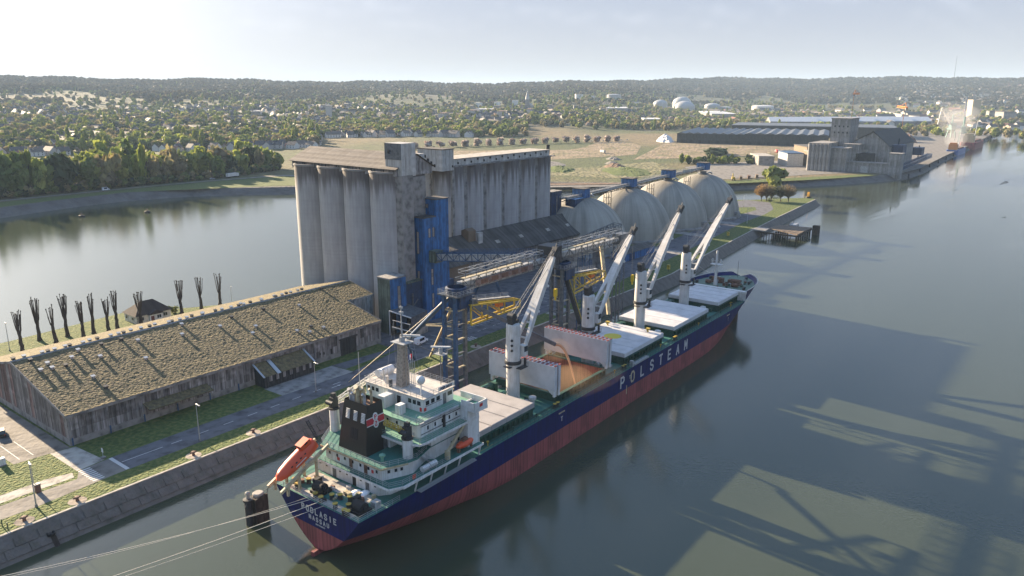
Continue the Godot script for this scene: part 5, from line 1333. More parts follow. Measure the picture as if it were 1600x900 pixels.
	m = MB.new(); m.bx(0.4, DK, -8.8, 2.0, DK + 0.02, 9); m.quad(V(4.6, DK + 0.03, -9), V(4.6, DK + 0.03, 8), V(7.6, DK + 0.03, 7), V(7.6, DK + 0.03, -9)); put("worn_strip", m, M.pale_concrete, t)
	# rescue boat and rafts on the side deck
	m = MB.new(); m.ball(V(27.6, B + 1.3, 11.2), V(2.5, 0.75, 0.95), 16); var rb := put("rescue_boat", m, M.orange, t)
	m = MB.new(); m.bx(26.8, B + 1.7, 10.8, 28.2, B + 2.5, 11.6); m.bx(25.6, B, 10.9, 26, B + 1.0, 11.5); m.bx(29.2, B, 10.9, 29.6, B + 1.0, 11.5); put("boat_cradle", m, M.rust_deck, rb)
	m = MB.new(); m.lathe(V(22.6, B, 11.2), [[0.55, 0], [0.55, 1.6], [0.01, 1.7]], 12); m.beam(V(22.6, B + 1.4, 11.2), V(29.6, B + 6.0, 10.6), 0.4, 0.6); put("davit", m, M.cream, t)
	for k in 2:
		m = MB.new(); m.tube(V(15.6 + k * 2.0, B + 0.65, 11.2), V(17.3 + k * 2.0, B + 0.65, 11.2), 0.55, -1, 14); put("life_raft", m, M.white, t)
	m = MB.new(); m.bx(12.6, B + 0.1, 11.66, 13.4, B + 0.9, 11.74); put("lifebuoy_board", m, M.orange, t)
	m = MB.new(); m.lathe(V(10.6, C, 6.2), [[0.3, 0], [0.3, 0.9], [0.6, 1.0], [0.6, 1.3], [0.01, 1.6]], 10); put("mushroom_vent", m, M.green_pale, t)
	m = MB.new(); m.bx(31.7, A, 11.2, 31.9, A + 4.6, 11.4); put("side_light_post", m, M.white, t)

func loader() -> void:
	for side in 2:
		var x0: float = [56.2, 101.4][side]
		var t := thing("loader_tower", ["blue and grey ship loader tower nearest the deckhouse, with a raking cream leg", "dark ship loader tower behind the raised hatch covers, without raking legs"][side], "loader")
		var top: float = [33.0, 31.5][side]
		for a in 2:
			for b in 2:
				var m := MB.new(); var x := x0 + a * 3.4; var z := -20.6 + b * 3.6
				m.bx(x - 0.42, -2, z - 0.42, x + 0.42, top, z + 0.42); put("tower_leg", m, M.steel_blue if a == 0 and side == 0 else M.steel_grey, t)
		for k in 8:
			var y := 4.0 + k * 3.6
			var m := MB.new(); m.bx(x0 + 0.5, y, -17.2, x0 + 3.0, y + 0.25, -16.6); m.bx(x0 + 0.5, y, -20.8, x0 + 3.0, y + 0.25, -20.4); m.bx(x0 - 0.2, y, -20.2, x0 + 0.1, y + 0.3, -17.4); put("cross_tie", m, M.cream if k % 2 else M.steel_grey, t)
		var m := MB.new(); m.bx(x0 - 1.2, top, -21.8, x0 + 5.4, top + 0.3, -15.4); put("platform", m, M.steel_grey, t)
		m = MB.new(); m.lathe(V(x0 + 2.2, top + 0.3, -18.6), [[2.6, 0], [2.6, 1.4], [2.2, 1.6]], 18); m.bx(x0 + 0.6, top - 3.2, -19.6, x0 + 5.0, top, -16.0); put("slew_house", m, M.blue_dark, t)
		m = MB.new(); railing(m, [V(x0 - 1.1, top + 0.3, -15.5), V(x0 + 5.3, top + 0.3, -15.5), V(x0 + 5.3, top + 0.3, -21.7), V(x0 - 1.1, top + 0.3, -21.7), V(x0 - 1.1, top + 0.3, -15.5)], 1.1, 1.2, 0.04); put("handrail", m, M.galv, t)
		m = MB.new(); m.bx(x0 - 0.9, -3, -21.4, x0 + 4.4, 1.6, -15.8); put("pier_cap", m, M.concrete, t)
		if side == 0:
			m = MB.new(); m.beam(V(58.6, 29.9, -20), V(80.5, G, -49.6), 0.55, 0.4); put("raking_leg", m, M.cream, t)
			m = MB.new(); m.tube(V(58.4, 32.7, -20), V(67.5, 13.0, -46), 0.6, -1, 10); m.tube(V(67.5, 13.0, -46), V(75.5, G, -51), 0.3, -1, 8); put("raking_leg", m, M.steel_blue, t)
			m = MB.new(); m.tube(V(58.2, 33.4, -19), V(51.5, G + 0.2, -52.1), 0.11, -1, 6); put("stay_pipe", m, M.cream, t)
			m = MB.new(); m.beam(V(60.9, 25.1, -20), V(62.4, 21.5, -33), 0.3); m.beam(V(60.4, 24.0, -20), V(62.4, 21.3, -33), 0.3); put("strut", m, M.cream, t)
			m = MB.new(); m.tube(V(56.5, 23, -20.4), V(60, 11, -24), 0.12, -1, 6); m.tube(V(67.5, 13.0, -46), V(72.2, 9.0, -33), 0.16, -1, 6); put("brace", m, M.steel_grey, t)
		# yellow boom that carries the chute
		var bt := Node3D.new(); bt.name = "loading_boom"; t.add_child(bt, true)
		var a0 := V(x0 + 3.8, top - 2.6, -16.2); var tip: Vector3 = [V(74.0, 29.6, -12.0), V(119.0, 28.4, -14.2)][side]
		m = MB.new()
		for s in [-0.9, 0.9]:
			var o := V(0, 0, s)
			var lo := a0 - V(0, 5.0, 0)
			m.beam(a0 + o, tip + o, 0.4, 0.42); m.beam(lo + o, tip - V(0, 1.9, 0) + o, 0.4, 0.42); m.beam(lo + o, a0 + o, 0.36); m.beam(tip + o, tip - V(0, 1.9, 0) + o, 0.34)
			for k in [0.33, 0.68]:
				var p := a0.lerp(tip, k) + o; var q := lo.lerp(tip - V(0, 1.9, 0), k) + o
				m.beam(p, q, 0.26); m.beam(a0.lerp(tip, k - 0.33) + o, q, 0.24)
		for k in 6:
			var p := a0.lerp(tip, k / 5.0); m.beam(p - V(0, 0, 0.9), p + V(0, 0, 0.9), 0.24)
		put("boom_frame", m, M.yellow, bt)
		m = MB.new(); m.beam(a0 + V(0, 0.6, -1.6), tip + V(-1, 0.6, -1.6), 1.1, 0.1); railing(m, [a0 + V(0, 0.65, -2.1), tip + V(-1, 0.65, -2.1)], 1.0, 2.0, 0.04); put("boom_walkway", m, M.steel_pale, bt)
		m = MB.new(); m.ob(a0.lerp(tip, 0.62) + V(0, -0.9, 0), V(1.9, 0.9, 1.2)); put("trolley", m, mat("trolley_orange", [0.5, 0.14, 0.02], 0.5), bt)
		if side == 0:
			m = MB.new(); m.beam(V(60.6, 30.5, -16), V(77.3, 18.6, -2.3), 1.0, 0.9); put("chute", m, M.steel_grey, bt)
			m = MB.new(); m.bx(60.2, 29.6, -17, 62.2, 31.6, -15); put("chute_hopper", m, M.steel_grey, bt)
		else:
			m = MB.new(); m.beam(V(103.6, 31.0, -18), V(104.4, 15.6, -12.4), 0.9, 1.1); put("chute", m, M.steel_dark, bt)
			m = MB.new(); m.beam(V(104.1, 31.0, -17.4), V(104.9, 15.6, -11.8), 0.25); put("chute_edge", m, M.yellow, bt)
			m = MB.new(); m.beam(V(127, 34, -20), V(121.0, 14.5, -12.8), 1.0, 1.0); put("chute", m, M.cream, bt)
	# the conveyor gallery that joins the towers
	var t := thing("conveyor_gallery", "long grey lattice conveyor gallery with white rails beside the ship's cranes", "conveyor")
	for s in [[61.5, 97.0, 33.0, 33.0], [101.5, 140.5, 33.2, 33.0]]:
		var m := MB.new(); truss(m, V(s[0], s[2], -20.4), V(s[1], s[3], -20.4), 2.6, 3.0, 12, 0.14); put("girder", m, M.steel_grey, t)
		m = MB.new(); m.beam(V(s[0], s[2] + 1.6, -20.4), V(s[1], s[3] + 1.6, -20.4), 1.7, 1.0); put("belt_cover", m, M.steel_pale, t)
		m = MB.new(); m.beam(V(s[0], s[2] + 3.15, -19.3), V(s[1] - 12, s[2] + 3.15, -19.3), 1.3, 0.14); put("walkway", m, M.cream, t)
		m = MB.new(); truss(m, V(s[0] + 1, s[2] + 4.1, -20.3), V(s[1] - 2, s[3] + 4.1, -20.3), 2.4, 0.8, 9, 0.07); put("upper_rail", m, M.steel_pale, t)
		m = MB.new()
		for k in 9: m.beam(V(lerpf(s[0] + 1, s[1] - 2, k / 8.0), s[2] + 3.1, -19.1), V(lerpf(s[0] + 1, s[1] - 2, k / 8.0), s[2] + 4.3, -19.1), 0.1)
		put("rail_post", m, M.steel_blue, t)
	var m := MB.new(); m.bx(66, 33.4, -18.98, 90, 34.9, -18.9); put("side_board", m, mat("board_faded", [0.24, 0.17, 0.15], 0.8, M.concrete.albedo_texture, 5.0), t)
	for k in 5:
		m = MB.new(); m.bx(68 + k * 4.2, 33.6, -18.9, 70.8 + k * 4.2, 34.7, -18.86); put("faded_mark", m, M.rust_deck, t)
	m = MB.new(); m.bx(97.0, 32.6, -22.6, 102.0, 38.6, -17.8); put("transfer_house", m, M.steel_dark, t)
	m = MB.new(); truss(m, V(97.2, 32.8, -17.7), V(101.8, 32.8, -17.7), 0.3, 5.6, 3, 0.14); put("house_frame", m, M.steel_grey, t)
	m = MB.new(); m.bx(137, 32.8, -22, 142, 36.2, -18.6); put("end_house", m, M.steel_grey, t)
	for x in [118.0, 139.0]:
		m = MB.new()
		for a in [-1.3, 1.3]:
			for b in [-1.3, 1.3]: m.beam(V(x + a, -2, -20.4 + b), V(x + a, 33, -20.4 + b), 0.3 if x > 130 else 0.24)
		for k in 9: m.beam(V(x - 1.3, 3 + k * 3.4, -19.1), V(x + 1.3, 3 + k * 3.4 + 1.7, -19.1), 0.16); m.beam(V(x + 1.3, 3 + k * 3.4, -21.7), V(x - 1.3, 3 + k * 3.4 + 1.7, -21.7), 0.16)
		put("trestle", m, M.steel_blue if x < 130 else M.steel_grey, t)
	# the closed bridge from the blue tower, on its blue legs
	t = thing("conveyor_bridge", "closed grey conveyor bridge on blue legs from the blue tower to the loader", "conveyor")
	var a := V(109, 25.4, -72); var b := V(100.5, 33.4, -22)
	m = MB.new(); m.beam(a + V(0, 1.1, 0), b + V(0, 1.1, 0), 2.4, 2.0); put("cladding", m, M.steel_pale, t)
	m = MB.new(); truss(m, a, b, 3.0, 2.4, 16, 0.16); put("girder", m, M.steel_blue, t)
	for s in [-1.7, 1.7]:
		m = MB.new(); railing(m, [a + V(s, 2.4, 0), b + V(s, 2.4, 0)], 1.1, 2.2, 0.05); put("handrail", m, M.steel_blue, t)
	var c := a.lerp(b, 0.5)
	for f in [V(113.5, 3.2, -42.5), V(107.5, G, -62)]:
		m = MB.new(); m.beam(c, f, 0.85, 0.7); put("leg", m, M.steel_blue, t)
	# raised hopper structure and concrete legs by the second dome
	t = thing("reception_frame", "grey reception frame on concrete legs between the hall and the blue shed", "frame")
	for e in [[176, -64], [200, -66.5]]:
		m = MB.new(); m.bx(e[0], G, e[1] - 2, e[0] + 3.4, 19, e[1] + 2); put("leg", m, M.concrete, t)
	m = MB.new(); truss(m, V(172, 17.5, -66), V(216, 21.5, -66), 4, 3, 16, 0.2); put("girder", m, M.steel_grey, t)
	m = MB.new(); m.bx(196, 16, -68.5, 208, 20.6, -62.8); put("platform", m, M.steel_pale, t)
	m = MB.new(); railing(m, [V(196, 20.6, -62.9), V(208, 20.6, -62.9)], 1.1, 1.5, 0.06); put("handrail", m, M.galv, t)
	# falling grain and the dust over the hold
	var g := MB.new()
	var pts := []
	for k in 15:
		var q := k / 14.0
		pts.append(V(77.3 + 4.2 * pow(q, 0.75), 18.6 + 0.3 * q - 12.6 * q * q, -2.3 + 3.8 * q))
	for k in 14: g.tube(pts[k], pts[k + 1], lerpf(0.42, 0.22, k / 13.0), lerpf(0.42, 0.22, (k + 1) / 13.0), 9, false)
	tag(put("grain_stream", g, mat("grain_bright", [0.62, 0.38, 0.22], 0.95)), "curved stream of golden grain falling from the chute into the open hold", "grain")
	for e in [[V(77, 9.0, 1), V(18, 8, 15), 0.02], [V(80, 16, -4), V(9, 6, 7), 0.014], [V(70, 14, 7), V(16, 5, 9), 0.009], [V(76, 13, 12), V(26, 4, 7), 0.006]]:
		var fv := FogVolume.new(); fv.name = "grain_dust"; fv.shape = RenderingServer.FOG_VOLUME_SHAPE_ELLIPSOID; fv.size = e[1]; fv.position = e[0]
		var fm := FogMaterial.new(); fm.density = e[2]; fm.albedo = Color(0.93, 0.8, 0.66); fv.material = fm; add_child(fv, true)
		fv.set_meta("kind", "stuff")

func rope(a: Vector3, b: Vector3, sag: float, r: float, label: String) -> void:
	var m := MB.new(); var pr := a
	for k in 24:
		var q := (k + 1) / 24.0; var p := a.lerp(b, q) - Vector3.UP * sag * 4.0 * q * (1 - q)
		m.tube(pr, p, r, -1, 6, false); pr = p
	tag(put("mooring_rope", m, M.rope), label, "rope")

func lamp_post(h: float, twin := false) -> Node3D:
	var t := Node3D.new(); t.name = "street_lamp"; add_child(t, true)
	var m := MB.new(); m.tube(Vector3.ZERO, V(0, h, 0), 0.14, 0.07, 8); m.tube(V(0, h, 0), V(-0.4, h + 0.25, 1.5), 0.06, -1, 6); put("pole", m, M.galv, t)
	m = MB.new(); m.ob(V(-0.5, h + 0.27, 1.9), V(0.35, 0.16, 0.9)); put("lamp_head", m, M.steel_pale, t)
	m = MB.new(); m.bx(-0.2, 0, -0.2, 0.2, 0.5, 0.2); put("base", m, M.concrete, t)
	return t

func car(called: String, body: Array, l: float, h: float, label: String, van := false) -> Node3D:
	var t := thing(called, label, "van" if van else "car")
	var w := 0.9
	var bm := mat(called + "_paint_%d" % int(body[0] * 1000), body, 0.35); bm.clearcoat_enabled = true; bm.clearcoat = 0.6
	var m := MB.new()
	m.exx([[-w, 0.35], [-w, 0.9], [-w + 0.06, 0.98], [w - 0.06, 0.98], [w, 0.9], [w, 0.35]], -l / 2, l / 2)
	put("body", m, bm, t)
	m = MB.new()
	if van: m.exz([[-l / 2 + 0.02, 0.97], [-l / 2 + 0.1, h], [l * 0.18, h], [l * 0.36, 0.97]], -w + 0.1, w - 0.1)
	else: m.exz([[-l * 0.42, 0.97], [-l * 0.3, h], [l * 0.1, h], [l * 0.25, 0.97]], -w + 0.12, w - 0.12)
	put("cabin", m, bm, t)
	m = MB.new()
	var e := l * 0.16 if van else l * 0.08
	for s in [-1, 1]: m.bx(-l * 0.3, 1.08, s * (w - 0.11) - 0.02, e, h - 0.12, s * (w - 0.11) + 0.02)
	put("side_window", m, M.glass, t)
	m = MB.new(); m.ob(V(l * (0.28 if van else 0.185), (h + 0.97) / 2, 0), V(0.05, (h - 0.97) * 1.15, 1.3), Basis(Vector3.BACK, 0.62 if van else 0.7)); put("windscreen", m, M.glass, t)
	for sx in [-0.31, 0.31]:
		for sz in [-1, 1]:
			m = MB.new(); m.tube(V(l * sx, 0.34, sz * 0.72), V(l * sx, 0.34, sz * 0.92), 0.34, -1, 12); var wh := put("wheel", m, M.dark, t)
			m = MB.new(); m.tube(V(l * sx, 0.34, sz * 0.9), V(l * sx, 0.34, sz * 0.935), 0.2, -1, 10); put("rim", m, M.galv, wh)
	for sz in [-0.65, 0.65]:
		m = MB.new(); m.bx(l / 2 - 0.02, 0.62, sz - 0.16, l / 2 + 0.02, 0.8, sz + 0.16); put("headlight", m, M.steel_pale, t)
		m = MB.new(); m.bx(-l / 2 - 0.02, 0.62, sz - 0.12, -l / 2 + 0.02, 0.85, sz + 0.12); put("tail_light", m, M.red, t)
	return t

func truck(at: Vector3, turn: float, label: String, box: String) -> void:
	var t := thing("truck", label, "truck", at, turn)
	var m := MB.new(); m.bx(-7, 1.2, -1.25, 4.4, 3.9, 1.25); put("trailer", m, M[box], t)
	m = MB.new(); m.bx(4.8, 0.8, -1.2, 7.0, 3.5, 1.2); put("cab", m, M.white, t)
	m = MB.new(); m.bx(6.98, 2.1, -1.05, 7.04, 3.2, 1.05); put("windscreen", m, M.glass, t)
	for x in [-6.0, -4.7, 3.6, 6.1]:
		for z in [-1.0, 1.0]:
			m = MB.new(); m.tube(V(x, 0.5, z - 0.2), V(x, 0.5, z + 0.2), 0.5, -1, 10); put("wheel", m, M.dark, t)

# a pollarded tree: a knobbly trunk that ends in a broom of bare upright rods
func pollard(h: float, lean: float, n: int) -> Array:
	var tr := MB.new(); var br := MB.new()
	var pts := [Vector3.ZERO]
	for k in 6: pts.append(V(rr(-0.14, 0.14) + lean * 0.06 * k, h * 0.46 * (k + 1) / 6.0, rr(-0.14, 0.14)))
	for k in 6: tr.tube(pts[k], pts[k + 1], lerpf(0.62, 0.42, k / 6.0) + (0.2 if k == 0 else rr(-0.03, 0.05)), lerpf(0.62, 0.42, (k + 1) / 6.0), 9, k == 5)
	for k in n:
		var a := TAU * k / n + rr(-0.3, 0.3); var s := rr(0.3, 1.0); var o: Vector3 = pts[4].lerp(pts[6], rr(0.1, 1.0))
		var q := o + V(cos(a) * s * 0.7, h * rr(0.08, 0.16), sin(a) * s * 0.7)
		var e := V(o.x + cos(a) * s * 1.45, h * rr(0.84, 1.0), o.z + sin(a) * s * 1.45)
		br.tube(o, q, 0.22, 0.16, 6, false); br.tube(q, q.lerp(e, 0.5) + V(rr(-0.15, 0.15), 0, rr(-0.15, 0.15)), 0.16, 0.12, 6, false); br.tube(q.lerp(e, 0.5), e, 0.12, 0.09, 6); br.ball(e, V(0.2, 0.22, 0.2), 6)
	return [tr.mesh(), br.mesh()]

func port_things() -> void:
	# timber and steel dolphin astern
	var t := thing("mooring_dolphin", "dark timber and steel mooring dolphin standing in the water astern", "dolphin", V(-1.2, 0, -17))
	for k in 7:
		var m := MB.new(); m.bx(-0.3 + k * 0.42, -3, 0.2 - k * 0.03, 0.08 + k * 0.42, 5.2 + k * 0.03, 0.62 - k * 0.03); put("fender_plank", m, M.timber, t)
	var m := MB.new(); m.bx(-0.2, -3, -2.0, 2.6, 5.0, 0.2); put("pile_cluster", m, M.timber, t)
	m = MB.new(); m.lathe(V(-1.0, -3, -0.7), [[0.72, 0], [0.72, 7.9], [0.95, 8.0], [0.95, 8.4], [0.01, 8.5]], 14); put("steel_pile", m, M.steel_dark, t)
	m = MB.new(); m.lathe(V(-0.9, 5.4, -0.8), [[0.35, 0], [0.3, 0.8], [0.5, 0.9], [0.45, 1.3], [0.01, 1.5]], 10); m.lathe(V(1.4, 5.0, -0.9), [[1.1, 0], [1.1, 0.5], [0.9, 0.7], [0.01, 0.75]], 16); put("bollard", m, M.pale_concrete, t)
	m = MB.new(); m.beam(V(-2.6, 4.6, 0.6), V(-1.2, 3.6, 0.3), 0.1); m.beam(V(-2.6, 4.6, 0.6), V(-0.6, 5.4, -0.7), 0.08); m.beam(V(2.5, 5.2, 0.2), V(3.1, 6.3, 0.0), 0.1); m.beam(V(0, 5.6, 0.4), V(3.1, 6.3, 0), 0.05); put("arm", m, M.steel_dark, t)
	rope(V(0, DK + 0.2, -1.0), V(-60, G, -42), 1.4, 0.045, "slack mooring rope from the stern to the quay, highest of the three")
	rope(V(0, DK + 0.2, 0.8), V(-72, 3, -31), 1.2, 0.055, "bright white mooring rope from below the name, middle of the three")
	rope(V(0, DK + 0.2, 2.6), V(-72, 3, -30), 1.0, 0.035, "thin yellowish mooring rope, lowest of the three at the stern")
	rope(V(0, DK + 0.2, -2.0), V(-60, G, -42), 2.0, 0.03, "thin second line hanging just under the highest mooring rope")
	rope(V(196, 13.5, -5), V(250, G, -44), 2.0, 0.05, "mooring rope from the bow to the quay slope")
	# lamps
	var lp := lamp_post(9.0)
	var lamps := [[-27.4, -48.8, 1.05, "grey street lamp on the sunlit verge by the lower road"], [7.2, -50.7, 1.0, "grey street lamp beside the road in front of the awning"], [41.7, -53.5, 0.92, "grey street lamp beside the road in front of the lean-to"], [77.1, -147.8, 0.72, "street lamp at the basin's edge right of the bare trees"], [367.5, -65.9, 1.05, "tall street lamp between the road and the far jetty"], [273.4, -59.5, 0.85, "slim post on the verge beyond the fourth deck crane"], [5.0, -152.5, 1.0, "street lamp left of the row of bare trees"], [43.2, -149.4, 0.92, "street lamp at the bungalow's corner"], [432, -94, 0.9, "lamp post beside the turning circle at the point"]]
	for i in lamps.size():
		var o := lp if i == 0 else copy(lp, Vector3.ZERO)
		o.position = V(lamps[i][0], G, lamps[i][1]); o.scale = Vector3.ONE * lamps[i][2]; tag(o, lamps[i][3], "street lamp", "street lamps of the port")
	m = MB.new(); m.tube(V(-25.1, G, -55.4), V(-25.1, G + 6.2, -55.4), 0.09, 0.05); tag(put("slim_pole", m, M.galv), "slim bare pole beside the red box on the lower road", "pole")
	t = thing("road_kiosk", "small dark red and grey roadside box near the crossing", "kiosk", V(-24.9, G, -54.4))
	m = MB.new(); m.bx(-0.45, 0, -0.4, 0.45, 1.7, 0.4); put("body", m, M.rust_deck, t); m = MB.new(); m.bx(-0.55, 1.7, -0.5, 0.55, 1.9, 0.5); put("lid", m, M.steel_grey, t)
	t = thing("cabinet", "small white cabinet on the grass at the left edge", "cabinet", V(-24.9, G, -72.5))
	m = MB.new(); m.bx(-0.6, 0.2, -0.5, 0.6, 1.7, 0.5); put("body", m, M.white, t); m = MB.new(); m.bx(-0.7, 0, -0.6, 0.7, 0.2, 0.6); put("plinth", m, M.concrete, t)
	t = thing("road_sign", "small white sign on a post at the corner of the shaded verge", "sign", V(-10.2, G, -59.2))
	m = MB.new(); m.tube(Vector3.ZERO, V(0, 2.4, 0), 0.05); put("post", m, M.galv, t); m = MB.new(); m.bx(-0.05, 1.4, -0.35, 0.02, 2.3, 0.35); put("plate", m, M.white, t); m = MB.new(); m.ob(V(0, 0.15, 0), V(0.9, 0.3, 0.9)); put("base", m, M.concrete, t)
	for e in [[-21.6, -45.0, "iron quay bollard on its worn pad right of the lamp's shadow"], [-30.8, -45.2, "iron quay bollard on its worn pad at the left edge"], [2.5, -45.2, "iron quay bollard in the shade of the long shed"], [17.2, -45.0, "iron quay bollard on the verge in front of the lean-to"], [96, -45, "iron quay bollard on the verge behind the raised hatch"]]:
		t = thing("quay_bollard", e[2], "bollard", V(e[0], G, e[1]), 0, "bollards along the quay's crest")
		m = MB.new(); m.lathe(Vector3.ZERO, [[0.35, 0], [0.28, 0.5], [0.5, 0.7], [0.4, 0.95], [0.01, 1.0]], 10); m.tube(V(-0.7, 0.75, 0), V(0.7, 0.75, 0), 0.16); put("post", m, M.rust_deck, t)
		m = MB.new(); m.lathe(Vector3.ZERO, [[1.8, -0.1], [1.7, 0.03], [0.01, 0.04]], 9); put("worn_pad", m, M.gravel, t)
	for e in [[-34.1, -46.4], [-33.9, -44.3]]:
		m = MB.new(); m.bx(e[0], G, e[1], e[0] + 0.16, G + 1.5, e[1] + 0.16); tag(put("fence_post", m, M.green_steel), "short green post on the verge at the left edge, one of a pair", "post", "pair of short green posts")
	t = thing("slope_ladder", "dark iron ladder lying down the quay slope behind the lifeboat", "ladder")
	for s in [0, 1]:
		m = MB.new(); m.beam(V(29.6 + s * 0.7, G - 0.6, -42.0), V(29.6 + s * 0.7, -0.5, -38.2), 0.12); put("rail", m, M.steel_dark, t)
	for k in 12:
		m = MB.new(); m.beam(V(29.6, G - 0.8 - k * 0.34, -41.8 + k * 0.34), V(30.3, G - 0.8 - k * 0.34, -41.8 + k * 0.34), 0.1); put("rung", m, M.steel_dark, t)
	t = thing("drain_outfall", "dark round drain mouth with a stain on the slope at the left", "drain")
	m = MB.new(); m.lathe(V(-28.4, 1.7, -40.6), [[0.7, 0], [0.7, 0.5], [0.5, 0.5], [0.5, 0.1], [0.01, 0.1]], 14); put("pipe_mouth", m, M.dark, t); m = MB.new(); m.ob(V(-28.2, 0.7, -39.35), V(0.9, 0.06, 2.4), Basis(Vector3.RIGHT, PI / 4)); put("stain_weed", m, M.timber, t)
	var v := car("van", [0.75, 0.75, 0.75], 5.2, 2.1, "white minivan parked on the road in front of the tipping shed", true); v.position = V(87.6, G + 0.02, -60.4); v.rotation.y = 0.15
	v = car("car", [0.02, 0.03, 0.025], 4.4, 1.5, "dark green car parked in the sunlit yard at the left edge"); v.position = V(-19.4, G + 0.02, -89.0); v.rotation.y = 1.3
	# bare trees along the basin
	var tl := ["leftmost bare pollard, forked low beside a lamp", "stoutest bare pollard with the broadest broom, second from the left", "small thin bare pollard with a lopsided broom, third from the left", "tall bare pollard with a dense dark broom, fourth from the left", "bare pollard with a wide open broom, fifth from the left", "slender bare pollard close to the water, sixth from the left", "bare pollard left of a close taller neighbour", "tall bare pollard nearest to the bungalow's lawn", "bare pollard in front of the bungalow's roof", "bare pollard with the round bush at its foot", "middle one of the three bare pollards right of the bungalow", "rightmost bare pollard, nearest the tall silo"]
	var tp := [[6.8, -147.7, 13.5, 10], [14.8, -156.3, 14.3, 14], [16.9, -149.6, 12.4, 8], [22, -153.5, 14.4, 13], [24.6, -148.2, 12.4, 12], [28.7, -150.4, 13.5, 8], [32.7, -148.8, 11.5, 9], [35.5, -148.6, 13.5, 11], [43, -147.9, 11.5, 12], [58.5, -149.7, 12.2, 11], [65.5, -148.8, 12.3, 11], [73, -149, 12.3, 9]]
	for i in 12:
		var e = tp[i]
		var me := pollard(e[2], rr(-1, 1), e[3])
		t = thing("pollard_tree", tl[i], "tree", V(e[0], G, e[1]), rr(0, 6), "bare pollards along the basin")
		putm("trunk", me[0], M.bark, t); putm("branches", me[1], M.bark, t)
	t = thing("round_bush", "round yellow green bush between the bungalow and a bare tree", "bush", V(57, G, -152.6))
	var lm := leaf_ball(3, 260, 0.5, [[0.10, 0.13, 0.02], [0.2, 0.2, 0.04], [0.06, 0.08, 0.015]]); var lb := putm("leaves", lm, M.leaf, t); lb.scale = V(2.2, 2.0, 2.2); lb.position.y = 1.7
	# jetty near the point
	t = thing("wooden_jetty", "wooden jetty on dark piles reaching from the slope into the river", "jetty")
	var d0 := [362, -52, 377, -50, 381, -33, 352, -30.5]
	for k in 18:
		m = MB.new(); var q := k / 18.0; var q2 := (k + 0.94) / 18.0
		m.ext(PackedVector2Array([Vector2(362, -51).lerp(Vector2(350.5, -30.6), q), Vector2(362, -51).lerp(Vector2(350.5, -30.6), q2), Vector2(376, -50).lerp(Vector2(379.5, -31.6), q2), Vector2(376, -50).lerp(Vector2(379.5, -31.6), q)]), 3.6 + 0.03 * (k % 3), 4.02 + 0.03 * (k % 3)); put("deck_plank", m, mat("plank_tan", [0.27, 0.2, 0.14], 0.9, M.timber.albedo_texture, 3.0), t)
	m = MB.new(); m.ext(pv([350.2, -58, 362, -57, 363, -50, 352, -49]), 3.4, 4.0); put("access_slab", m, M.concrete, t)
	for k in 7:
		for r in 2:
			m = MB.new(); var q := k / 6.0; var x := lerpf(351.5, 378.5, q); var z := lerpf(-31.2, -32.4, q) if r == 0 else lerpf(-44, -45, q)
			m.bx(x - 0.4, -3, z - 0.4, x + 0.4, 3.6, z + 0.4); put("pile", m, M.timber, t)
	m = MB.new(); m.bx(378, -3, -31, 381.5, 5.4, -27.6); put("end_dolphin", m, M.timber, t)
	for k in 12:
		m = MB.new(); m.bx(348.6 - k * 0.1, -3, -50 + k * 1.5, 349.0 - k * 0.1, 3.4, -49.7 + k * 1.5); put("pile", m, M.timber, t)
	m = MB.new(); m.beam(V(350, 3.2, -51), V(350, 3.2, -30.4), 0.6, 0.8); m.beam(V(350, 3.2, -30.4), V(379, 3.2, -31.4), 0.5, 0.8); put("edge_beam", m, M.timber, t)
	t = thing("pontoon", "small pale pontoon moored behind the wooden jetty", "pontoon", V(403, 0, -49.5), 0.1)
	m = MB.new(); m.bx(-4.5, -0.4, -1.8, 4.5, 1.0, 1.8); put("hull", m, M.steel_pale, t); m = MB.new(); railing(m, [V(-4.4, 1, -1.7), V(4.4, 1, -1.7)], 1.0, 1.5, 0.06); put("rail", m, M.galv, t)
	t = thing("channel_beacon", "orange triangular beacon on a dark base at the grassy point", "beacon", V(507, G, -74.4))
	m = MB.new(); m.lathe(Vector3.ZERO, [[1.9, 0], [1.9, 1.2], [0.01, 1.2]], 4); put("base", m, M.steel_dark, t); m = MB.new(); m.exz([[-1.3, 1.2], [1.3, 1.2], [1.3, 2.2], [0.4, 4.4], [-0.6, 3.0]], -0.8, 0.8); put("marker", m, mat("beacon_orange", [0.8, 0.36, 0.02], 0.5), t)
	for e in [[318.3, -57.0, "yellow sign on the verge between the middle and far bright strips"], [225, -45, "yellow post on the verge behind the third deck crane"]]:
		t = thing("quay_sign", e[2], "sign", V(e[0], G, e[1])); m = MB.new(); m.tube(Vector3.ZERO, V(0, 2.6, 0), 0.12); put("post", m, M.steel_dark, t); m = MB.new(); m.bx(-0.5, 1.2, -0.6, 0.5, 3.2, 0.6); put("plate", m, M.yellow, t)
	t = thing("picnic_hedge", "low dark clump of shrubs under the trees at the point", "shrub", V(474, G, -91.6)); lb = putm("leaves", lm, M.leaf, t); lb.scale = V(5, 0.8, 1.4); lb.position.y = 0.6
	for e in [[127, 339, 143, -424, "small dark mooring buoy on the basin, left of the other"], [0, 0, 179, -409, "small dark mooring buoy on the basin, nearer the silo"]]:
		t = thing("mooring_buoy", e[4], "buoy", V(e[2], 0, e[3])); m = MB.new(); m.lathe(V(0, -0.6, 0), [[1.7, 0], [1.9, 0.6], [1.9, 1.5], [0.8, 1.9], [0.01, 1.9]], 14); put("float", m, M.dark, t); m = MB.new(); m.lathe(V(0, 1.3, 0), [[0.3, 0], [0.3, 1.0], [0.6, 1.1], [0.01, 1.3]], 8); put("mooring_post", m, M.rust_deck, t)

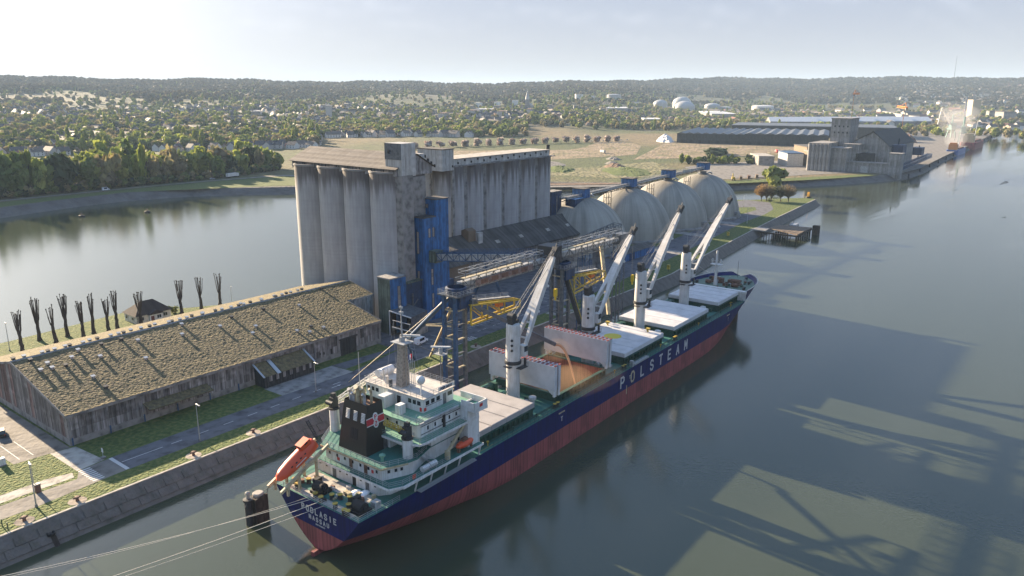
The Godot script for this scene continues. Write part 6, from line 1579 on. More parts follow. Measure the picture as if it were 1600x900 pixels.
# leaves set all through a lumpy ball of about unit radius
func leaf_ball(sd: int, n: int, size: float, tones: Array, lumps := 9) -> ArrayMesh:
	var r := RandomNumberGenerator.new(); r.seed = sd
	var m := MB.new()
	var c := []
	for k in lumps:
		var d := Vector3(r.randfn(), r.randfn() * 0.85, r.randfn()).normalized() * r.randf_range(0.25, 0.68)
		c.append([d, r.randf_range(0.3, 0.52), r.randi() % tones.size()])
	for k in n:
		var q = c[r.randi() % lumps]
		var d := Vector3(r.randfn(), r.randfn(), r.randfn()).normalized()
		var p: Vector3 = q[0] + d * q[1] * pow(r.randf(), 0.28)
		var nn := (d + Vector3(r.randfn(), r.randfn(), r.randfn()) * 0.45).normalized()
		var s := nn.cross(Vector3.UP if absf(nn.y) < 0.9 else Vector3.RIGHT).normalized(); var u := s.cross(nn)
		var z := size * r.randf_range(0.5, 1.1) * 0.32
		var a := r.randf_range(0, TAU); var e := (s * cos(a) + u * sin(a)) * z; var f := (u * cos(a) - s * sin(a)) * z * 0.75
		var t = tones[q[2]]; var g := r.randf_range(0.75, 1.25)
		m.col = Color(t[0] * g, t[1] * g, t[2] * g)
		m.quad(p - e - f, p + e - f, p + e * 0.6 + f, p - e * 0.6 + f)
	return m.mesh()
func twig_ball(sd: int, n: int, tone: Array) -> ArrayMesh: # the haze of fine twigs round a leafless crown
	var r := RandomNumberGenerator.new(); r.seed = sd
	var m := MB.new()
	for k in n:
		var d := Vector3(r.randfn(), absf(r.randfn()) * 0.8 + 0.1, r.randfn()).normalized()
		var a := Vector3(0, -0.75, 0).lerp(d * 0.7, r.randf_range(0.15, 0.7)); var b := a + (d + Vector3(0, 0.3, 0)) * r.randf_range(0.25, 0.55)
		var g := r.randf_range(0.7, 1.3); m.col = Color(tone[0] * g, tone[1] * g, tone[2] * g)
		var w := d.cross(Vector3(r.randfn(), r.randfn(), r.randfn())).normalized() * 0.022
		m.tri(a - w, a + w, b); m.tri(b - w * 2.0, b + w * 2.0, b + d * 0.16)
	for k in 7:
		var d := Vector3(r.randfn(), 0.7, r.randfn()).normalized(); m.col = Color(0.09, 0.07, 0.05); m.tube(Vector3(0, -0.85, 0), d * 0.6, 0.045, 0.015, 5, false)
	return m.mesh()

func gpos(a: float, r: float) -> Vector3: # a place on the land from its bearing (degrees right of the view's axis) and distance
	var b := PSI - deg_to_rad(a)
	var x := EYE.x + cos(b) * r; var z := EYE.z - sin(b) * r
	return V(x, land(x, z), z)
func land_sheet(called: String, a: Array, m: String, h := 0.05, tint := Color.WHITE) -> void:
	var mb := MB.new(); mb.col = tint; mb.sheet(pv(a), 5.0 + h); struct(called, mb, M[m])

var crowns := {}
func tree_at(kind: String, at: Vector3, h: float, w: float, label: String, group: String) -> void:
	if not crowns.has(kind + "#"):
		var k: Array = {
			"spring": [[[0.260, 0.299, 0.058], [0.364, 0.377, 0.091], [0.156, 0.189, 0.046]], 480, 1.0],
			"green": [[[0.124, 0.169, 0.046], [0.182, 0.227, 0.058], [0.078, 0.111, 0.033]], 480, 1.0],
			"brown": [[[0.221, 0.182, 0.098], [0.169, 0.137, 0.078], [0.286, 0.247, 0.111]], 360, 0.8],
			"dark": [[[0.046, 0.072, 0.034], [0.065, 0.091, 0.039], [0.034, 0.052, 0.029]], 440, 1.0],
			"blossom": [[[0.42, 0.34, 0.3], [0.36, 0.28, 0.24], [0.46, 0.4, 0.36]], 300, 0.9],
			"poplar": [[[0.221, 0.260, 0.039], [0.169, 0.208, 0.039], [0.260, 0.286, 0.065]], 420, 0.9]}[kind]
		for i in 3: crowns[kind + str(i)] = leaf_ball(hash(kind) % 1000 + i, k[1], k[2], k[0], 11)
		var tm := MB.new(); tm.tube(Vector3.ZERO, V(0, 0.5, 0), 0.035, 0.022, 7); tm.tube(V(0, 0.32, 0), V(0.16, 0.62, 0.05), 0.018, 0.008, 5); tm.tube(V(0, 0.38, 0), V(-0.14, 0.66, -0.06), 0.018, 0.008, 5)
		crowns[kind + "#"] = tm.mesh()
	var t := thing(kind + "_tree", label, "tree", at, rr(0, 6), group)
	var tr := putm("trunk", crowns[kind + "#"], M.bark, t); tr.scale = Vector3.ONE * h
	var c := putm("crown", crowns[kind + str(rng.randi() % 3)], M.leaf, t)
	c.position.y = h * 0.57; c.scale = V(w * 0.62, h * 0.56, w * 0.62)

func block(label: String, cat_: String, at: Vector3, turn: float, s: Vector3, wall: String, roof: String, floors := 0, bays := 0, called := "apartment_block") -> Node3D:
	var t := thing(called, label, cat_, at, turn)
	var m := MB.new(); m.bx(-s.x / 2, -3, -s.z / 2, s.x / 2, s.y, s.z / 2); put("wall", m, M[wall], t)
	m = MB.new(); m.bx(-s.x / 2 - 0.4, s.y, -s.z / 2 - 0.4, s.x / 2 + 0.4, s.y + 0.9, s.z / 2 + 0.4); put("roof", m, M[roof], t)
	for f in floors:
		for b in bays:
			m = MB.new(); var x := -s.x / 2 + s.x * (b + 0.5) / bays; var y := 1.2 + (s.y - 1.2) * f / floors
			m.bx(x - s.x / bays * 0.3, y, s.z / 2, x + s.x / bays * 0.3, y + (s.y - 1.2) / floors * 0.55, s.z / 2 + 0.12); put("window", m, M.glass, t)
	return t

func tank(label: String, at: Vector3, r: float, h: float, dome: float, m_: String, band := "") -> void:
	var t := thing("storage_tank", label, "tank", at)
	var m := MB.new(); m.lathe(V(0, -3, 0), [[r, 0], [r, h + 3]], 28); put("shell", m, M[m_], t)
	m = MB.new()
	var pr := []
	for j in 7: pr.append([maxf(0.01, r * cos(PI / 2 * j / 6.0)), h + dome * sin(PI / 2 * j / 6.0)])
	m.lathe(Vector3.ZERO, pr, 28); put("domed_roof", m, M[m_], t)
	if band:
		m = MB.new(); m.lathe(Vector3.ZERO, [[r + 0.1, h * 0.25], [r + 0.1, h * 0.5]], 28); put("painted_band", m, M[band], t)

func tower_crane(label: String, at: Vector3, h: float, jib: float, turn: float) -> void:
	var t := thing("tower_crane", label, "crane", at, turn)
	var m := MB.new(); truss(m, V(0, 0, -1), V(0, h, -1), 2.0, 2.0, 14, 0.5); put("mast", m, M.crane_orange, t)
	m = MB.new(); truss(m, V(-14, h, 0), V(jib, h, 0), 2.0, 2.4, 18, 0.45); m.beam(V(0, h + 8, 0), V(jib * 0.7, h + 2.2, 0), 0.3); m.beam(V(0, h + 8, 0), V(-13, h + 2, 0), 0.3); m.beam(V(0, h, 0), V(0, h + 8, 0), 0.9); put("jib", m, M.crane_orange, t)
	m = MB.new(); m.bx(-14, h - 2.5, -1.4, -9, h + 1, 1.4); put("counterweight", m, M.concrete, t)
	m = MB.new(); m.bx(1, h - 2.4, 0.8, 3.2, h, 2.6); put("cab", m, M.white, t)

func far_bank() -> void:
	mat("stubble", [1, 1, 1], 0.95, ntex(71, 0.008, [[0.0, [0.1, 0.11, 0.04]], [0.35, [0.16, 0.13, 0.07]], [0.55, [0.21, 0.16, 0.1]], [1.0, [0.26, 0.21, 0.15]]], 6), 120.0, M.soil.normal_texture, 0.6)
	mat("crane_orange", [0.5, 0.2, 0.05], 0.6)
	mat("crane_green", [0.03, 0.2, 0.17], 0.5)
	mat("smoke_blue", [0.03, 0.1, 0.3], 0.5)
	# roads, fields and yards on the flat ground, each a little above the last
	land_sheet("bank_road", [60, -500, 124, -503, 189, -505, 240, -506, 284, -503, 346, -491, 426, -369, 424, -262, 480, -206, 545, -168, 552, -174, 488, -214, 432, -268, 434, -372, 352, -497, 284, -509, 189, -511, 60, -507], "pale_asphalt", 0.12)
	land_sheet("bank_lawn", [60, -460, 133, -479, 200, -487, 300, -432, 388, -350, 396, -300, 408, -262, 424, -262, 424, -364, 342, -487, 282, -499, 189, -501, 60, -497], "grass", 0.08)
	land_sheet("bank_lawn", [500, -207, 512, -192, 552, -150, 614, -112, 652, -92, 700, -72, 700, -84, 655, -110, 560, -164], "grass", 0.1)
	land_sheet("field_path", [424, -300, 470, -330, 500, -362, 520, -372, 560, -360, 562, -353, 522, -364, 504, -354, 474, -324, 430, -292], "gravel", 0.16)
	land_sheet("stubble_field", [520, -420, 640, -400, 760, -360, 900, -430, 1000, -520, 980, -640, 760, -700, 560, -620, 470, -500], "stubble", 0.09)
	land_sheet("gravel_field", [700, -330, 1000, -440, 1030, -330, 1060, -235, 900, -220, 800, -260], "stubble", 0.13, Color(1.5, 1.4, 1.5))
	land_sheet("paved_yard", [570, -172, 655, -246, 720, -238, 800, -190, 830, -120, 800, -70, 760, -66, 700, -100, 660, -124], "pale_asphalt", 0.14)
	land_sheet("quay_apron", [700, -60, 800, -55, 900, -60, 1008, -65, 1300, -74, 1500, -83, 1724, -95, 1724, -330, 1100, -220, 900, -180, 760, -70], "pale_asphalt", 0.16)
	land_sheet("meadow", [560, -330, 690, -300, 640, -255, 570, -215, 520, -250, 500, -320], "stubble", 0.11, Color(0.75, 0.9, 0.7))
	land_sheet("ploughed_field", [436, -268, 492, -216, 500, -222, 446, -278], "soil", 0.14)
	# spoil heaps and earth banks
	for e in [[610, -300, 22, 4, "soil", "reddish heap of earth on the open field"], [640, -322, 14, 3, "rock", "grey heap of rubble beside the reddish earth"], [555, -330, 30, 3.4, "grass", "low grassy earth bank round the reddish heap, nearer side"], [690, -350, 16, 3, "rock", "grey rubble at the end of the field track"], [590, -372, 40, 2.6, "rock", "long low ridge of grey rubble on the field"], [580, -270, 46, 3.2, "grass", "long low grassy bank along the meadow"], [1012, -450, 26, 11, "white", "white heap beside the dark warehouse's end"], [1240, -160, 26, 12, "rust_deck", "rusty heap of scrap on the far quay behind the crane"], [1180, -190, 20, 8, "rust_deck", "smaller rusty heap of scrap on the far quay"], [1400, -230, 30, 13, "white", "white heap behind the rusty scrap"]]:
		var m := MB.new(); var nz := FastNoiseLite.new(); nz.seed = int(e[0]); nz.frequency = 0.9
		for j in 6:
			for i in 26:
				var p := []
				for w in [[i, j], [i + 1, j], [i + 1, j + 1], [i, j + 1]]:
					var a = TAU * (w[0] % 26) / 26.0; var q = 1.0 - w[1] / 6.0; var n = 1.0 + 0.3 * nz.get_noise_3d(cos(a) * 2, sin(a) * 2, w[1] * 0.6)
					p.append(V(cos(a) * q * e[2] * n, e[3] * (1 - pow(q, 1.6)) * n - 0.1, -sin(a) * q * e[2] * 0.5 * n))
				m.quad(p[0], p[1], p[2], p[3])
		var o := put("earth_heap", m, M[e[4]]); o.position = V(e[0], 5, e[1]); o.rotation.y = 0.7; tag(o, e[5], "heap")
	for e in [[311, -514, 0.3, "white articulated truck parked on the road beyond the basin", "white"], [755, -404, 0.9, "white trailer truck standing alone on the open field", "steel_pale"], [900, -238, 0.5, "red trailer truck in the yard left of the far silo", "red"]]: truck(V(e[0], 5.15, e[1]), e[2], e[3], e[4])
	var v := car("van", [0.7, 0.7, 0.72], 5.4, 2.4, "white van driving on the road below the tree belt", true); v.position = V(198, 5.15, -508); v.rotation.y = 0.0
	v = car("car", [0.3, 0.31, 0.33], 4.4, 1.5, "grey car following behind the parked white truck"); v.position = V(290, 5.15, -512)
	# the long dark warehouse
	var t := thing("warehouse", "long dark warehouse with a pale ribbed roof across the field", "warehouse", V(1043, 5, -327), -1.29)
	for k in 2:
		var m := MB.new(); var x0: float = [-105, -8][k]; var x1: float = [-8, 105][k]; var h: float = [14, 15.5][k]
		m.bx(x0, -1, -150 + k * 20, x1, h, 20 + k * 4); put("wall", m, M.dark_sheet, t)
		m = MB.new()
		for j in 8: m.exz([[x0 + (x1 - x0) * j / 8.0, h], [x0 + (x1 - x0) * (j + 0.5) / 8.0, h + 2.2], [x0 + (x1 - x0) * (j + 1.0) / 8.0, h]], -150 + k * 20, 20 + k * 4)
		put("ribbed_roof", m, M.steel_grey, t)
		for j in 7:
			m = MB.new(); m.bx(x0 + 6 + j * 13.0, 0, 20 + k * 4, x0 + 10 + j * 13.0, 5, 20.2 + k * 4); put("door", m, M.dark, t)
	t = thing("warehouse", "second dark warehouse roof behind the long one, to the right", "warehouse", V(1330, 5, -330), -1.29)
	var mw := MB.new(); mw.bx(-130, -1, -60, 130, 17, 60); put("wall", mw, M.dark_sheet, t)
	mw = MB.new(); mw.bx(-131, 17, -61, 131, 18.2, 61); put("roof", mw, M.steel_grey, t)
	for i in 7:
		var p := V(1640 + i * 34, 5, -470 + i * 30)
		t = thing("factory_shed", "pale roofed factory shed in the row of gables beyond the dark warehouses", "shed", p, -1.0, "row of gabled factory sheds")
		var m := MB.new(); m.exx([[-22, 0], [-22, 12], [0, 20], [22, 12], [22, 0]], -50, 50); put("wall", m, M.concrete, t)
		m = MB.new(); m.exx([[-23, 11.8], [0, 20.8], [23, 11.8], [0, 20.2]], -51, 51); put("roof", m, M.white, t)
	for e in [[-2.0, 2050, 80, 9, 40, "long low pale shed among trees left of the factory gables"], [7.5, 2300, 170, 10, 60, "very long white shed roof below the hills, left"], [14.5, 2400, 300, 12, 70, "very long white shed roof below the hills, behind the orange crane"], [10, 1900, 90, 10, 40, "white flat shed beside the factory gables"]]:
		block(e[5], "shed", gpos(e[0], e[1]), PSI - 0.1, V(e[2], e[3], e[4]), "concrete", "white", 0, 0, "factory_shed")
	# the second grain works across the channel
	t = thing("grain_works", "far concrete grain works with one tall tower and a dark gabled hall", "silo")
	for e in [[704, -139, 745, -121, 31, "low_silo"], [738, -129, 768, -111, 54, "tall_tower"], [716, -104, 727, -68, 14, "front_range"], [709, -121, 736, -104, 27, "mid_silo"], [727, -112, 741, -98, 30, "link_bay"]]:
		var m := MB.new(); m.bx(e[0], 3, e[1], e[2], e[4], e[3]); put(e[5], m, M.block_wall, t)
		m = MB.new(); m.bx(e[0] - 0.5, e[4], e[1] - 0.5, e[2] + 0.5, e[4] + 0.8, e[3] + 0.5); put("roof", m, M.concrete, t)
	for k in 6:
		var m := MB.new(); m.lathe(V(703.6, 3, -137 + k * 3.6), [[1.9, 0], [1.9, 28]], 12); put("silo_cell", m, M.block_wall, t)
	for k in 4:
		for j in 2:
			var m := MB.new(); m.bx(737.9, 40 + j * 6, -126 + k * 4, 738.01, 41.6 + j * 6, -124.6 + k * 4); put("window", m, M.dark, t)
	var mh := MB.new(); mh.exx([[-74, 3], [-74, 29], [-90, 42], [-106, 33], [-106, 3]], 742, 850); put("hall_wall", mh, M.block_wall, t)
	mh = MB.new(); mh.exx([[-73, 28.6], [-90, 43.2], [-107, 33], [-90, 42.2]], 741, 851); put("hall_roof", mh, M.dark_sheet, t)
	for k in 3:
		mh = MB.new(); mh.bx(741.8, 8 + k * 7.5, -103, 742.05, 10 + k * 7.5, -93); put("window", mh, M.pane_pale, t)
	mh = MB.new(); mh.bx(727, 3, -100, 742, 22, -86); put("dark_annex", mh, M.dark_sheet, t)
	mh = MB.new(); mh.bx(715.9, 5, -92, 716.05, 11, -85); put("door", mh, M.steel_pale, t)
	t = thing("quay_silo", "narrow concrete quay tower at the corner of the far wharf", "tower")
	mh = MB.new(); mh.bx(716, -2, -68, 727, 24, -57); put("shaft", mh, M.block_wall, t); mh = MB.new(); mh.bx(715.6, 24, -68.4, 727.4, 24.6, -56.6); put("roof", mh, M.concrete, t)
	t = thing("quay_gantry", "dark blue gantry and conveyor on the far wharf beside the narrow tower", "gantry")
	mh = MB.new(); truss(mh, V(727, 8, -60), V(900, 9, -66), 5, 4, 26, 0.35); put("girder", mh, M.steel_blue, t)
	mh = MB.new(); truss(mh, V(760, 5, -70), V(760, 36, -70), 8, 8, 6, 0.6); mh.bx(752, 20, -78, 768, 30, -64); put("gantry_frame", mh, M.blue_dark, t)
	mh = MB.new(); truss(mh, V(860, 5, -70), V(860, 24, -70), 7, 7, 5, 0.6); mh.bx(854, 14, -76, 868, 22, -66); put("gantry_frame", mh, M.blue_dark, t)
	mh = MB.new()
	for k in 16: mh.bx(735 + k * 62, -3, -53.4 - k * 2.3, 737 + k * 62, 4.6, -52.2 - k * 2.3)
	struct("wharf_piles", mh, M.dark)
	# low buildings left of it
	block("grey two storey office with a flat roof left of the far grain works", "office", V(742, 5, -198), PSI - 0.05, V(36, 9, 16), "concrete", "pale_concrete", 2, 9, "office_building")
	block("pale blue fronted office right of the grey two storey office", "office", V(748, 5, -170), PSI - 0.05, V(34, 13, 16), "steel_pale", "steel_blue", 3, 6, "office_building")
	block("brown brick block with one dark doorway beside the far grain works", "building", V(752, 5, -146), PSI - 0.05, V(24, 15, 16), "brick_brown" if M.has("brick_brown") else "rust_clad", "concrete", 1, 2, "brick_building")
	block("small brown shed with a grey roof behind the offices", "shed", V(905, 5, -200), PSI, V(44, 10, 22), "rust_clad", "roof_grey", 0, 0, "shed")
	t = thing("yellow_digger", "yellow digger with an orange container at the channel's edge", "digger", V(574, 5, -160), 0.5)
	mh = MB.new(); mh.bx(-2.6, 0.2, -1.5, 2.6, 1.2, -0.8); mh.bx(-2.6, 0.2, 0.8, 2.6, 1.2, 1.5); put("track", mh, M.dark, t); mh = MB.new(); mh.bx(-2.2, 1.2, -1.3, 1.6, 3.0, 1.3); put("body", mh, M.yellow, t); mh = MB.new(); mh.beam(V(1, 2.4, 0), V(5, 5.6, 0), 0.6); mh.beam(V(5, 5.6, 0), V(7.4, 1.6, 0), 0.5); put("arm", mh, M.yellow, t)
	for i in 3:
		t = thing("container", ["orange shipping container beside the yellow digger", "rusty red shipping container, middle one by the digger", "dull orange shipping container farthest from the digger"][i], "container", V(586 + i * 11, 5, -158 + i * 3), 0.4)
		mh = MB.new(); mh.bx(-4, 0.1, -1.2, 4, 2.8, 1.2); put("box", mh, M.rust_clad if i != 1 else M.rust_deck, t); mh = MB.new(); mh.bx(4, 0.2, -1.1, 4.06, 2.7, 1.1); put("door", mh, M.rust_deck, t)
	# cranes and ships at the far wharf
	tower_crane("orange tower crane rising behind the far tall tower", V(1306, 5, -259), 70, 62, 0.15)
	tower_crane("nearer orange tower crane over the scrap yard", V(1150, 5, -148), 52, 70, 0.35)
	for e in [[1290, -92, "pale green harbour crane with its jib raised by the blue ship", 66, 0.2], [1420, -128, "dark harbour crane with a drooping jib behind the green one", 48, 2.5]]:
		t = thing("harbour_crane", e[2], "crane", V(e[0], 5, e[1]), e[4])
		mh = MB.new()
		for a in [-5, 5]:
			for b in [-5, 5]: mh.beam(V(a, 0, b), V(a * 0.6, 14, b * 0.6), 1.2)
		mh.bx(-5, 13, -5, 5, 16, 5); put("portal", mh, M.crane_green, t)
		mh = MB.new(); mh.bx(-6, 16, -3, 4, 24, 3); mh.lathe(V(0, 24, 0), [[1.6, 0], [1.2, 14]], 8); put("house", mh, M.crane_green, t)
		mh = MB.new(); var tp := V(26, e[3], 0)
		truss(mh, V(3, 20, 0), tp, 2.0, 2.0, 10, 0.5); mh.beam(V(0, 38, 0), tp, 0.4); put("jib", mh, M.crane_white, t)
		mh = MB.new(); mh.beam(tp, V(tp.x + 4, tp.y - 26, 0), 0.9); put("fly_jib", mh, M.crane_white, t)
	for e in [[1105, -70, 34, "smoke_blue", "blue cargo ship with an orange deck moored at the far wharf", 1.0], [1250, -72, 44, "antifoul", "larger red cargo ship moored behind the blue one", 1.4]]:
		t = thing("cargo_ship", e[4], "ship", V(e[0], 0, e[1]), -0.01)
		mh = MB.new(); var q: float = e[5]
		mh.ext(pv([-e[2], -6 * q, -e[2] * 0.9, -7 * q, e[2] * 0.7, -7 * q, e[2] * 1.1, 0, e[2] * 0.7, 7 * q, -e[2] * 0.9, 7 * q, -e[2], 6 * q]), -2, 7 * q); put("hull", mh, M[e[3]], t)
		mh = MB.new(); mh.bx(-e[2] * 0.92, 7 * q, -5 * q, -e[2] * 0.7, 14 * q, 5 * q); mh.bx(-e[2] * 0.9, 14 * q, -4 * q, -e[2] * 0.72, 16 * q, 4 * q); put("deckhouse", mh, M.crane_orange if q == 1.0 else M.cream, t)
		mh = MB.new(); mh.bx(-e[2] * 0.5, 7 * q, -5 * q, e[2] * 0.6, 8.8 * q, 5 * q); put("hatch", mh, M.rust_deck, t)
		mh = MB.new(); mh.tube(V(-e[2] * 0.75, 19 * q, 0), V(-e[2] * 0.75, 30 * q, 0), 0.4); mh.tube(V(e[2] * 0.2, 8 * q, 0), V(e[2] * 0.5, 28 * q, 0), 0.5); put("mast", mh, M.steel_pale, t)
	for e in [[V(1180, 16, -84), V(46, 22, 30), 0.006], [V(1215, 24, -88), V(60, 26, 36), 0.004], [V(1150, 12, -80), V(40, 14, 26), 0.005], [V(1275, 36, -100), V(110, 34, 50), 0.004], [V(1360, 46, -112), V(150, 30, 60), 0.0025]]:
		var fv := FogVolume.new(); fv.name = "wharf_smoke"; fv.shape = RenderingServer.FOG_VOLUME_SHAPE_ELLIPSOID; fv.size = e[1]; fv.position = e[0]
		var fm := FogMaterial.new(); fm.density = e[2]; fm.albedo = Color(0.95, 0.95, 0.95); fv.material = fm; add_child(fv, true); fv.set_meta("kind", "stuff")
	# on the hills
	var mt := MB.new(); mt.tube(V(0, -5, 0), V(0, 150, 0), 1.6, 0.6, 6); var ms := put("radio_mast", mt, M.steel_dark); ms.position = gpos(29.0, 5300); tag(ms, "tall thin radio mast on the ridge at the right", "mast")
	tank("largest domed storage tank on the hillside, behind two others", gpos(12.1, 3000), 34, 20, 22, "steel_pale")
	tank("small domed storage tank left of the largest", gpos(10.6, 2900), 25, 16, 14, "steel_pale")
	tank("broad domed storage tank in front of the largest", gpos(12.3, 2800), 35, 14, 22, "steel_pale")
	tank("pale green banded storage tank right of the domed group", gpos(14.2, 2900), 27, 18, 10, "steel_pale", "green_pale")
	tank("low green storage tank beside the banded one", gpos(15.1, 2920), 22, 12, 3, "steel_pale", "green_pale")
	tank("wide white flat tank farthest right on the hillside", gpos(17.6, 2950), 38, 14, 3, "white")
	tank("green banded tank among the trees left of the domed tanks", gpos(7.3, 2900), 26, 22, 3, "steel_pale", "green_pale")
	for e in [[5.6, 2750, 60, 12, "long white hillside shed left of the green banded tank"], [4.8, 2700, 44, 14, "white gabled works on the hillside"], [8.9, 2850, 50, 12, "grey works roof between the green tank and the domes"], [19, 2900, 44, 7, "small white farm buildings on the green slope"]]:
		block(e[4], "building", gpos(e[0], e[1]), PSI, V(e[2], e[3], 24), "white", "steel_pale", 0, 0, "works_building")
	block("yellow grain tower near the river bend on the right", "tower", gpos(30.3, 2500), PSI, V(26, 52, 22), "cream", "concrete", 0, 0, "grain_tower")
	block("long brown embankment bridge across the valley at the right", "bridge", gpos(26.5, 2550), PSI - 0.3, V(800, 9, 10), "pale_concrete", "concrete", 0, 0, "viaduct")
	block("dark roofed works beside the yellow grain tower", "building", gpos(31.8, 2480), PSI - 0.2, V(120, 22, 30), "block_wall", "roof_grey", 0, 0, "works_building")
	# flats of the town
	block("pale blue slab of flats with a dark roof, above the first silo", "flats", gpos(-13.1, 1900), PSI + 0.2, V(76, 26, 14), "steel_pale", "steel_dark", 6, 12)
	block("grey flats left of the pale blue slab", "flats", gpos(-18.0, 1800), PSI + 0.3, V(44, 17, 14), "concrete", "steel_pale", 4, 8)
	for i in 4: block(["long pale flats with a brown roof, left of four", "second of four long pale flats", "third of four long pale flats", "right end of the four long pale flats"][i], "flats", gpos(-5.0 + i * 2.1, 1750 + (i % 2) * 60), PSI - 0.1, V(62, 15, 13), "white_clad", "rust_deck", 4, 12)
	for i in 6: block("pale terrace of flats in the long row behind the town, %s" % ["leftmost", "second from left", "third from left", "third from right", "second from right", "rightmost"][i], "flats", gpos(-3.0 + i * 1.9, 2080), PSI - 0.05, V(58, 16, 13), "block_wall", "roof_grey", 4, 10)
	for i in 3: block(["white boxy school left of three on the hillside", "middle white boxy school building on the hillside", "right white boxy school building on the hillside"][i], "building", gpos(-2.4 + i * 1.3, 2500), PSI, V(40, 13, 20), "white", "white", 2, 8, "school_building")
	t = thing("church", "church with a slim pale spire above the town", "church", gpos(1.2, 2150), 0.4)
	mh = MB.new(); mh.exx([[-9, -3], [-9, 12], [0, 20], [9, 12], [9, -3]], -16, 16); put("nave", mh, M.block_wall, t); mh = MB.new(); mh.bx(-24, -3, -5, -14, 30, 5); put("tower", mh, M.concrete, t); mh = MB.new(); mh.lathe(V(-19, 30, 0), [[6, 0], [0.05, 26]], 8); put("spire", mh, M.steel_pale, t)

func town() -> void:
	# houses: four builds, shared by all
	var walls := [[0.62, 0.58, 0.52], [0.66, 0.64, 0.6], [0.5, 0.42, 0.32], [0.46, 0.44, 0.42]]
	var roofs := [[0.07, 0.065, 0.065], [0.11, 0.095, 0.085], [0.2, 0.09, 0.06], [0.055, 0.055, 0.065]]
	var words := ["white walled house with a dark slate roof", "pale house with a grey brown roof", "tan walled house with a red tiled roof", "grey walled house with a black roof"]
	var pm := []
	for k in 4:
		var l: float = [11, 14, 12, 18][k]; var w: float = [8.5, 9, 9, 9][k]; var h: float = [4.6, 5.2, 3.4, 5.5][k]; var rh: float = [4.2, 4.0, 3.2, 4.6][k]
		var a := MB.new(); a.col = Color(walls[k][0], walls[k][1], walls[k][2]); a.exx([[-w / 2, -2], [-w / 2, h], [0, h + rh * 0.96], [w / 2, h], [w / 2, -2]], -l / 2, l / 2)
		var b := MB.new(); b.col = Color(roofs[k][0], roofs[k][1], roofs[k][2]); b.exx([[-w / 2 - 0.5, h - 0.35], [0, h + rh + 0.25], [w / 2 + 0.5, h - 0.35], [0, h + rh - 0.1]], -l / 2 - 0.4, l / 2 + 0.4)
		var c := MB.new(); c.col = Color(0.3, 0.16, 0.12); c.bx(l * 0.2, h + rh * 0.4, -1.4, l * 0.2 + 0.9, h + rh + 1.1, -0.7)
		var g := MB.new(); g.col = Color(0.03, 0.035, 0.04)
		for i in 3:
			for s in [-1, 1]:
				var x := -l / 2 + l * (i + 0.5) / 3
				g.bx(x - 0.6, 1.0, s * w / 2 - 0.04, x + 0.6, 2.3, s * w / 2 + 0.04)
				if h > 4: g.bx(x - 0.6, 3.2, s * w / 2 - 0.04, x + 0.6, 4.3, s * w / 2 + 0.04)
		var all := MB.new(); all.addx(a, Transform3D.IDENTITY); all.addx(b, Transform3D.IDENTITY)
		pm.append([a.mesh(), b.mesh(), c.mesh(), g.mesh(), all.mesh()])
	var cl := FastNoiseLite.new(); cl.seed = 31; cl.frequency = 0.0035
	var near := []
	for i in 14000:
		var a := rr(-34.5, 13.0); var q := rng.randf()
		var d := 1060.0 / (1.0 - q * 0.72)
		if a > -14 and a < 2 and d < 1250: continue
		if a > -3 and d < 1500 + (a + 3) * 30: continue
		if a > 9 and d > 2300: continue
		var p := gpos(a, d)
		var n := cl.get_noise_2d(p.x, p.z)
		if n < -0.28 + smoothstep(1500, 3400, d) * 0.3: continue
		if rr(0, 1) < smoothstep(2400, 3800, d) * 0.7: continue
		near.append([d, p])
	near.sort_custom(func(x, y): return x[0] < y[0])
	# drop those that stand in one another
	var kept := []; var grid := {}
	for e in near:
		var key := Vector2i(int(floor(e[1].x / 19.0)), int(floor(e[1].z / 19.0)))
		if grid.has(key): continue
		grid[key] = true; kept.append(e)
		if kept.size() >= 2600: break
	var far := [[], [], [], []]
	for i in kept.size():
		var p: Vector3 = kept[i][1]; var k = [0, 0, 1, 1, 2, 3][rng.randi() % 6]
		var turn := 0.5 * floorf(cl.get_noise_2d(p.x * 0.3, p.z * 0.3) * 7.0) + (PI / 2 if rng.randf() < 0.35 else 0.0) + rr(-0.15, 0.15)
		if i < 300:
			var t := thing("town_house", words[k] + " in the town beyond the tree belt", "house", p, turn, "houses of the hillside town: " + words[k])
			putm("wall", pm[k][0], M.plain, t); var r := putm("roof", pm[k][1], M.plain, t); putm("chimney", pm[k][2], M.plain, r); var w := putm("windows", pm[k][3], M.plain, t); w.set_meta("kind", "stuff")
		else: far[k].append(Transform3D(Basis(Vector3.UP, turn) * rr(0.85, 1.15), p))
	for e in 700: # the other slopes: right of the river's bend and up the far hill
		var a := rr(26, 36); var d := rr(3300, 5200); var p := gpos(a, d)
		if cl.get_noise_2d(p.x, p.z) > 0.0: far[rng.randi() % 3].append(Transform3D(Basis(Vector3.UP, rr(0, 3)) * 1.5, p))
	for e in 260:
		var a := rr(14, 33); var d := rr(1900, 3000); var p := gpos(a, d)
		if p.y > 4.9: far[rng.randi() % 3].append(Transform3D((Basis(Vector3.UP, rr(0, 3)) * Basis.from_scale(V(rr(1.2, 4.0), rr(0.8, 1.6), rr(1.2, 2.2)))), p))
	for k in 4: many("distant_houses", pm[k][4], M.plain, far[k])

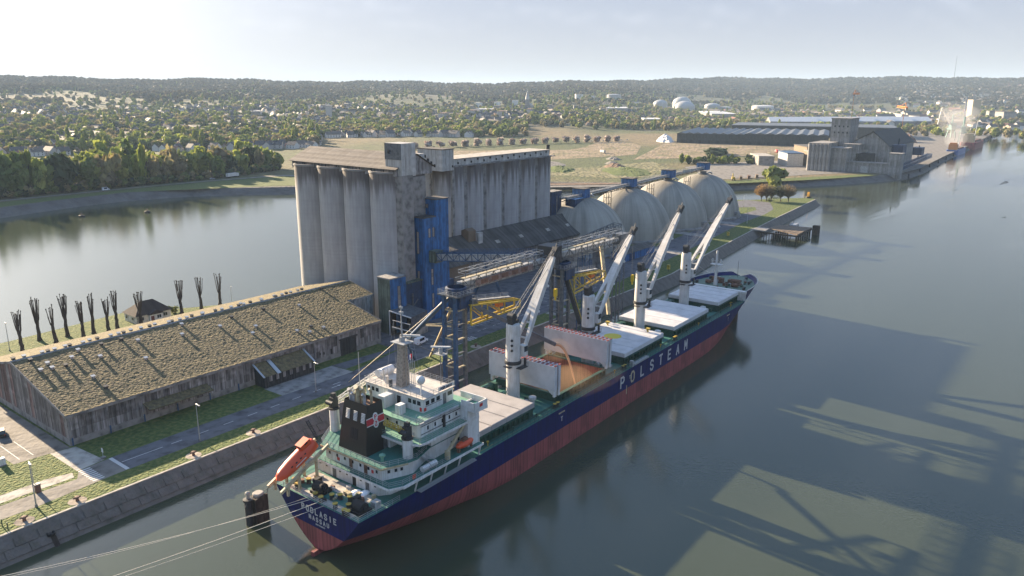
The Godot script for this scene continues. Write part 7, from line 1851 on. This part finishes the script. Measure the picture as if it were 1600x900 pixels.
func woods() -> void:
	# the belt across the basin: one by one
	var n := 0
	var kinds := ["spring", "spring", "brown", "green", "spring", "brown", "dark", "poplar"]
	var say := {"spring": "yellow green spring tree", "brown": "brownish tree just coming into leaf", "green": "mid green broad tree", "dark": "dark dense tree", "poplar": "bright slender poplar", "blossom": "round pale pink blossoming tree"}
	for row in 4:
		for i in 26:
			var x := 74.0 + i * 12.2 + rr(-4, 4); var z := -519.0 - row * 15.0 - rr(0, 8) - maxf(0, (x - 300) * 0.26)
			if row == 0 and rng.randf() < 0.25: continue
			var k: String = kinds[rng.randi() % 8]
			var tall := lerpf(34, 21, clampf((x - 80) / 300.0, 0, 1)) * rr(0.72, 1.08)
			if k == "poplar": tall *= 1.05
			tree_at(k, V(x, 5, z), tall, tall * (0.62 if k != "poplar" else 0.22) * rr(0.85, 1.15), say[k] + " in the belt beyond the basin", "trees of the belt beyond the basin: " + k)
	for i in 70:
		var x := 80.0 + i * 4.3; var z := -516.5 - rr(0, 5) - maxf(0, (x - 300) * 0.26)
		tree_at(["dark", "brown", "green"][i % 3], V(x, 5, z), rr(4, 8), rr(5, 9), "low shrub at the front of the tree belt", "shrubs under the tree belt")
	# blossoming row by the car park, hedges and garden trees of the plain
	for i in 20: tree_at("blossom", V(640 + i * 17.0, 5, -640 + i * 7.0), rr(9, 11), rr(9, 11), "round pale blossoming tree in the row by the car park", "blossoming trees by the car park")
	for i in 34:
		var c := car_meshes()
		var t := thing("parked_car", "small parked car behind the blossoming row", "car", V(650 + i * 10.5, 5.1, -650 + i * 4.3), rr(-0.2, 0.2), "cars parked behind the blossoming row")
		putm("body", c[0], M["car_far_%d" % (i % 3)], t); putm("cabin", c[1], M.glass, t)
	for e in [[820, -285, 9, 22], [838, -290, 8, 24], [806, -280, 7, 16]]: tree_at("dark", V(e[0], 4, e[1]), e[2], e[3], "dark spreading bush on the open field", "dark bushes on the open field")
	for i in 26:
		var q := i / 26.0
		tree_at(["dark", "green", "spring"][i % 3], V(690 + q * 60 + rr(-6, 6), 5, -262 + q * 62 + rr(-8, 8)), rr(5, 10), rr(5, 9), "small shrub along the yard left of the offices", "shrubs by the offices")
	tree_at("spring", V(560, 5, -119), 15, 15, "single round olive tree on the bank opposite the point", "")
	for i in 5:
		var e: Array = [[469.5, -95.7], [471, -92.5], [474, -90], [476, -84], [477.5, -79]][i]
		var t := thing("bare_tree", ["brown twiggy tree, leftmost on the lawn at the point", "thin brown tree, second on the lawn at the point", "greenish spreading tree in the middle of the lawn's row", "small dark tree, fourth on the lawn at the point", "pale twiggy tree, rightmost on the lawn at the point"][i], "tree", V(e[0], G, e[1]), rr(0, 6))
		var c := putm("crown", twig_ball(40 + i, 700, [[0.26, 0.17, 0.07], [0.2, 0.14, 0.08], [0.2, 0.19, 0.06], [0.1, 0.1, 0.05], [0.24, 0.18, 0.1]][i]), M.leaf, t); c.position.y = 7; c.scale = V(5.5, 6.2, 5.5)
		var m := MB.new(); m.tube(Vector3.ZERO, V(0, 3.5, 0), 0.35, 0.22, 8); put("trunk", m, M.bark, t)
	# trees among the houses: the nearest singly, the rest of each kind as one wood
	var nz := FastNoiseLite.new(); nz.seed = 12; nz.frequency = 0.004
	var at := {"spring": [], "green": [], "brown": [], "dark": [], "poplar": [], "blossom": []}
	var ks := ["green", "brown", "spring", "brown", "green", "dark", "brown", "green", "spring", "poplar", "blossom", "brown"]
	var cnt := 0
	for i in 8000:
		var a := rr(-34.5, 22.0); var q := rng.randf(); var d := 1080.0 / (1.0 - q * 0.74)
		if a > -14 and a < 1 and d < 1260: continue
		if a > 1 and d < 1560: continue
		var p := gpos(a, d)
		if nz.get_noise_2d(p.x, p.z) < -0.35: continue
		at[ks[rng.randi() % 12]].append([d, p])
	for i in 2600: # tree lines of the plain and under the hills on the right
		var a := rr(2, 34); var d := rr(1500, 3600); var p := gpos(a, d)
		if p.y < 4.9 or nz.get_noise_2d(p.x * 0.8 + 900, p.z * 0.8) < -0.02: continue
		at[["green", "brown", "spring", "brown"][rng.randi() % 4]].append([d, p])
	for k in at:
		at[k].sort_custom(func(x, y): return x[0] < y[0])
		var rest := [[], [], []]
		for i in at[k].size():
			var h := rr(8, 15) * (1.5 if k == "poplar" else 0.6 if k == "blossom" else 1.0); var w := h * (0.28 if k == "poplar" else rr(0.75, 1.1))
			if i < 50: tree_at(k, at[k][i][1], h, w, say[k] + " among the houses of the town", "trees among the houses: " + k)
			else: rest[rng.randi() % 3].append(Transform3D(Basis(Vector3.UP, rr(0, 6)) * Basis.from_scale(V(w * 0.62, h * 0.56, w * 0.62)), at[k][i][1] + Vector3.UP * h * 0.5))
		for j in 3:
			if rest[j].size(): many("distant_trees", crowns[k + str(j)], M.leaf, rest[j])
	# the forest that covers the upper slopes and the ridge
	var fo := [[], []]
	var tn := [[], []]
	for i in 26000:
		var a := rr(-38, 42); var k := smoothstep(4.0, 16.0, a); var far := lerpf(4300.0, 5600.0, k)
		var d := far * (0.58 + 0.46 * pow(rng.randf(), 0.7)); var p := gpos(a, d)
		if nz.get_noise_2d(p.x * 0.5 + 300, p.z * 0.5) < lerpf(0.16, -0.6, smoothstep(0.66, 0.84, d / far)): continue
		var s := rr(9, 15); var j := rng.randi() % 2
		fo[j].append(Transform3D(Basis(Vector3.UP, rr(0, 6)) * Basis.from_scale(V(s * 0.8, s * 0.75, s * 0.8)), p + Vector3.UP * s * 0.35))
		var g := rr(0.6, 1.2); tn[j].append(Color(g, g * rr(0.85, 1.05), g * 0.9))
	many("ridge_forest", leaf_ball(91, 90, 2.0, [[0.05, 0.06, 0.03], [0.038, 0.048, 0.026], [0.066, 0.064, 0.036]], 6), M.leaf, fo[0], tn[0])
	many("ridge_forest", leaf_ball(92, 90, 2.0, [[0.07, 0.06, 0.035], [0.045, 0.048, 0.024], [0.09, 0.085, 0.035]], 6), M.leaf, fo[1], tn[1])

var far_car := []
func car_meshes() -> Array:
	if far_car.is_empty():
		mat("car_far_0", [0.6, 0.6, 0.6], 0.4); mat("car_far_1", [0.05, 0.06, 0.09], 0.4); mat("car_far_2", [0.3, 0.31, 0.33], 0.4)
		var a := MB.new(); a.exx([[-0.9, 0.3], [-0.9, 1.0], [0.9, 1.0], [0.9, 0.3]], -2.2, 2.2)
		var b := MB.new(); b.exz([[-1.8, 1.0], [-1.3, 1.5], [0.5, 1.5], [1.2, 1.0]], -0.8, 0.8)
		far_car = [a.mesh(), b.mesh()]
	return far_car

func _ready() -> void:
	rng.seed = 20240407
	camera_and_sky()
	materials()
	water_and_land()
	port_ground()
	shed()
	basin_house()
	silos()
	domes()
	ship()
	loader()
	port_things()
	far_bank()
	town()
	woods()
